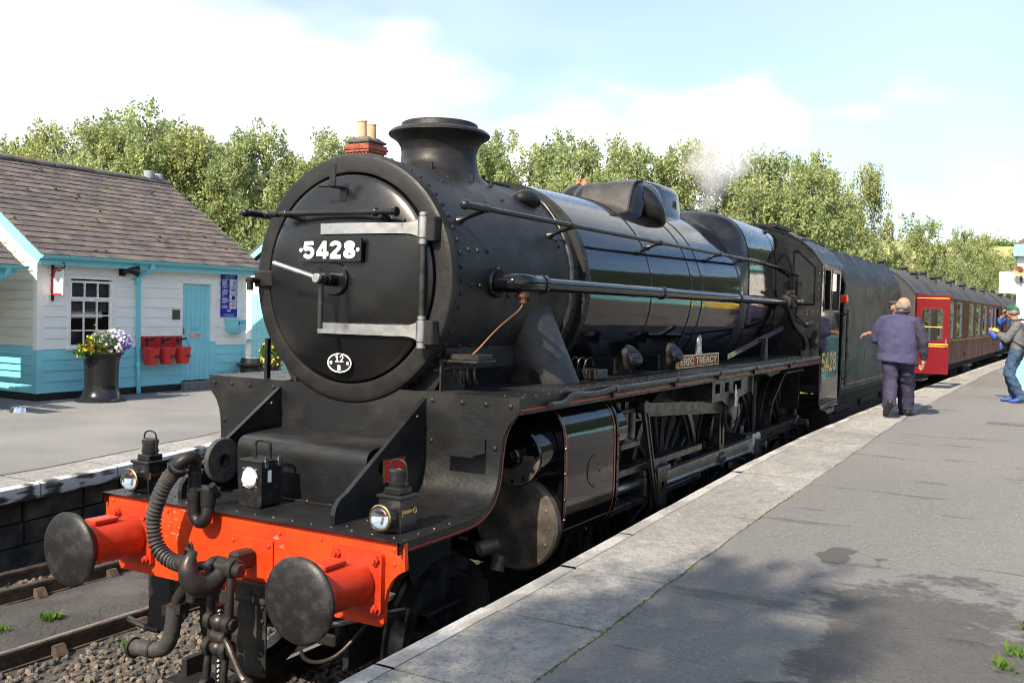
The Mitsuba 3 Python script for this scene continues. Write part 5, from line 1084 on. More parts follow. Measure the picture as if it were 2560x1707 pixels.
# door
dk_ = add('door', box(HX - .06, HX - .035, dor[0], dor[1], .93, dor[3]), 'turquoise', HU, smooth=False)
for j in range(6):
    w_ = (dor[1] - dor[0]) / 6; add('board', box(HX - .036, HX - .02, dor[0] + j * w_ + .003, dor[0] + (j + 1) * w_ - .003, .93, dor[3] - .01, .004), 'turquoise', dk_, smooth=False)
add('letter_plate', cat(box(HX - .02, HX - .012, 9.86, 10.06, 1.93, 1.99, .002), box(HX - .012, HX - .004, 9.86, 10.06, 1.982, 1.99)), 'turquoise_gloss', dk_, smooth=False)
add('handle', cat(ball((HX + .01, 9.655, 1.93), .022), box(HX - .02, HX - .014, 9.635, 9.675, 1.86, 2.0)), 'brass', dk_)
fr_ = add('door_frame', cat(box(HX - .03, HX + .03, dor[1], dor[1] + .13, 1.71, dor[3] + .10), box(HX - .03, HX + .02, dor[0] - .03, dor[0], 1.63, dor[3] + .02), box(HX - .03, HX + .03, dor[0] - .03, dor[1], dor[3], dor[3] + .10)), 'cream_board', HU, smooth=False)
add('lower_frame', cat(box(HX - .03, HX + .03, dor[1], dor[1] + .13, .90, 1.71), box(HX - .03, HX + .02, dor[0] - .03, dor[0], .9, 1.63)), 'turquoise', fr_, smooth=False)
add('door_step', box(HX - .05, HX + .12, dor[0] - .03, dor[1] + .13, .735, .905, .01), 'slab', HU, smooth=False)
ps = thing('private_sign', 'small red PRIVATE plate with white letters on the turquoise hut door', 'sign')
add('plate', extr(sbox(9.80, 1.795, 10.11, 1.88).buffer(-.03).buffer(.03), HX - .019, HX - .013, 'yz'), 'sign_red', ps, smooth=False)
add('border', extr(sbox(9.80, 1.795, 10.11, 1.88).buffer(-.03).buffer(.03).difference(sbox(9.808, 1.803, 10.102, 1.872).buffer(-.025).buffer(.025)), HX - .013, HX - .011, 'yz'), 'white_paint', ps, smooth=False)
add('lettering', text('PRIVATE', .044, (HX - .0125, 9.955, 1.816), (0, 1, 0), (0, 0, 1), .002, True, .25, True), 'white_paint', ps, smooth=False)
# roof of separate tiles
ER, RR = np.array([-11.02, 3.275]), np.array([-14.05, 5.235]); SL = np.linalg.norm(RR - ER); sd_ = (RR - ER) / SL; sn_ = np.array([-sd_[1], sd_[0]]) * -1
if sn_[1] < 0: sn_ = -sn_
RY0, RY1 = 6.33, 11.58
ro = add('roof', cat(extr(Polygon([tuple(ER - sn_ * .03), tuple(RR - sn_ * .03), tuple(RR - sn_ * .06), tuple(ER - sn_ * .06)]), RY0, RY1, 'xz'), extr(Polygon([(-14.05, 5.235), (-17.1, 3.26), (-17.1, 3.2), (-14.05, 5.17)]), RY0, RY1, 'xz')), 'slate', HU, smooth=False)
g = np.random.default_rng(21); NR = 19; rp = SL / NR; tiles = []
def px_u(P):
    d = np.array(P) - CO; rr = np.cross(CF, CU); return (d @ rr) / (d @ CF)
def tile_mesh(y0, y1, s0, s1, lift):
    pts = []
    for s_, h0, h1 in ((s0, .0 + .020 + lift, .0 + .0 + lift), (s1, .004, -.012)):
        for y in (y0, y1):
            for h in (h0, h1):
                q = ER + sd_ * s_ + sn_ * (h + g.uniform(-.0015, .0015)); pts.append((q[0], y, q[1]))
    return hull(pts)
moss_at = []
for r in range(NR):
    nT = 20; w_ = (RY1 - RY0) / nT; sh_ = (r % 2) * w_ * .5
    ys = [RY0] + [RY0 + w_ * i + sh_ for i in range(1 if sh_ == 0 else 0, nT)] + [RY1]
    ys = sorted(set(np.round(ys, 4)))
    for a, b in zip(ys[:-1], ys[1:]):
        if b - a < .02: continue
        j = g.uniform(-.006, .006)
        tiles.append((r, tile_mesh(a + .0025, b - .0025, r * rp - .035 + j, (r + 1) * rp + .02, g.uniform(0, .006)), px_u((ER[0] + sd_[0] * r * rp, (a + b) / 2, ER[1] + sd_[1] * r * rp))))
        if g.random() < .07: moss_at.append((r * rp - .03, g.uniform(a, b)))
tiles.sort(key=lambda t: (t[2] < -.53, t[0]))
rest = [[] for _ in tones]
pick = g.choice(len(tones), size=len(tiles), p=[.36, .24, .22, .10, .08])
for i, (r, m, u) in enumerate(tiles):
    if i < 300: add('tile', m, 'tile_%d' % pick[i], ro, smooth=False)
    else: rest[pick[i]].append(m)
for i, ms in enumerate(rest):
    if ms: add('upper_tiles', cat(ms), 'tile_%d' % i, ro, smooth=False, kind='stuff')
mo = []
for s_, y in moss_at + [(SL * .18, 11.0), (SL * .25, 10.9), (SL * .3, 10.75), (SL * .12, 11.2), (SL * .55, 8.6), (SL * .6, 8.3)]:
    for k in range(3):
        q = ER + sd_ * (s_ + g.uniform(0, .09)) + sn_ * .02; mo.append(hull([(q[0] + g.normal() * .022, y + g.normal() * .018, q[1] + g.normal() * .010 + .008) for _ in range(7)]))
add('moss', cat(mo), 'moss', ro, kind='stuff')
y = RY0
while y < RY1 - .05:
    L = min(.46, RY1 - y)
    q = [(-14.05 + .13 * math.cos(t), 5.20 + .10 * math.sin(t)) for t in np.linspace(-.25, math.pi + .25, 11)]
    dz = g.uniform(-.008, .008)
    add('ridge_tile', cat(grid(np.array([[(a, y + .006, b + dz) for a, b in q], [(a, y + L - .006, b + dz + .006) for a, b in q]])), extr(q, y + L - .012, y + L - .006, 'xz')), 'ridge_tile', ro, smooth=50); y += L
add('roof_vent', cat(cyl((-14.05, 11.05, 5.27), (-14.05, 11.05, 5.44), .11, .12, 16), cyl((-14.05, 11.33, 5.25), (-14.05, 11.33, 5.41), .09, n=14)), 'lead', HU)
for yv in (RY0, RY1):
    a, b = ER + sd_ * -.02, RR
    add('barge_board', extr(Polygon([tuple(a - sn_ * .02), tuple(b - sn_ * .02), tuple(b - sn_ * .19), tuple(a - sn_ * .19)]), *( (yv - .012, yv + .012) ), 'xz'), 'turquoise', ro, smooth=False)
add('fascia', box(HX + .20, HX + .225, RY0 + .014, RY1 - .014, 3.10, 3.235), 'turquoise', HU, smooth=False)
add('soffit', box(HX + .03, HX + .20, RY0 + .014, RY1 - .014, 3.20, 3.215), 'cream_board', HU, smooth=False)
th = np.linspace(math.pi, 2 * math.pi, 13)
gp_ = [(HX + .295 + .065 * math.cos(t), 3.262 + .065 * math.sin(t)) for t in th]
gu = add('gutter', cat(grid(np.array([[(a, RY0 - .02, b) for a, b in gp_], [(a, RY1 + .03, b) for a, b in gp_]])), *[extr(Polygon(gp_), y, y + .004, 'xz') for y in (RY0 - .02, RY1 + .026)], *[grid(np.array([[(HX + .295 + .070 * math.cos(t), yy_, 3.262 + .070 * math.sin(t)) for t in th] for yy_ in (y, y + .05)])) for y in (8.2, 9.9)]), 'turquoise_gloss', HU, smooth=40)
add('downpipe', cat(tube(spline([(HX + .295, 8.62, 3.21), (HX + .295, 8.62, 3.15), (HX + .26, 8.60, 3.09), (HX + .13, 8.51, 3.02), (HX + .085, 8.47, 2.95), (HX + .085, 8.47, 2.85)], 24), .042, 14), cyl((HX + .085, 8.47, 2.9), (HX + .085, 8.50, .76), .041, n=18), cyl((HX + .085, 8.47, 2.92), (HX + .085, 8.47, 2.80), .052, n=18, b=.006), cyl((HX + .085, 8.49, 1.27), (HX + .085, 8.49, 1.32), .05, n=18), box(HX, HX + .05, 8.40, 8.58, 1.275, 1.31, .004), box(HX, HX + .05, 8.38, 8.56, 2.90, 2.94, .004)), 'turquoise_gloss', HU)
# things fixed to or standing by the hut
sg = thing('hanging_sign', 'white and red hanging sign on a black bracket at the left corner of the hut', 'sign')
add('bracket', cat(box(HX + .025, HX + .05, 6.69, 6.73, 2.48, 3.22), tube([(HX + .05, 6.71, 3.045), (HX + .36, 6.71, 3.045)], .012, 8), tube([(HX + .03, 6.71, 3.16), (HX + .3, 6.71, 3.07)], .005, 6), tube(spline([(HX + .3, 6.71, 3.05), (HX + .35, 6.71, 3.07), (HX + .36, 6.71, 3.12), (HX + .32, 6.71, 3.14), (HX + .31, 6.71, 3.11)], 16), .009, 6), ball((HX + .06, 6.71, 3.14), .03)), 'frame_black', sg)
add('panel', box(HX + .055, HX + .33, 6.70, 6.72, 2.58, 3.02, .003), 'white_paint', sg, smooth=False)
add('panel_trim', cat(box(HX + .055, HX + .082, 6.697, 6.7, 2.58, 3.02), box(HX + .082, HX + .30, 6.697, 6.7, 2.58, 2.61), extr(Polygon([(HX + .082, 3.02), (HX + .30, 3.02), (HX + .28, 2.99), (HX + .2, 2.985), (HX + .16, 3.0), (HX + .12, 2.97), (HX + .10, 2.90), (HX + .082, 2.86)]), 6.697, 6.7, 'xz')), 'sign_red', sg, smooth=False)
lk_ = thing('horn_loudspeaker', 'black horn loudspeaker under the hut eaves beside the downpipe', 'loudspeaker')
add('horn', cat(lathe([(.05, 0), (.055, .1), (.07, .2), (.10, .29), (.108, .30), (.095, .295), (.03, .15)], (HX + .16, 8.04, 3.09), (0.25, 1, -.1), 24)), 'pot_black', lk_)
add('bracket', cat(box(HX + .03, HX + .16, 8.12, 8.16, 3.0, 3.03), box(HX + .02, HX + .05, 8.08, 8.20, 2.97, 3.1)), 'frame_black', lk_, smooth=False)
bb = thing('bucket_board', 'red board with three black hooks fixed to the hut beside the door', 'board')
add('board', box(HX + .028, HX + .048, 8.535, 9.57, 1.595, 1.835, .003), 'sign_red', bb, smooth=False)
for y in (8.70, 9.08, 9.45): add('hook', cat(box(HX + .048, HX + .06, y - .035, y + .035, 1.68, 1.80, .004), tube(spline([(HX + .06, y, 1.75), (HX + .12, y, 1.76), (HX + .26, y, 1.79), (HX + .30, y, 1.80)], 12), .016, 8)), 'frame_black', bb)
for i, y in enumerate((8.64, 9.02, 9.40)):
    bu = thing('fire_bucket', ('red fire bucket hanging leftmost on the red board', 'red fire bucket hanging in the middle of the red board', 'red fire bucket hanging rightmost, beside the turquoise door')[i], 'bucket', 'red fire buckets on the hut wall')
    c = (HX + .25, y, 0)
    add('pail', lathe([(0, 1.312), (.118, 1.312), (.12, 1.30), (.122, 1.32), (.168, 1.61), (.174, 1.615), (.170, 1.622), (.163, 1.612), (.116, 1.33), (0, 1.33)], c, (0, 0, 1), 40), 'bucket_red', bu)
    add('handle', tube([(c[0] + .0, y + .168 * math.cos(t), 1.60 + .20 * math.sin(t)) for t in np.linspace(0, math.pi, 20)], .0065, 8), 'steel_oily', bu)
    add('ear', cat(ball((c[0], y - .17, 1.6), .014), ball((c[0], y + .17, 1.6), .014)), 'steel_oily', bu)
    add('lettering', text('FIRE', .05, (HX + .25 + .155, y + .02, 1.43), (0, 1, 0), (0.16, 0, 1), .002, True, .13, True), 'frame_black', bu, smooth=False)
po = thing('notice_board', 'tall blue notice about helping the station group, with four small pictures', 'notice')
add('panel', box(HX + .026, HX + .036, 10.59, 11.05, 2.215, 3.18), 'poster_blue', po, smooth=False)
PX = HX + .0365
for j, s_ in enumerate(('GROSMONT STATION', 'GROUP NEEDS', 'YOUR HELP')): add('heading', text(s_, .040, (PX, 10.82, 3.105 - .055 * j), (0, 1, 0), (0, 0, 1), .0012, False, (.42, .28, .22)[j], True), 'poster_pale', po, smooth=False)
gg = random.Random(4)
for j in range(26):
    if j in (8, 15, 22): continue
    add('text_line', box(PX, PX + .001, 10.62, 10.62 + gg.uniform(.13, .19) * (.6 if j in (7, 14, 21) else 1), 3.0 - j * .0235 - .011, 3.0 - j * .0235), 'poster_pale', po, smooth=False)
for j in range(4):
    z = 2.86 - j * .158
    p_ = add('picture', box(PX, PX + .0015, 10.83, 11.03, z, z + .145), 'poster_pale', po, smooth=False)
    add('patch', cat(*[box(PX + .0015, PX + .002, 10.85 + gg.uniform(0, .1), 10.96 + gg.uniform(0, .06), z + .01 + gg.uniform(0, .06), z + .08 + gg.uniform(0, .05)) for _ in range(2)]), ('poster_grey', 'poster_grey', 'frame_black', 'poster_pink')[j], p_, smooth=False)
add('emblem', cat(extr(Polygon([(10.82 + .06 * math.cos(t), 2.345 + .02 * math.sin(t)) for t in np.linspace(0, 6.28, 24)]), PX, PX + .001, 'yz'), box(PX, PX + .001, 10.66, 10.98, 2.262, 2.272), box(PX, PX + .001, 10.72, 10.92, 2.24, 2.248)), 'poster_pale', po, smooth=False)
mb_ = thing('letter_box', 'turquoise letter box with a small padlock on the hut wall under the blue notice', 'letter box')
add('case', cat(box(HX + .02, HX + .26, 10.72, 11.10, 1.94, 2.15, .004), hull([(HX + .02, y, z) for y in (10.70, 11.12) for z in (2.15, 2.19)] + [(HX + .28, y, 2.15) for y in (10.70, 11.12)] + [(HX + .28, y, 2.16) for y in (10.70, 11.12)])), 'turquoise', mb_, smooth=False)
add('lower_bowl', lathe([(0, -.02), (.10, -.005), (.15, .04), (.16, .08)], (HX + .13, 10.89, 1.86), (0, 0, 1), 24), 'turquoise', mb_)
add('padlock', cat(box(HX + .262, HX + .285, 10.88, 10.92, 1.98, 2.03, .006), tube([(HX + .272, 10.90 + .014 * math.cos(t), 2.03 + .03 * math.sin(t)) for t in np.linspace(0, math.pi, 10)], .004, 6)), 'chrome', mb_)
add('hasp', cat(box(HX + .261, HX + .268, 10.89, 10.91, 2.03, 2.12), box(HX + .261, HX + .266, 10.96, 11.02, 2.09, 2.105)), 'frame_black', mb_, smooth=False)
add('plaque', box(HX + .026, HX + .04, 9.335, 9.525, 2.16, 2.355, .003), 'plaque_bronze', None, smooth=False, label='small square bronze plaque on the hut wall left of the turquoise door', cat_='plaque')
# planters made of old black chimneys, and their flowers
def bunch(n, c, sx_, sy_, sz_, size, seed, tilt=1.0):
    q = np.random.default_rng(seed); d = q.normal(size=(n, 3)); d /= np.linalg.norm(d, axis=1, keepdims=True); rr = q.uniform(.25, 1, (n, 1)) ** .5
    p = np.array(c) + d * rr * [sx_, sy_, sz_]; a = q.normal(size=(n, 3)) + d * .6; a /= np.linalg.norm(a, axis=1, keepdims=True); b = np.cross(a, q.normal(size=(n, 3))); b /= np.linalg.norm(b, axis=1, keepdims=True); s_ = size * q.uniform(.6, 1.3, (n, 1))
    V_ = np.stack([p - a * s_, p + b * s_ * .5 * tilt, p + a * s_, p - b * s_ * .5 * tilt], 1).reshape(-1, 3); i = np.arange(n) * 4
    return trimesh.Trimesh(V_, np.vstack([np.stack([i, i + 1, i + 2], 1), np.stack([i, i + 2, i + 3], 1)]), process=False)
def blooms(n, c, sx_, sy_, sz_, r, seed):
    q = np.random.default_rng(seed); out = []
    for _ in range(n):
        d = q.normal(size=3); d /= np.linalg.norm(d); p = np.array(c) + d * [sx_, sy_, sz_] * q.uniform(.75, 1.02); f = d * [1, 1, 1] + [.5, -.5, .4]; f /= np.linalg.norm(f)
        rr = r * q.uniform(.7, 1.2); out.append(lathe([(rr, .25 * rr), (rr * .55, .0), (.001, -.1 * rr)], p, f, 5))
    return cat(out)
P1 = np.array([-10.62, 7.22, .74])
p1k = thing('flower_planter', 'tall black planter with a flared foot, white, violet and orange flowers, by the hut window', 'planter')
add('pot', lathe([(.43, 0), (.425, .02), (.36, .055), (.31, .12), (.285, .22), (.278, .30), (.285, .6), (.30, .74), (.33, .80), (.365, .835), (.37, .85), (.35, .862), (.30, .85), (.29, .78), (0, .78)], P1, (0, 0, 1), 56), 'pot_black', p1k)
add('foliage', cat(bunch(700, P1 + [0, .05, 1.0], .30, .36, .20, .035, 1), bunch(260, P1 + [.05, -.28, .90], .18, .30, .14, .035, 2)), 'leaf_bright', p1k, kind='stuff')
add('silver_foliage', bunch(420, P1 + [.02, -.02, 1.10], .20, .16, .16, .032, 3), 'leaf_silver', p1k, kind='stuff')
add('white_flowers', cat(blooms(75, P1 + [.05, .22, 1.10], .24, .28, .16, .028, 4), blooms(16, P1 + [.2, .1, .96], .16, .22, .08, .03, 14)), 'petal_white', p1k, kind='stuff')
add('violet_flowers', blooms(120, P1 + [.05, .30, 1.04], .26, .26, .17, .030, 5), 'petal_violet', p1k, kind='stuff')
add('orange_flowers', blooms(24, P1 + [.10, -.24, .97], .2, .24, .08, .019, 6), 'petal_orange', p1k, kind='stuff')
add('yellow_flowers', cat(blooms(7, P1 + [.0, -.1, 1.18], .12, .2, .2, .024, 7), blooms(5, P1 + [.1, -.45, .86], .1, .12, .08, .03, 8)), 'petal_yellow', p1k, kind='stuff')
P2 = np.array([-10.86, 11.13, .74])
p2k = thing('flower_planter', 'black brimmed planter full of yellow flowers beyond the right end of the hut', 'planter')
add('pot', lathe([(.36, 0), (.30, .05), (.27, .15), (.27, .36), (.29, .42), (.355, .475), (.36, .495), (.27, .52), (.25, .60), (.245, .62), (0, .62)], P2, (0, 0, 1), 48), 'pot_black', p2k)
add('bowl', lathe([(0, 0), (.22, .0), (.26, .1), (.28, .32), (.29, .34), (.25, .34), (0, .28)], P2 + [.3, .12, .12], (0, 0, 1), 40), 'pot_black', p2k)
add('foliage', cat(bunch(900, P2 + [.36, .16, .70], .26, .28, .30, .045, 11), bunch(150, P2 + [.3, .2, .45], .25, .3, .12, .04, 12)), 'leaf_bright', p2k, kind='stuff')
add('yellow_flowers', blooms(55, P2 + [.38, .14, .74], .24, .26, .28, .036, 13), 'petal_yellow', p2k, kind='stuff')
add('cream_flowers', blooms(70, P2 + [.42, .16, .58], .22, .30, .18, .030, 15), 'petal_cream', p2k, kind='stuff')
add('dog_bowl', lathe([(0, .005), (.10, .005), (.125, 0), (.105, .07), (.10, .072), (.085, .03), (0, .025)], (-10.08, 5.30, LZ + .004), (0, 0, 1), 32), 'chrome', None, label='small shiny metal dog bowl on the far platform in front of the hut', cat_='bowl')
# bench end at the left frame edge
bn = thing('bench', 'turquoise bench end reaching in at the left frame edge', 'bench')
for j in range(4): add('slat', box(-11.6, -9.65, 4.86 + j * .10, 4.945 + j * .10, 1.165, 1.195, .004), 'turquoise_gloss', bn, smooth=False)
for j in range(3): add('back_slat', box(-11.6, -9.99, 5.27, 5.29, 1.28 + j * .11, 1.37 + j * .11, .008), 'turquoise_gloss', bn, smooth=False)
for x in (-10.55, -11.4): add('leg', cat(box(x - .03, x + .03, 4.88, 4.94, LZ, 1.165), box(x - .03, x + .03, 5.2, 5.26, LZ, 1.62)), 'turquoise_gloss', bn, smooth=False)
# --- the neighbouring canopy-roofed building at the left frame edge
H2 = thing('station_building', 'tiled roof corner with a turquoise gutter at the left frame edge', 'building')
E2, R2_ = np.array([-11.08, 3.07]), np.array([-14.2, 5.10]); d2 = (R2_ - E2) / np.linalg.norm(R2_ - E2); n2_ = np.array([-d2[1], d2[0]]); n2_ = n2_ if n2_[1] > 0 else -n2_
add('wall', cat(box(-17, -13.0, -8, 5.8, .74, 3.3), extr(Polygon([(-17, 3.3), (-13, 3.3), (-14.2, 4.95), (-15.6, 4.2)]), 5.7, 5.8, 'xz')), 'cream_end', H2, smooth=False)
rf2 = add('roof', cat(extr(Polygon([tuple(E2 - n2_ * .02), tuple(R2_ - n2_ * .02), tuple(R2_ - n2_ * .06), tuple(E2 - n2_ * .06)]), -8, 5.95, 'xz'), extr(Polygon([(-14.2, 5.1), (-17.3, 3.1), (-17.3, 3.05), (-14.2, 5.05)]), -8, 5.95, 'xz')), 'slate', H2, smooth=False)
for r in range(9):
    for c in range(6):
        y1 = 5.95 - c * .262 + (0 if r % 2 else -.131) + (.131 if c == 0 and r % 2 == 0 else 0); y0 = 5.95 - (c + 1) * .262 + (0 if r % 2 else -.131); s0, s1 = r * rp - .035, (r + 1) * rp + .02; pts = []
        for s_, h0, h1 in ((s0, .024, .002), (s1, .004, -.012)):
            for yv in (y0 + .003, y1 - .003):
                for h in (h0, h1):
                    q = E2 + d2 * s_ + n2_ * h; pts.append((q[0], yv, q[1]))
        add('tile', hull(pts), 'tile_%d' % gg.choice([0, 0, 1, 2, 3]), rf2, smooth=False)
g2 = [(-11.01 + .065 * math.cos(t), 3.05 + .065 * math.sin(t)) for t in th]
add('gutter', cat(grid(np.array([[(a, -8, b + .0) for a, b in g2], [(a, 6.06, b) for a, b in g2]])), extr(Polygon(g2), 6.055, 6.06, 'xz')), 'turquoise_gloss', H2, smooth=40)
add('fascia', box(-11.12, -11.09, -8, 5.93, 2.90, 3.03), 'turquoise', H2, smooth=False)
add('downpipe', tube(spline([(-11.01, 5.72, 3.0), (-11.02, 5.72, 2.92), (-11.2, 5.66, 2.80), (-11.8, 5.5, 2.62), (-12.7, 5.3, 2.50), (-12.94, 5.25, 2.35)], 24), .045, 12), 'turquoise_gloss', H2)
# --- white shed beyond the hut
SH = thing('white_shed', 'sunlit white shed with turquoise door and barge board behind the right end of the hut', 'shed')
sg_ = Polygon([(-15.5, .74), (-9.6, .74), (-9.6, 3.05), (-12.55, 4.95), (-15.5, 3.05)])
sw_ = add('wall', extr(sg_, 15.0, 19.0, 'xz'), 'white_board', SH, smooth=False)
for r in range(14):
    z0 = .80 + r * .16; add('weatherboard', hull([(x, 15.0 - a, z) for x in (-15.45, -14.75) for a, z in ((0, z0 + .159), (.006, z0 + .159), (.02, z0), (0, z0))]), 'white_board', sw_, smooth=False)
for r in range(9):
    z0 = 2.80 + r * .16; x0 = -15.45 + max(0, (z0 + .16 - 3.05)) / .644 + .05
    add('weatherboard', hull([(x, 15.0 - a, z) for x in (x0, -25.1 - x0 + .1) for a, z in ((0, z0 + .159), (.006, z0 + .159), (.02, z0), (0, z0))]), 'white_board', sw_, smooth=False)
dq = add('door', box(-14.70, -13.2, 14.97, 15.0, .80, 2.74), 'turquoise', SH, smooth=False)
for j in range(9): add('board', box(-14.66 + j * .16, -14.505 + j * .16, 14.955, 14.97, .82, 2.70, .004), 'turquoise', dq, smooth=False)
add('ledge', box(-15.1, -14.74, 14.86, 15.0, 1.50, 1.56, .01), 'turquoise', SH, smooth=False)
for sgn in (-1, 1):
    xe = -12.55 + sgn * 3.15
    add('barge_board', extr(Polygon([(-12.55, 5.06), (xe, 3.03), (xe, 2.86), (-12.55, 4.89)]), 14.72, 14.745, 'xz'), 'turquoise', SH, smooth=False)
    add('roof', extr(Polygon([(-12.55, 5.12), (xe, 3.09), (xe, 3.04), (-12.55, 5.07)]), 14.70, 19.2, 'xz'), 'slate', SH, smooth=False)
# --- brick house whose chimney stacks rise behind the locomotive
BH = thing('brick_house', 'brick house hidden behind the locomotive, only its two chimney stacks rising over it', 'house')
add('wall', cat(box(-14.4, -8.1, 18.2, 22.8, .7, 4.4)), 'brick_1', BH, smooth=False)
add('roof', extr(Polygon([(18.0, 4.2), (20.5, 5.0), (23.0, 4.2)]), -14.5, -8.0, 'yz'), 'slate', BH, smooth=False)
def stack(cx, cy, wx, wy, z0, z1, pots, parent, lbl):
    k = add('chimney_stack', box(cx - wx / 2 + .01, cx + wx / 2 - .01, cy - wy / 2 + .01, cy + wy / 2 - .01, 4.5, z1), 'mortar', parent, smooth=False, label=lbl)
    n = int((z1 - z0) / .077); q = random.Random(int(cx * 10)); bs = []
    for r in range(n):
        z = z0 + r * .077; o = .0 if r < n - 4 else (.03, .06, .09, .06)[r - n + 4]
        hx, hy = wx / 2 + o, wy / 2 + o
        for face in range(2):
            L = 2 * hx if face == 0 else 2 * hy
            if r == n - 4:   # dentil course
                m_ = int(L / .11); ed = np.linspace(0, L, m_ * 2 + 1); rngs = [(ed[i], ed[i + 1]) for i in range(0, m_ * 2, 2)]
            else:
                m_ = max(2, round(L / .225)); ed = np.linspace(0, L, m_ + 1) + (0 if r % 2 else L / m_ / 2); ed = np.clip(np.r_[0, ed], 0, L); rngs = [(a, b) for a, b in zip(ed[:-1], ed[1:]) if b - a > .03]
            for a, b in rngs:
                if face == 0: bm_ = box(cx - hx + a + .004, cx - hx + b - .004, cy - hy, cy - hy + .10, z + .004, z + .073)
                else: bm_ = box(cx + hx - .10, cx + hx, cy - hy + a + (.104 if a < .1 else .004), cy - hy + b - .004, z + .004, z + .073)
                add('brick', bm_, 'brick_%d' % q.choice([0, 0, 1, 1, 2]), k, smooth=False)
    add('cap', cat(box(cx - wx / 2 - .05, cx + wx / 2 + .05, cy - wy / 2 - .05, cy + wy / 2 + .05, z1, z1 + .06), hull([(cx + a * wx / 2 * 1.05, cy + b * wy / 2 * 1.05, z1 + .06) for a in (-1, 1) for b in (-1, 1)] + [(cx + a * wx / 2 * .7, cy + b * wy / 2 * .7, z1 + .17) for a in (-1, 1) for b in (-1, 1)])), 'ridge_tile', k, smooth=False)
    for x, h, r_p, m in pots: add('chimney_pot', cat(lathe([(r_p * .95, 0), (r_p * .85, h * .9), (r_p * .98, h * .93), (r_p * .98, h), (r_p * .7, h), (r_p * .65, h * .6)], (cx + x, cy, z1 + .10), (0, 0, 1), 24)), m, k)
stack(-13.78, 18.5, .74, .74, 6.3, 7.20, [(-.15, .58, .15, 'pot_buff'), (.19, .45, .145, 'pot_buff')], BH, 'tall red brick chimney stack with two buff pots')
stack(-8.62, 22.2, .50, .45, 5.3, 5.90, [(-.09, .42, .085, 'pot_terracotta'), (.13, .42, .085, 'pot_terracotta')], BH, 'small brick chimney stack with two terracotta pots')
# --- timber station building at the right frame edge (its white wall mirrors in the locomotive)
RB = thing('platform_building', 'white and turquoise timber platform building at the right frame edge', 'building')
bx0, by0, bx1 = 3.22, 18.5, 4.7
add('wall', box(bx0, bx1, by0, 24.0, PZ - .05, 4.2), 'white_board', RB, smooth=False)
add('corner_post', cat(box(bx0 - .05, bx0 + .10, by0 - .05, by0 + .10, 2.05, 3.86)), 'white_board', RB, smooth=False)
add('lower_corner_post', cat(box(bx0 - .05, bx0 + .10, by0 - .05, by0 + .10, PZ, 2.05)), 'turquoise', RB, smooth=False)
lw = add('lower_wall', cat(box(bx0 - .02, bx1, by0 - .02, by0, PZ, 2.05), box(bx0 - .02, bx0, by0, 24, PZ, 2.05)), 'turquoise', RB, smooth=False)
for r in range(6): add('weatherboard', hull([(x, by0 - .02 - a, z) for x in (bx0 + .1, bx1) for a, z in ((0, PZ + .155 * (r + 1)), (.006, PZ + .155 * (r + 1)), (.022, PZ + .155 * r), (0, PZ + .155 * r))]), 'turquoise', lw, smooth=False)
add('fascia', cat(box(bx0 - .12, bx1 + .1, by0 - .22, by0 - .19, 3.86, 4.10), box(bx0 - .12, bx0 - .09, by0 - .19, 24.2, 3.86, 4.10)), 'turquoise', RB, smooth=False)
add('roof', cat(box(bx0 - .1, bx1 + .1, by0 - .18, 24.2, 4.04, 4.09), extr(Polygon([(bx0 - .12, 4.1), (bx1 + .1, 4.1), ((bx0 + bx1) / 2, 4.75)]), by0 - .1, 24.2, 'xz')), 'slate', RB, smooth=False)
for y in (19.6, 21.8): add('window', box(bx0 - .03, bx0 - .005, y, y + 1.2, 2.2, 3.3), 'glass_dark', RB, smooth=False)
ws = thing('station_sign', 'blank white sign board with a thin pink edge projecting from the platform building', 'sign')
add('board', box(2.845, 3.165, by0 - .06, by0 - .03, 3.10, 3.55, .004), 'white_paint', ws, smooth=False)
add('edge', box(2.84, 3.17, by0 - .065, by0 - .06, 3.54, 3.555), 'poster_pink', ws, smooth=False)
hs_ = thing('platform_loudspeaker', 'cream horn loudspeaker on the white corner post at the right frame edge', 'loudspeaker')
add('horn', lathe([(.03, 0), (.04, .1), (.07, .18), (.10, .22), (.095, .215), (.03, .08)], (bx0 + .03, by0 - .05, 3.55), (-.2, -1, 0), 24), 'pot_buff', hs_)
add('bracket', box(bx0 + .01, bx0 + .05, by0 - .16, by0 - .05, 3.32, 3.44, .01), 'frame_black', hs_, smooth=False)
fe = thing('added_fence', 'unseen turquoise fence added behind the right-hand platform to mirror in the boiler', 'fence')  # fence made up for the turquoise band mirrored in the boiler
for j in range(14): add('panel', box(5.2 + j * .62, 5.8 + j * .62, 25.0, 25.04, PZ, 2.05), 'turquoise', fe, smooth=False)
add('rail', box(5.2, 13.9, 24.97, 25.07, 2.05, 2.12), 'white_board', fe, smooth=False)
gb = thing('added_bin', 'unseen yellow bin added before the turquoise fence to mirror in the boiler', 'bin')  # bin made up for the yellow streak in the boiler reflection
add('bin_body', box(6.6, 7.9, 24.2, 24.9, PZ, 1.85, .04), 'petal_bin', gb, smooth=False)
add('lid', hull([(x, y, z) for x in (6.56, 7.94) for y, z in ((24.16, 1.85), (24.94, 1.85), (24.3, 2.05), (24.8, 2.05))]), 'petal_bin', gb, smooth=False)
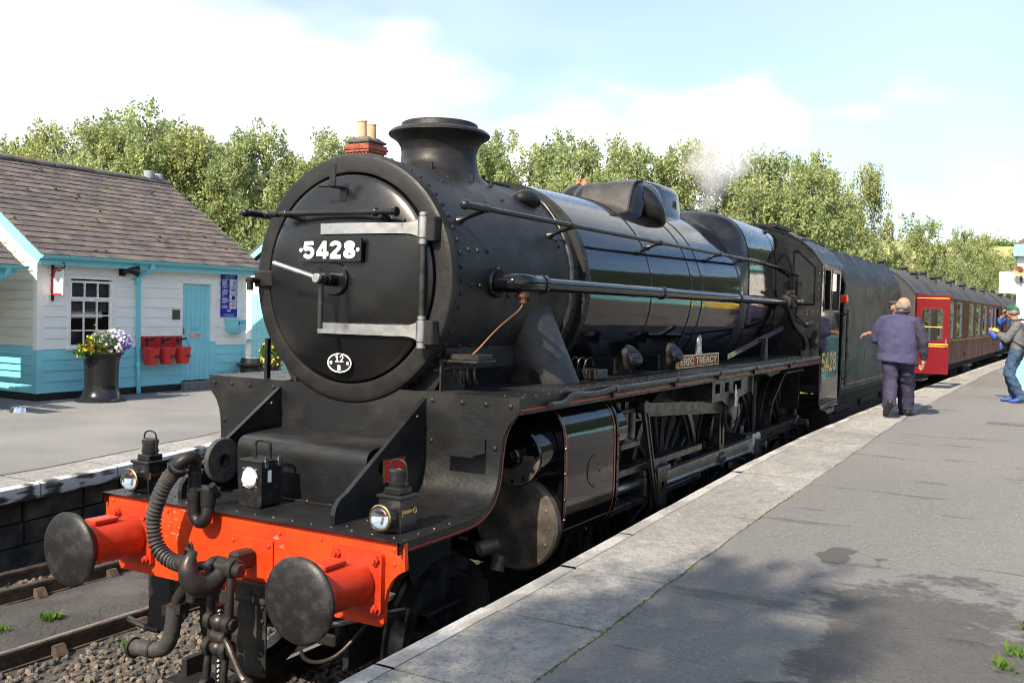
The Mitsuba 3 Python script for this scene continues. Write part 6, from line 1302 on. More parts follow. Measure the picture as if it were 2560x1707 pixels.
# ================================================================ hills and trees
def hill_z(x, y):
    t = np.clip((y - 58) / 130, 0, 1); a = 15.5 * t * t * (3 - 2 * t)
    u = np.clip((y - 190) / 420, 0, 1); b = 34 * u * u * (3 - 2 * u) * (1 - .25 * np.exp(-((x + 30) / 60) ** 2))
    return -.3 + (a + b) * (1 + .12 * (meshkit.noise(np.stack([x / 60, y / 60, 0 * x], -1)) - .5))
hx, hy = np.meshgrid(np.r_[np.linspace(-420, 60, 100)], np.r_[np.linspace(56, 200, 40), np.linspace(215, 700, 30)], indexing='ij')
add('hillside', grid(np.stack([hx, hy, hill_z(hx, hy)], -1)), 'field_grass', kind='structure', smooth=True)
lx_, ly_ = np.meshgrid(np.linspace(-60, -7, 20), np.linspace(12, 58, 20), indexing='ij')
add('embankment', grid(np.stack([lx_, ly_, -.3 + .9 * np.clip((-lx_ - 7 + (ly_ - 12) * .2) / 12, 0, 1) + .0 * lx_], -1)), 'earth', kind='structure', smooth=True)

def leaves(P, D, size, q, base, vary):
    n = len(P); a = D * .6 + q.normal(size=(n, 3)) * .6; a /= np.linalg.norm(a, axis=1, keepdims=True)
    b = np.cross(a, q.normal(size=(n, 3))); b /= np.linalg.norm(b, axis=1, keepdims=True); s = size * q.uniform(.65, 1.35, (n, 1))
    V_ = np.stack([P - a * s, P + b * s * .62, P + a * s, P - b * s * .62], 1).reshape(-1, 3); i = np.arange(n) * 4
    C = np.repeat(np.clip(base * vary, .004, .6), 4, 0)
    return V_, np.vstack([np.stack([i, i + 1, i + 2], 1), np.stack([i, i + 2, i + 3], 1)]), C
def birch(seed, base, n_limb=46, h=10.0, r=2.0, size=.068, per=34, drop=1.9, low=.16):
    """unit crown of a birch: limbs on an uneven outline with hanging twigs; colour differs from twig to twig and leaf to leaf"""
    q = np.random.default_rng(seed); P, D, C = [], [], []
    lobes = q.uniform(0, 6.28, 7); tips = []
    for i in range(n_limb):
        t = low + (1 - low) * (i + q.random()) / n_limb
        env = r * (math.sin(math.pi * (t * .89 + .06) ** .85) ** .75 * .95 + .09)
        az = q.uniform(0, 6.28); k = .55 + .45 * math.cos(3 * (az - lobes[int(t * 6.99)])) ** 2
        rad = env * q.uniform(.25, 1.0) ** .6 * k
        tip = np.array([math.cos(az) * rad, math.sin(az) * rad, h * t * q.uniform(.94, 1.02)]); tips.append(tip)
        cl = q.uniform(.35, .75)
        for s in range(int(q.integers(9, 16))):
            c0 = tip + q.normal(size=3) * [cl * .6, cl * .6, cl * .45]
            L = drop * q.uniform(.3, 1.0) * (.5 + .5 * (1 - t)); sway = q.normal(size=3) * [.14, .14, 0]
            u = q.random(per) ** .8; pts = c0 + np.outer(u, [0, 0, -L]) + np.outer(u ** 2, sway) + q.normal(size=(per, 3)) * [.085, .085, .06]
            tone = q.lognormal(0, .15); yel = q.uniform(0, 1) ** 2
            cc = np.array(base) * tone * (1 + yel * np.array([.22, .10, -.1]))
            P.append(pts); D.append(np.tile([0, 0, -1.0], (per, 1))); C.append(cc * q.lognormal(0, .10, (per, 1)))
    P, D, C = np.vstack(P), np.vstack(D), np.vstack(C)
    V_, F, CC = leaves(P, D, size, q, C, 1.0)
    return (V_, F, CC), tips
def bush(seed, base, r=1.5, h=2.6, n=5200, size=.10):
    q = np.random.default_rng(seed); P, D, C = [], [], []
    m = 34
    for i in range(m):
        d = q.normal(size=3); d[2] = abs(d[2]) * .9; d /= np.linalg.norm(d); c = d * [r, r, h] * q.uniform(.45, .95); k = n // m
        p = c + q.normal(size=(k, 3)) * [.36, .36, .32] * q.uniform(.7, 1.3); tone = q.lognormal(0, .22); yel = q.uniform(0, 1) ** 2
        P.append(p); D.append(np.tile(d, (k, 1))); C.append(np.array(base) * tone * (1 + yel * np.array([.5, .15, 0])) * q.lognormal(0, .15, (k, 1)))
    return leaves(np.vstack(P), np.vstack(D), size, q, np.vstack(C), 1.0)
def limbs(tips, h, seed, r0=.14):
    q = np.random.default_rng(seed); ms = []
    tr_ = spline([(0, 0, -.3), (q.normal() * .12, q.normal() * .12, h * .3), (q.normal() * .25, q.normal() * .25, h * .62), (q.normal() * .2, q.normal() * .2, h * .93)], 14)
    ms.append(tube(tr_, np.linspace(r0, .025, 14), 7))
    for t in tips[::3]:
        z0 = max(.12 * h, t[2] - 1.2 - .35 * math.hypot(t[0], t[1])); b = np.array([np.interp(z0, tr_[:, 2], tr_[:, 0]), np.interp(z0, tr_[:, 2], tr_[:, 1]), z0])
        ms.append(tube(spline([b, b + (t - b) * [.45, .45, .6], t], 5), np.linspace(.05, .012, 5), 5))
    return cat(ms)
GREENS = [(.325, .395, .190), (.295, .37, .180), (.345, .395, .185), (.265, .35, .17), (.335, .405, .21)]
BV = []
for i in range(6):
    (V_, F, CC), tips = birch(100 + i, GREENS[i % 5], n_limb=(60, 64, 50, 62, 56, 66)[i], r=(2.7, 3.0, 2.2, 2.9, 2.5, 3.2)[i])
    BV.append((mikit.ply((V_, F), None, smooth=False, color=CC), mikit.ply(limbs(tips, 10.0, 300 + i), None, smooth=True)))
BU = []
for i, c in enumerate([(.25, .32, .10), (.29, .25, .10), (.16, .25, .08), (.29, .35, .17)]):
    V_, F, CC = bush(200 + i, c); BU.append(mikit.ply((V_, F), None, smooth=False, color=CC))
for i, (c_, t_) in enumerate(BV): scene['birch_kind_%d' % i] = {'type': 'shapegroup', 'crown': {**c_, 'bsdf': {'type': 'ref', 'id': 'leaf_tint'}}, 'trunk': {**t_, 'bsdf': {'type': 'ref', 'id': 'bark_birch'}}}
stem_ = mikit.ply(tube([(0, 0, -.4), (0.05, 0, .8), (-.05, .1, 1.8)], [.12, .09, .05], 7), None, smooth=True)
for i, c_ in enumerate(BU): scene['bush_kind_%d' % i] = {'type': 'shapegroup', 'crown': {**c_, 'bsdf': {'type': 'ref', 'id': 'leaf_tint'}}, 'trunk': {**stem_, 'bsdf': {'type': 'ref', 'id': 'bark_dark'}}}
def plant(kind, x, y, z, s, sz, rot, label, group, var, name):
    k = thing(name, label, 'tree', group)
    scene[k] = {'type': 'instance', 'sg': {'type': 'ref', 'id': ('birch' if kind == 'b' else 'bush') + '_kind_%d' % var}, 'to_world': T().translate([x, y, z]).rotate([0, 0, 1], rot).scale([s, s, sz])}
tr = random.Random(11)
def row(pts, group, lbl, dy=2.0, wide=1.0):
    for i, (x, y, top) in enumerate(pts):
        h = top * 1.045 + .3; v = i % 6
        plant('b', x, y + tr.uniform(-dy, dy), -.1, h / 10 * wide * tr.uniform(.9, 1.1), h / 10.35, tr.uniform(0, 360), lbl(i, len(pts)), group, v, 'birch_tree')
def ordn(i): return 'first second third fourth fifth sixth seventh eighth ninth tenth eleventh twelfth thirteenth fourteenth fifteenth sixteenth seventeenth eighteenth nineteenth twentieth'.split()[i]
row([(-49.5, 30, 9.9), (-46.6, 30, 11.0), (-43.2, 30, 11.6), (-40.8, 30, 12.3), (-38.6, 30, 11.3), (-37.0, 30, 11.1), (-35.5, 30, 10.8), (-34.1, 30, 11.2), (-32.3, 30, 10.4), (-30.6, 30, 10.2), (-29.0, 30, 10.6), (-27.4, 30, 9.2), (-25.9, 30, 10.2), (-36.2, 31, 10.6), (-33.2, 31, 10.7), (-44.9, 31, 11.0)], 'birch trees behind the hut', lambda i, n: 'green birch in the row behind the hut roof, %s from the left' % ordn(i))
row([(-24.0, 40, 10.6), (-22.0, 40, 11.2), (-20.5, 40, 11.0), (-18.3, 40, 11.3), (-16.8, 40, 10.3), (-15.5, 40, 9.7), (-13.9, 40, 10.2), (-12.4, 40, 9.8), (-11.0, 40, 10.1), (-9.4, 40, 9.4), (-7.8, 40, 9.7), (-6.6, 40, 9.6), (-5.6, 40, 8.7)], 'birch trees behind the locomotive', lambda i, n: 'green birch rising behind the locomotive boiler, %s from the left' % ordn(i))
plant('b', -4.45, 45, -.1, .70, 1.0, 40, 'slim birch with a bare forked white trunk above the tender', 'birch trees behind the locomotive', 2, 'birch_tree')
row([(-2.6, 49, 7.3), (-47.8, 33, 8.5), (-44.8, 33.5, 8.8), (-41.8, 33, 9.2), (-39.6, 34, 8.6), (-36.2, 33, 8.8), (-33.2, 33, 8.6), (-31.4, 34, 8.2), (-28.2, 33, 8.0), (-26.4, 34, 8.0)], 'birch trees filling in behind the front row', lambda i, n: 'low birch crown filling a gap in the tree line behind the hut' if i else 'small birch to the right of the slim white-trunked birch', 1.0, 1.15)
row([(-22.8, 44, 8.6), (-19.4, 44, 8.8), (-17.4, 45, 8.4), (-14.8, 44, 8.4), (-11.8, 44, 8.0), (-8.6, 44, 8.2), (-6.0, 46, 8.0)], 'birch trees filling in behind the locomotive', lambda i, n: 'low birch crown filling a gap in the tree line behind the boiler', 1.0, 1.15)
# wooded slope to the right, over the coaches
sl_pts = [(-3.4, 60, 3.4, 0), (-1.6, 61, 3.6, 1), (.2, 62, 3.2, 2), (1.8, 64, 3.0, 1), (-5.0, 62, 4.0, 2), (3.2, 66, 3.0, 0), (-2.6, 68, 4.2, 3), (-.6, 70, 4.2, 0), (1.2, 72, 4.0, 1), (-4.8, 72, 4.6, 0), (-6.8, 70, 4.8, 2), (2.8, 76, 3.6, 3), (-3.4, 80, 4.6, 3), (-1.0, 84, 4.6, 3), (-5.8, 84, 5.0, 1), (1.0, 88, 4.4, 0), (-8.4, 80, 5.0, 3), (2.2, 96, 4.2, 2), (-2.8, 96, 4.6, 0), (-5.4, 100, 4.8, 3), (-9.0, 96, 5.2, 2), (-.4, 108, 4.6, 3), (-4.0, 115, 4.6, 2), (-7.4, 112, 4.6, 0), (1.6, 118, 4.2, 3)]
for i, (x, y, h, v) in enumerate(sl_pts):
    plant('s', x, y, float(hill_z(np.array(float(x)), np.array(float(y)))) - .2, h / 2.3, h / 2.6, tr.uniform(0, 360), ('yellow-green rounded tree on the wooded slope beyond the coaches', 'russet-green tree on the wooded slope beyond the coaches', 'dark green tree on the wooded slope beyond the coaches', 'pale grey-green tree on the wooded slope beyond the coaches')[v], ('yellow-green trees on the slope', 'russet trees on the slope', 'dark green trees on the slope', 'pale trees on the slope')[v], v, 'slope_tree')
plant('b', -2.6, 74, 1.5, .75, .78, 10, 'tall pale birch standing above the wooded slope at the right', None, 4, 'birch_tree')
plant('b', -1.2, 76, 1.5, .6, .74, 200, 'second pale birch above the wooded slope, close to the right frame edge', None, 5, 'birch_tree')
for i, (x, y) in enumerate([(-12, 205), (-9, 200), (-4.0, 215), (-6.5, 230), (-15, 210)]):
    plant('s', x, y, float(hill_z(np.array(float(x)), np.array(float(y)))) - .5, 2.2, 1.5, 40 * i, 'far dark tree on the hill below the pale field', 'far trees on the hill', 2, 'far_tree')
# dark conifer hillside right of the line, outside the frame, that the glossy boiler mirrors under the sky
hp_ = spline([(10, 92, 0), (34, 80, 0), (62, 42, 0), (80, -10, 0), (84, -40, 0)], 60); ho_ = np.stack([np.linspace(.25, .97, 60), np.sqrt(1 - np.linspace(.25, .97, 60) ** 2), 0 * hp_[:, 0]], 1)
rows = []
for d_, z_ in ((0, -.3), (4, 6), (10, 13), (20, 20), (34, 25), (50, 27.5), (80, 28)):
    P_ = hp_ + ho_ * d_; P_[:, 2] = z_ + (3.2 * (meshkit.fbm(P_ * [.12, .12, 0], 4, 6) - .5) if z_ > 0 else 0); rows.append(P_)
add('hillside', grid(np.array(rows)), 'conifer_wood', kind='structure', smooth=True)
for i, (x, y, h) in enumerate([(-3.0, 27, 3.0), (-4.0, 31, 3.4), (-3.2, 35, 3.2), (-2.6, 39, 3.4), (-3.4, 43, 3.6), (-1.8, 47, 3.4), (-2.4, 51, 3.8), (-.6, 55, 3.6)]):
    plant('s', x, y, -.2, h / 2.5, h / 2.7, 45 * i, 'leafy bush behind the coaches, seen through their windows', 'bushes behind the coaches', (0, 2, 3, 2)[i % 4], 'bush')
for i, (x, y, h) in enumerate([(6, 60, 5), (9, 64, 6), (12, 58, 6), (16, 66, 7), (7, 74, 6), (11, 80, 7), (16, 84, 7), (21, 72, 7)]):
    plant('s', x, y, 0, h / 2.5, h / 2.5, 65 * i, 'tree on the slope right of the line, outside the photo, %s in its planting order' % ordn(i), 'trees right of the line', i % 3, 'slope_tree')
# tree behind the viewpoint whose shadow falls on the platform
plant('b', 2.25, -10.4, PZ, .72, .945, 15, 'birch behind the viewpoint whose shadow falls on the platform', None, 1, 'birch_tree')
# ================================================================ lamps standing on the front of the locomotive
def oil_lamp(x, y, label):
    k = thing('oil_lamp', label, 'lamp', 'oil lamps on the buffer beam platform'); z = 1.338
    add('body', cat(box(x - .075, x + .075, y - .07, y + .08, z, z + .185, .006), box(x - .085, x + .085, y - .08, y + .09, z + .18, z + .20, .005), box(x - .055, x + .055, y - .05, y + .06, z + .20, z + .235, .005)), 'lamp_black', k, smooth=False)
    add('chimney', cat(cyl((x, y + .005, z + .235), (x, y + .005, z + .305), .048, n=24), cyl((x, y + .005, z + .25), (x, y + .005, z + .262), .054, n=24), lathe([(.052, 0), (.052, .02), (.04, .03), (0, .034)], (x, y + .005, z + .305), (0, 0, 1), 24)), 'lamp_black', k)
    add('handle', tube(spline([(x - .052, y + .005, z + .22), (x - .055, y + .005, z + .34), (x - .035, y + .005, z + .375), (x + .035, y + .005, z + .375), (x + .055, y + .005, z + .34), (x + .052, y + .005, z + .22)], 30), .0055, 8), 'lamp_black', k)
    ln = add('lens_hood', cat(lathe([(.066, 0), (.070, .03), (.074, .075), (.066, .077), (.060, .03)], (x - .005, y - .068, z + .09), (0, -1, 0), 32)), 'lamp_black', k)
    add('rim', lathe([(.064, .07), (.072, .078), (.066, .084), (.060, .078)], (x - .005, y - .068, z + .09), (0, -1, 0), 32), 'brass', ln)
    add('lens', lathe([(.062, 0), (.056, .022), (.040, .040), (.02, .049), (.001, .052)], (x - .005, y - .142, z + .09), (0, -1, 0), 32), 'lens_glass', ln)
    add('reflector', lathe([(.062, .004), (.05, -.02), (.03, -.035), (.001, -.04)], (x - .005, y - .140, z + .09), (0, -1, 0), 24), 'chrome', ln)
    add('latch', cat(box(x + .076, x + .082, y - .055, y + .03, z + .105, z + .122), cyl((x + .08, y - .06, z + .09), (x + .08, y - .06, z + .13), .006, n=8), tube([(x + .085, y + .045 + .014 * math.cos(t), z + .112 + .014 * math.sin(t)) for t in np.linspace(0, 6.28, 14)], .004, 6)), 'brass', k)
oil_lamp(-.955, .16, 'black oil lamp with a round lens on the left end of the buffer beam')
oil_lamp(.955, .20, 'black oil lamp with a round lens on the right end of the buffer beam')
el = thing('electric_lamp', 'square black electric lamp with a bright round lens at the middle of the buffer beam', 'lamp'); z = 1.338
add('body', extr(Polygon([(-.19, z + .004), (-.005, z + .004), (-.005, z + .275), (-.19, z + .275)]).buffer(-.025).buffer(.025), .17, .345, 'xz'), 'lamp_black', el, smooth=30)
add('cap', cat(box(-.192, -.003, .166, .35, z + .262, z + .282, .006)), 'lamp_black', el, smooth=False)
add('handle', tube(spline([(-.155, .27, z + .27), (-.155, .27, z + .34), (-.15, .27, z + .372), (-.13, .27, z + .385), (-.06, .27, z + .385), (-.04, .27, z + .372), (-.035, .27, z + .34), (-.035, .27, z + .27)], 40), .010, 10), 'steel_oily', el)
rm = add('lens_rim', cat(lathe([(.062, 0), (.066, .006), (.060, .012), (.055, .008)], (-.098, .17, z + .175), (0, -1, 0), 32), *[ball((-.098 + .072 * math.cos(t), .167, z + .175 + .072 * math.sin(t)), .007, 1) for t in (.8, 2.35, 3.93, 5.5)]), 'chrome', el)
add('lens', lathe([(.057, .004), (.05, .014), (.03, .022), (.001, .025)], (-.098, .17, z + .175), (0, -1, 0), 32), 'lens_white', rm)
for y in (.19, .30): add('clip', box(-.006, .004, y, y + .03, z + .24, z + .30, .003), 'chrome', el, smooth=False)
add('rating_plate', box(-.006, -.0035, .22, .25, z + .15, z + .22), 'white_paint', el, smooth=False)
sd2 = thing('spare_disc', 'round black disc with a hole, fixed to the left front frame plate', 'disc')
add('disc', lathe([(.035, -.02), (.135, -.02), (.14, -.014), (.14, .014), (.135, .02), (.035, .02), (.035, -.02)], (-.555, .39, 1.545), (1, 0, 0), 48), 'rubber', sd2, smooth=30)
add('hub', cat(lathe([(.036, -.022), (.044, -.022), (.044, .022), (.036, .022)], (-.555, .39, 1.545), (1, 0, 0), 32)), 'black_paint', sd2)

# ================================================================ people
import manifold3d as m3
SPH = trimesh.creation.icosphere(2, 1.0).vertices
def flesh(segs, edge=.03, it=8, lam=.5):
    """segs: lists of (point, radius or (rx, ry, rz)); each list is a chain, every link the hull of its two end balls"""
    ms = []
    for ch in segs:
        for (p, r), (q, s) in zip(ch[:-1], ch[1:]):
            ms.append(m3.Manifold.hull_points(np.vstack([SPH * np.array(r) + np.array(p), SPH * np.array(s) + np.array(q)])))
    M = m3.Manifold.batch_boolean(ms, m3.OpType.Add).refine_to_length(edge).to_mesh()
    t = trimesh.Trimesh(M.vert_properties[:, :3], M.tri_verts, process=True)
    if it: trimesh.smoothing.filter_taubin(t, lamb=lam, nu=lam + .03, iterations=it)
    cen = np.array([p for ch in segs for p, r in ch], float)
    e = t.edges; ln = np.linalg.norm(t.vertices[e[:, 0]] - t.vertices[e[:, 1]], axis=1); sus = np.unique(e[ln > max(.12, 4 * edge)])
    if len(sus):   # a stray vertex is put back on the figure
        v = np.array(t.vertices)
        for i in sus:
            d = np.linalg.norm(cen - v[i], axis=1)
            if d.min() > .22: v[i] = cen[d.argmin()]
        t = trimesh.Trimesh(v, t.faces, process=False)
    return t
def wrinkle(m, amp, s, seed):
    v = np.array(m.vertices); n = np.array(m.vertex_normals)
    d = meshkit.fbm(v * np.array([s, s, s * 1.6]), 3, seed) - .5
    return trimesh.Trimesh(v + n * (d * amp)[:, None], m.faces, process=False)
def hand(w, d, palm, side, curl=.5, s=1.0):
    """hand chain list from the wrist w along d; palm = palm normal; side = direction of the thumb"""
    w, d, palm, side = (np.array(a, float) for a in (w, d, palm, side)); d /= np.linalg.norm(d); side = side - d * np.dot(side, d); side /= np.linalg.norm(side); palm = np.cross(d, side) * (1 if np.dot(np.cross(d, side), palm) > 0 else -1)
    out = [[(w, .026 * s), (w + d * .035 * s, .030 * s)]]
    for k, (o, L) in enumerate(((.030, .070), (.010, .078), (-.010, .073), (-.029, .058))):
        b = w + d * .085 * s + side * o * s; a1, a2 = curl * .7, curl * 1.7
        p1 = b + (d * math.cos(a1) + palm * math.sin(a1)) * L * .5 * s; p2 = p1 + (d * math.cos(a2) + palm * math.sin(a2)) * L * .5 * s
        out += [[(w + d * .03 * s + side * o * .7 * s, .017 * s), (b, .0115 * s), (p1, .0098 * s), (p2, .0082 * s)]]
    t0 = w + d * .03 * s + side * .026 * s; t1 = t0 + (d * .6 + side * .7 + palm * .3) * .035 * s; t2 = t1 + (d * .85 + side * .25 + palm * .45) * .032 * s
    return out + [[(t0, .016 * s), (t1, .0125 * s), (t2, .0100 * s)]]
def head_parts(c, fwd, up=(0, 0, 1), s=1.0):
    """chains of a head centred at c, looking along fwd"""
    c, f = np.array(c, float), np.array(fwd, float); f /= np.linalg.norm(f); u = np.array(up, float); u = u - f * np.dot(u, f); u /= np.linalg.norm(u); r = np.cross(f, u)
    P = lambda a, b, e: c + r * a * s + f * b * s + u * e * s
    sk = [[(P(0, -.012, .028), .088 * s), (P(0, .012, .020), .083 * s)], [(P(0, .03, -.02), .066 * s), (P(0, .045, -.07), .046 * s)], [(P(-.03, .035, -.045), .04 * s), (P(.03, .035, -.045), .04 * s)],
          [(P(0, .092, .0), .010 * s), (P(0, .108, -.028), .015 * s)], [(P(-.05, .06, -.008), .026 * s), (P(.05, .06, -.008), .026 * s)], [(P(-.028, .088, .026), .012 * s), (P(.028, .088, .026), .012 * s)], [(P(0, .078, -.062), .014 * s), (P(.012, .078, -.062), .012 * s)]]
    for e in (-1, 1): sk += [[(P(e * .082, -.002, .012), .013 * s), (P(e * .090, -.014, .018), .012 * s), (P(e * .088, -.01, -.018), .009 * s)]]
    return sk, P
def eyes(P, s=1.0): return cat([ball(P(e * .031, .083, .006), .0105 * s, 1) for e in (-1, 1)])
def person(label, xyz, group=None): return thing('person', label, 'person', group), np.array(xyz, float)

# --- man in the navy jacket, walking away
k, O = person('bald man seen from behind in a navy jacket and navy trousers, walking beside the tender', (2.0, 10.74, PZ))
hd, P = head_parts(O + [.045, .10, 1.602], (.42, .9, -.12))
HR = hand(O + [.335, .06, .835], (.03, .10, -1), (-1, 0, 0), (0, 1, 0), .5, 1.05)
HL = hand(O + [-.16, .40, .98], (.4, .9, 0), (1, 0, 0), (0, 0, 1), .8, 1.05)
body = flesh(hd + [[(O + [.03, .05, 1.42], .062), (O + [.04, .085, 1.56], .058)], [(O + [0, 0, .95], (.16, .11, .12)), (O + [0, .03, 1.25], (.17, .11, .14)), (O + [.02, .05, 1.42], (.14, .07, .05))],
    [(O + [.22, .04, 1.37], .055), (O + [.325, -.03, 1.11], .042), (O + [.335, .06, .835], .028)], [(O + [-.21, .04, 1.38], .055), (O + [-.325, .10, 1.13], .042), (O + [-.16, .40, .98], .028)]] + HR + HL, .022, 5)
add('body', body, 'skin', k, smooth=True)
add('eye', eyes(P), 'white_shirt', k)
sk_, P2_ = head_parts(O + [.045, .10, 1.602], (.42, .9, -.12))
add('hair', flesh([[(P(-.045, -.045, -.015), .058), (P(.045, -.045, -.015), .058)], [(P(-.075, -.01, -.01), .024), (P(-.05, -.06, .0), .04)], [(P(.075, -.01, -.01), .024), (P(.05, -.06, .0), .04)]], .02, 4), 'hair_grey', k, smooth=True)
jk = flesh([[(O + [-.19, .045, 1.395], (.075, .085, .065)), (O + [0, .05, 1.435], (.12, .09, .06)), (O + [.20, .045, 1.375], (.075, .085, .065))], [(O + [.0, .045, 1.36], (.25, .13, .10)), (O + [-.005, .02, 1.15], (.275, .165, .10)), (O + [-.005, .0, .90], (.275, .175, .06)), (O + [-.005, -.005, .80], (.282, .185, .03))],
    [(O + [.0, .06, 1.44], (.09, .085, .04)), (O + [.035, .075, 1.50], (.074, .074, .03))]], .03, 6)
v = np.array(jk.vertices); low = v[:, 2] < O[2] + .80; v[low, 2] = O[2] + .80 - (v[low, 0] - O[0]) * .13 - np.abs(v[low, 2] - O[2] - .80) * .15; jk = trimesh.Trimesh(v, jk.faces, process=False)
jck = add('jacket', wrinkle(jk, .034, 8.0, 3), 'navy_jacket', k, smooth=True)
add('sleeve', wrinkle(flesh([[(O + [.225, .04, 1.36], .082), (O + [.285, .0, 1.24], .080), (O + [.335, -.03, 1.10], .074), (O + [.338, .04, .90], .058)]], .025, 6), .035, 13, 4), 'navy_jacket_shaded', jck, smooth=True)
add('sleeve', wrinkle(flesh([[(O + [-.215, .04, 1.37], .082), (O + [-.285, .06, 1.25], .080), (O + [-.325, .10, 1.12], .076), (O + [-.20, .34, 1.0], .056)]], .025, 6), .02, 11, 5), 'navy_jacket', jck, smooth=True)
add('collar', tube([O + [.035 + .083 * math.cos(t), .072 + .083 * math.sin(t), 1.505 + .012 * math.sin(t + 2)] for t in np.linspace(0, 6.28, 28)], .022, 8), 'navy_trousers', jck, smooth=True)
add('trousers', wrinkle(flesh([[(O + [0, 0, .88], (.20, .14, .10)), (O + [0, .01, .95], (.2, .14, .06))], [(O + [-.095, .0, .86], (.125, .135, .10)), (O + [-.085, .0, .52], .098), (O + [-.045, -.22, .27], (.082, .09, .06)), (O + [-.04, -.245, .21], (.085, .095, .035))], [(O + [.10, .0, .86], (.125, .135, .10)), (O + [.12, .22, .50], .095), (O + [.12, .36, .16], (.08, .09, .05)), (O + [.12, .37, .10], (.085, .095, .03))]], .028, 5), .05, 8.0, 6), 'navy_trousers', k, smooth=True)
def shoe(heel, toe, up, w=.048):
    heel, toe, up = (np.array(a, float) for a in (heel, toe, up)); d = toe - heel
    return flesh([[(heel + up * .02, (w * .85, w * .85, .045)), (heel + d * .35 + up * .02, (w * .9, w * .9, .045)), (heel + d * .75, (w * 1.05, w * 1.05, .032)), (toe, (w * .85, w * .7, .026))]], .02, 3)
add('shoe', shoe(O + [-.03, -.33, .225], O + [-.11, -.15, .04], np.array([0, .3, .8])), 'shoe_black', k, smooth=True)
add('shoe', shoe(O + [.12, .34, .045], O + [.13, .56, .028], np.array([0, 0, 1.0])), 'shoe_black', k, smooth=True)
# --- man in a flat cap, mostly hidden
k, O = person('man in a grey flat cap half hidden behind the bald man, one hand stretched out', (1.90, 11.42, PZ))
hd, P = head_parts(O + [-.03, 0, 1.56], (.75, -.6, 0))
HL = hand(O + [-.375, -.08, 1.185], (-1, -.15, -.22), (0, 0, -1), (0, -1, .2), .55, 1.08)
add('body', flesh(hd + [[(O + [-.02, 0, 1.38], .06), (O + [-.03, 0, 1.52], .056)], [(O + [0, 0, .95], (.15, .11, .12)), (O + [0, 0, 1.25], (.17, .11, .14)), (O + [0, 0, 1.38], (.13, .07, .05))], [(O + [-.20, 0, 1.34], .05), (O + [-.25, -.05, 1.16], .042), (O + [-.375, -.08, 1.185], .028)], [(O + [.2, 0, 1.34], .05), (O + [.25, .05, 1.1], .04), (O + [.15, .25, 1.0], .028)]] + HL + hand(O + [.15, .25, 1.0], (-.5, .8, 0), (0, 0, -1), (0, 0, 1), .6), .02, 5), 'skin', k, smooth=True)
add('eye', eyes(P), 'white_shirt', k)
add('flat_cap', flesh([[(P(0, -.04, .085), (.10, .10, .035)), (P(0, .05, .075), (.09, .085, .025))], [(P(0, .06, .06), (.075, .06, .012)), (P(0, .13, .045), (.06, .035, .008))], [(P(0, -.06, .04), (.092, .07, .045)), (P(0, -.02, .055), (.093, .085, .045))]], .02, 5), 'cap_grey', k, smooth=True)
jk = add('jacket', wrinkle(flesh([[(O + [-.17, 0, 1.36], (.08, .09, .06)), (O + [.17, 0, 1.36], (.08, .09, .06))], [(O + [0, 0, 1.33], (.23, .13, .09)), (O + [0, 0, 1.1], (.24, .15, .1)), (O + [0, 0, .84], (.25, .16, .04))]], .03, 6), .02, 8, 7), 'navy_jacket', k, smooth=True)
add('sleeve', flesh([[(O + [-.20, 0, 1.34], .075), (O + [-.25, -.05, 1.17], .068), (O + [-.31, -.07, 1.18], .05)], [(O + [.2, 0, 1.34], .075), (O + [.25, .05, 1.1], .068), (O + [.18, .2, 1.02], .05)]], .03, 5), 'navy_jacket', jk, smooth=True)
add('trousers', wrinkle(flesh([[(O + [0, 0, .86], (.19, .13, .1)), (O + [0, 0, .92], (.19, .13, .06))], [(O + [-.1, 0, .84], .12), (O + [-.1, .02, .5], .09), (O + [-.11, 0, .1], .075)], [(O + [.1, 0, .84], .12), (O + [.1, .02, .5], .09), (O + [.11, 0, .1], .075)]], .03, 5), .02, 8, 8), 'navy_trousers', k, smooth=True)
for x in (-.11, .11): add('shoe', shoe(O + [x, .05, .045], O + [x, -.17, .028], np.array([0, 0, 1.0])), 'shoe_black', k, smooth=True)
# --- man with the green cap and rucksack
k, O = person('man in a green cap, grey jumper, blue jeans and blue trainers, facing the coaches', (3.36, 15.0, PZ))
hd, P = head_parts(O + [-.10, .02, 1.565], (-.85, .45, -.25))
HF = hand(O + [-.36, .06, 1.20], (-.8, .3, .2), (0, 0, 1), (0, -1, .3), .9, 1.0)
add('body', flesh(hd + [[(O + [-.04, 0, 1.38], .06), (O + [-.08, .01, 1.52], .056)], [(O + [0, 0, .95], (.13, .15, .12)), (O + [-.02, 0, 1.25], (.13, .17, .14)), (O + [-.03, 0, 1.38], (.09, .14, .05))], [(O + [-.02, -.19, 1.34], .05), (O + [-.17, -.22, 1.08], .042), (O + [-.36, .06, 1.20], .028)], [(O + [-.02, .19, 1.34], .05), (O + [-.12, .24, 1.1], .042), (O + [-.34, .16, 1.2], .028)]] + HF + hand(O + [-.34, .16, 1.2], (-.8, -.1, .3), (0, 0, 1), (0, 1, .3), .9), .02, 5), 'skin', k, smooth=True)
add('eye', eyes(P), 'white_shirt', k)
add('hair', flesh([[(P(-.05, -.05, -.01), .052), (P(.05, -.05, -.01), .052)], [(P(.07, .0, 0), .03), (P(.04, -.06, 0), .045)], [(P(-.07, .0, 0), .03), (P(-.04, -.06, 0), .045)]], .02, 4), 'hair_grey', k, smooth=True)
add('cap', flesh([[(P(0, -.02, .05), (.099, .102, .06)), (P(0, .0, .085), (.088, .092, .055))], [(P(0, .06, .045), (.07, .06, .010)), (P(0, .15, .03), (.055, .04, .007))]], .018, 4), 'cap_green', k, smooth=True)
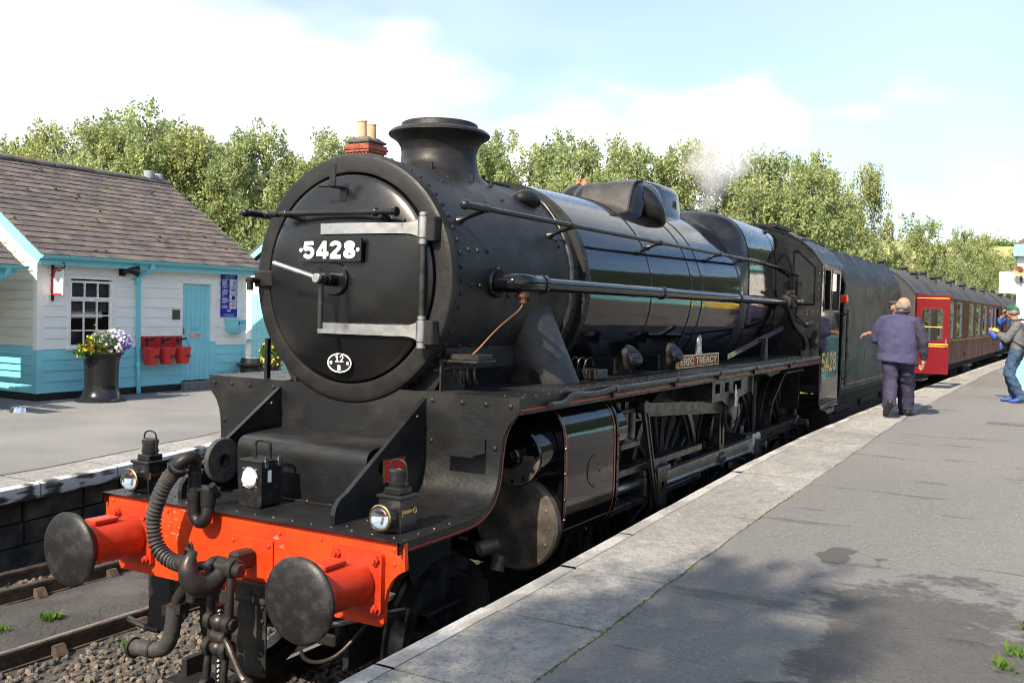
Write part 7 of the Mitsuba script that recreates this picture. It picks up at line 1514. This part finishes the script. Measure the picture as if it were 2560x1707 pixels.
jm = add('jumper', wrinkle(flesh([[(O + [-.02, -.17, 1.36], (.085, .08, .06)), (O + [-.02, .17, 1.36], (.085, .08, .06))], [(O + [-.02, 0, 1.32], (.13, .22, .09)), (O + [-.01, 0, 1.1], (.145, .21, .1)), (O + [.0, 0, .93], (.14, .20, .05))], [(O + [-.04, 0, 1.42], (.075, .08, .03)), (O + [-.05, 0, 1.44], (.07, .075, .02))]], .028, 6), .018, 9, 9), 'grey_wool', k, smooth=True)
add('sleeve', wrinkle(flesh([[(O + [-.02, -.19, 1.34], .072), (O + [-.17, -.22, 1.09], .064), (O + [-.31, .0, 1.17], .045)], [(O + [-.02, .19, 1.34], .072), (O + [-.12, .24, 1.11], .064), (O + [-.30, .17, 1.18], .045)]], .025, 5), .016, 11, 10), 'grey_wool', jm, smooth=True)
add('jeans', wrinkle(flesh([[(O + [.0, 0, .88], (.145, .18, .1)), (O + [.0, 0, .95], (.14, .18, .05))], [(O + [-.02, -.09, .86], .12), (O + [-.11, -.10, .50], .092), (O + [.08, -.10, .13], .075), (O + [.085, -.10, .09], .078)], [(O + [.0, .09, .86], .12), (O + [-.13, .10, .52], .09), (O + [-.03, .12, .13], .072), (O + [-.03, .12, .09], .075)]], .026, 5), .045, 11, 11), 'denim', k, smooth=True)
add('shoe', shoe(O + [.12, -.10, .05], O + [-.06, -.17, .028], np.array([0, 0, 1.0]), .05), 'shoe_blue', k, smooth=True)
add('shoe', shoe(O + [.0, .12, .045], O + [-.20, .08, .028], np.array([0, 0, 1.0]), .05), 'shoe_blue', k, smooth=True)
rk = thing('backpack', 'black rucksack on the back of the man in the green cap', 'rucksack')
add('bag', wrinkle(flesh([[(O + [.19, -.06, 1.34], (.07, .13, .06)), (O + [.22, -.06, 1.12], (.10, .15, .09)), (O + [.20, -.06, .92], (.10, .145, .06))]], .028, 6), .014, 10, 12), 'rucksack', rk, smooth=True)
add('strap', cat([tube(spline([O + [.14, y, 1.38], O + [.02, y * 1.05, 1.445], O + [-.13, y * 1.1, 1.33], O + [-.14, y * 1.1, 1.15], O + [.06, y * 1.35, 1.0], O + [.15, y, .95]], 24), .017, 8) for y in (-.15, .13)] + [tube(spline([O + [.10, -.16, .92], O + [.04, -.215, .80], O + [-.0, -.20, .72]], 8), .012, 6)]), 'rucksack', rk)
bg = thing('camera_bag', 'small dark bag with blue trim at the belly of the green-capped man', 'bag')
add('pouch', flesh([[(O + [-.20, -.06, 1.03], (.07, .09, .07)), (O + [-.20, -.06, .96], (.075, .095, .06))]], .02, 4), 'rucksack', bg, smooth=True)
add('trim', flesh([[(O + [-.255, -.12, 1.0], (.03, .03, .05)), (O + [-.25, -.12, .94], (.03, .03, .04))]], .02, 3), 'shoe_blue', bg, smooth=True)
add('strap', tube(spline([O + [-.19, -.10, 1.08], O + [-.16, -.18, 1.26], O + [-.06, -.10, 1.44]], 12), .008, 6), 'rucksack', bg)
bt = thing('carrier_bag', 'bright blue and yellow bundle held by the man in the green cap', 'bag')
add('bundle', wrinkle(flesh([[(O + [-.40, .03, 1.20], (.07, .07, .06)), (O + [-.36, .02, 1.13], (.06, .07, .06))]], .02, 4), .02, 14, 13), 'shoe_blue', bt, smooth=True)
add('yellow_part', wrinkle(flesh([[(O + [-.37, -.01, 1.255], (.05, .05, .035)), (O + [-.33, -.03, 1.24], (.04, .04, .03))]], .02, 4), .012, 14, 14), 'bag_yellow', bt, smooth=True)
# --- person leaning out of the coach door window
k, O = person('dark-haired person in a blue top leaning out of a coach window with a camera', (0, 0, 0))
C0 = TR1(trimesh.Trimesh(np.array([[1.62, 18.0, 2.84], [1, 0, 0], [0, 1, 0]]), [[0, 1, 2]], process=False)).vertices[0]
hd, P = head_parts(C0, (.35, -.9, -.05))
W1, W2 = C0 + [.02, -.30, -.10], C0 + [.22, -.24, -.09]
add('body', flesh(hd + [[(C0 + [-.03, .06, -.06], .055), (C0 + [-.10, .10, -.24], .06)], [(C0 + [-.10, .10, -.28], (.13, .10, .08)), (C0 + [-.32, .14, -.60], (.13, .13, .12)), (C0 + [-.42, .14, -1.0], (.13, .14, .1))], [(C0 + [-.20, .02, -.30], .05), (C0 + [-.10, -.14, -.42], .042), (W1, .028)], [(C0 + [.02, .10, -.30], .05), (C0 + [.22, -.02, -.38], .042), (W2, .028)]] + hand(W1, (.2, -.4, .8), (1, 0, 0), (0, 1, 0), 1.0) + hand(W2, (-.3, -.3, .8), (-1, 0, 0), (0, 1, 0), 1.0), .022, 5), 'skin', k, smooth=True)
add('hair', flesh([[(P(0, -.03, .05), (.10, .10, .075)), (P(0, -.05, -.03), (.095, .075, .07))], [(P(-.08, -.02, 0), .035), (P(-.08, -.02, -.06), .03)], [(P(.08, -.02, 0), .035), (P(.08, -.02, -.06), .03)]], .022, 4), 'hair_dark', k, smooth=True)
add('top', wrinkle(flesh([[(C0 + [-.20, .04, -.28], (.08, .08, .07)), (C0 + [.0, .12, -.28], (.08, .08, .07))], [(C0 + [-.11, .10, -.34], (.16, .13, .09)), (C0 + [-.32, .14, -.62], (.16, .15, .1)), (C0 + [-.42, .14, -.95], (.16, .16, .1))], [(C0 + [-.20, .02, -.30], .07), (C0 + [-.10, -.14, -.42], .06), (C0 + [-.01, -.25, -.20], .045)], [(C0 + [.02, .10, -.30], .07), (C0 + [.21, -.02, -.38], .06), (C0 + [.22, -.18, -.18], .045)]], .028, 5), .016, 10, 15), 'blue_top', k, smooth=True)
cmk = thing('hand_camera', 'black camera held up by the person leaning from the coach window', 'camera')
CC_ = C0 + [.12, -.30, .03]
add('camera_body', box(CC_[0] - .07, CC_[0] + .07, CC_[1] - .03, CC_[1] + .03, CC_[2] - .045, CC_[2] + .045, .01), 'frame_black', cmk, smooth=False)
add('lens', cyl(CC_, CC_ + [.02, -.12, 0], .035, n=20, b=.004), 'frame_black', cmk)
# --- second person seen through the far coach windows
k, O = person('small person in a pale blue top standing inside the coach beside the one leaning out', (0, 0, 0))
C1 = TR1(trimesh.Trimesh(np.array([[1.05, 16.9, 2.62], [1, 0, 0], [0, 1, 0]]), [[0, 1, 2]], process=False)).vertices[0]
hd, P = head_parts(C1, (.8, -.5, 0), s=.9)
add('body', flesh(hd + [[(C1 + [0, 0, -.06], .05), (C1 + [0, 0, -.18], .05)], [(C1 + [0, 0, -.22], (.12, .12, .06)), (C1 + [0, 0, -.6], (.11, .12, .1)), (C1 + [0, 0, -1.1], (.1, .11, .05))], [(C1 + [0, .14, -.22], .04), (C1 + [.03, .18, -.45], .035), (C1 + [.1, .12, -.62], .026)], [(C1 + [0, -.14, -.22], .04), (C1 + [.03, -.18, -.45], .035), (C1 + [.1, -.12, -.62], .026)]] + hand(C1 + [.1, .12, -.62], (.5, -.2, -.6), (0, 0, 1), (0, 1, 0), .6) + hand(C1 + [.1, -.12, -.62], (.5, .2, -.6), (0, 0, 1), (0, -1, 0), .6), .022, 5), 'skin', k, smooth=True)
add('hair', flesh([[(P(0, -.03, .05), (.085, .085, .06)), (P(0, -.05, -.02), (.08, .06, .06))]], .022, 4), 'hair_dark', k, smooth=True)
add('top', flesh([[(C1 + [0, -.12, -.22], .07), (C1 + [0, .12, -.22], .07)], [(C1 + [0, 0, -.26], (.12, .16, .07)), (C1 + [0, 0, -.6], (.13, .15, .1))], [(C1 + [0, .14, -.22], .06), (C1 + [.03, .18, -.45], .05)], [(C1 + [0, -.14, -.22], .06), (C1 + [.03, -.18, -.45], .05)]], .028, 5), 'blue_top', k, smooth=True)

# ================================================================ steam from the safety valves
G = 40
u = (np.stack(np.meshgrid(np.arange(G), np.arange(G), np.arange(G), indexing='ij'), -1) + .5) / G      # z, y, x
zz, yy2, xx = u[..., 0], u[..., 1], u[..., 2]
cx_ = .34 + .34 * zz ** 1.2; cy_ = .5 - .04 * zz; wd = .07 + .26 * zz ** .8
rad = np.hypot((xx - cx_), (yy2 - cy_)) / wd
nz = meshkit.fbm(np.stack([xx * 4.0, yy2 * 4.0, zz * 4.5], -1), 4, 31)
den = np.clip(1.15 - rad + (nz - .5) * 2.6, 0, 1) * np.clip(zz / .06, 0, 1) * np.clip((1 - zz) / .45, 0, 1) ** 1.3
scene['steam_medium'] = {'type': 'heterogeneous', 'albedo': {'type': 'constvolume', 'value': {'type': 'rgb', 'value': [.99, .99, .99]}}, 'scale': 3.0,
    'sigma_t': {'type': 'gridvolume', 'grid': mi.VolumeGrid(den.astype(np.float32)[..., None]), 'to_world': T().translate([-.62, 7.2, 3.80]).scale([1.75, 1.5, 1.25]), 'filter_type': 'trilinear'}}
scene['steam_plume'] = {'type': 'cube', 'to_world': T().translate([.255, 7.95, 4.425]).scale([.875, .75, .625]), 'bsdf': {'type': 'null'}, 'interior': {'type': 'ref', 'id': 'steam_medium'}}
lab('steam_plume', 'white wisp of steam rising from the safety valves', 'steam', None, 'stuff')

# things of one label that nothing but their place tells apart are told apart by their order across the photograph
same = {}
for k_, d_ in labels.items():
    if scene.get(k_, {}).get('type') == 'instance': same.setdefault(d_['label'], []).append(k_)
for l_, ks in same.items():
    if len(ks) > 1 and 'viewpoint' not in l_ and 'outside' not in l_:
        ks.sort(key=lambda k_: px_u(np.array(T(scene[k_]['to_world']).matrix)[:3, 3]))
        for i_, k_ in enumerate(ks): labels[k_]['label'] = l_ + ', ' + ordn(i_) + ' from left'
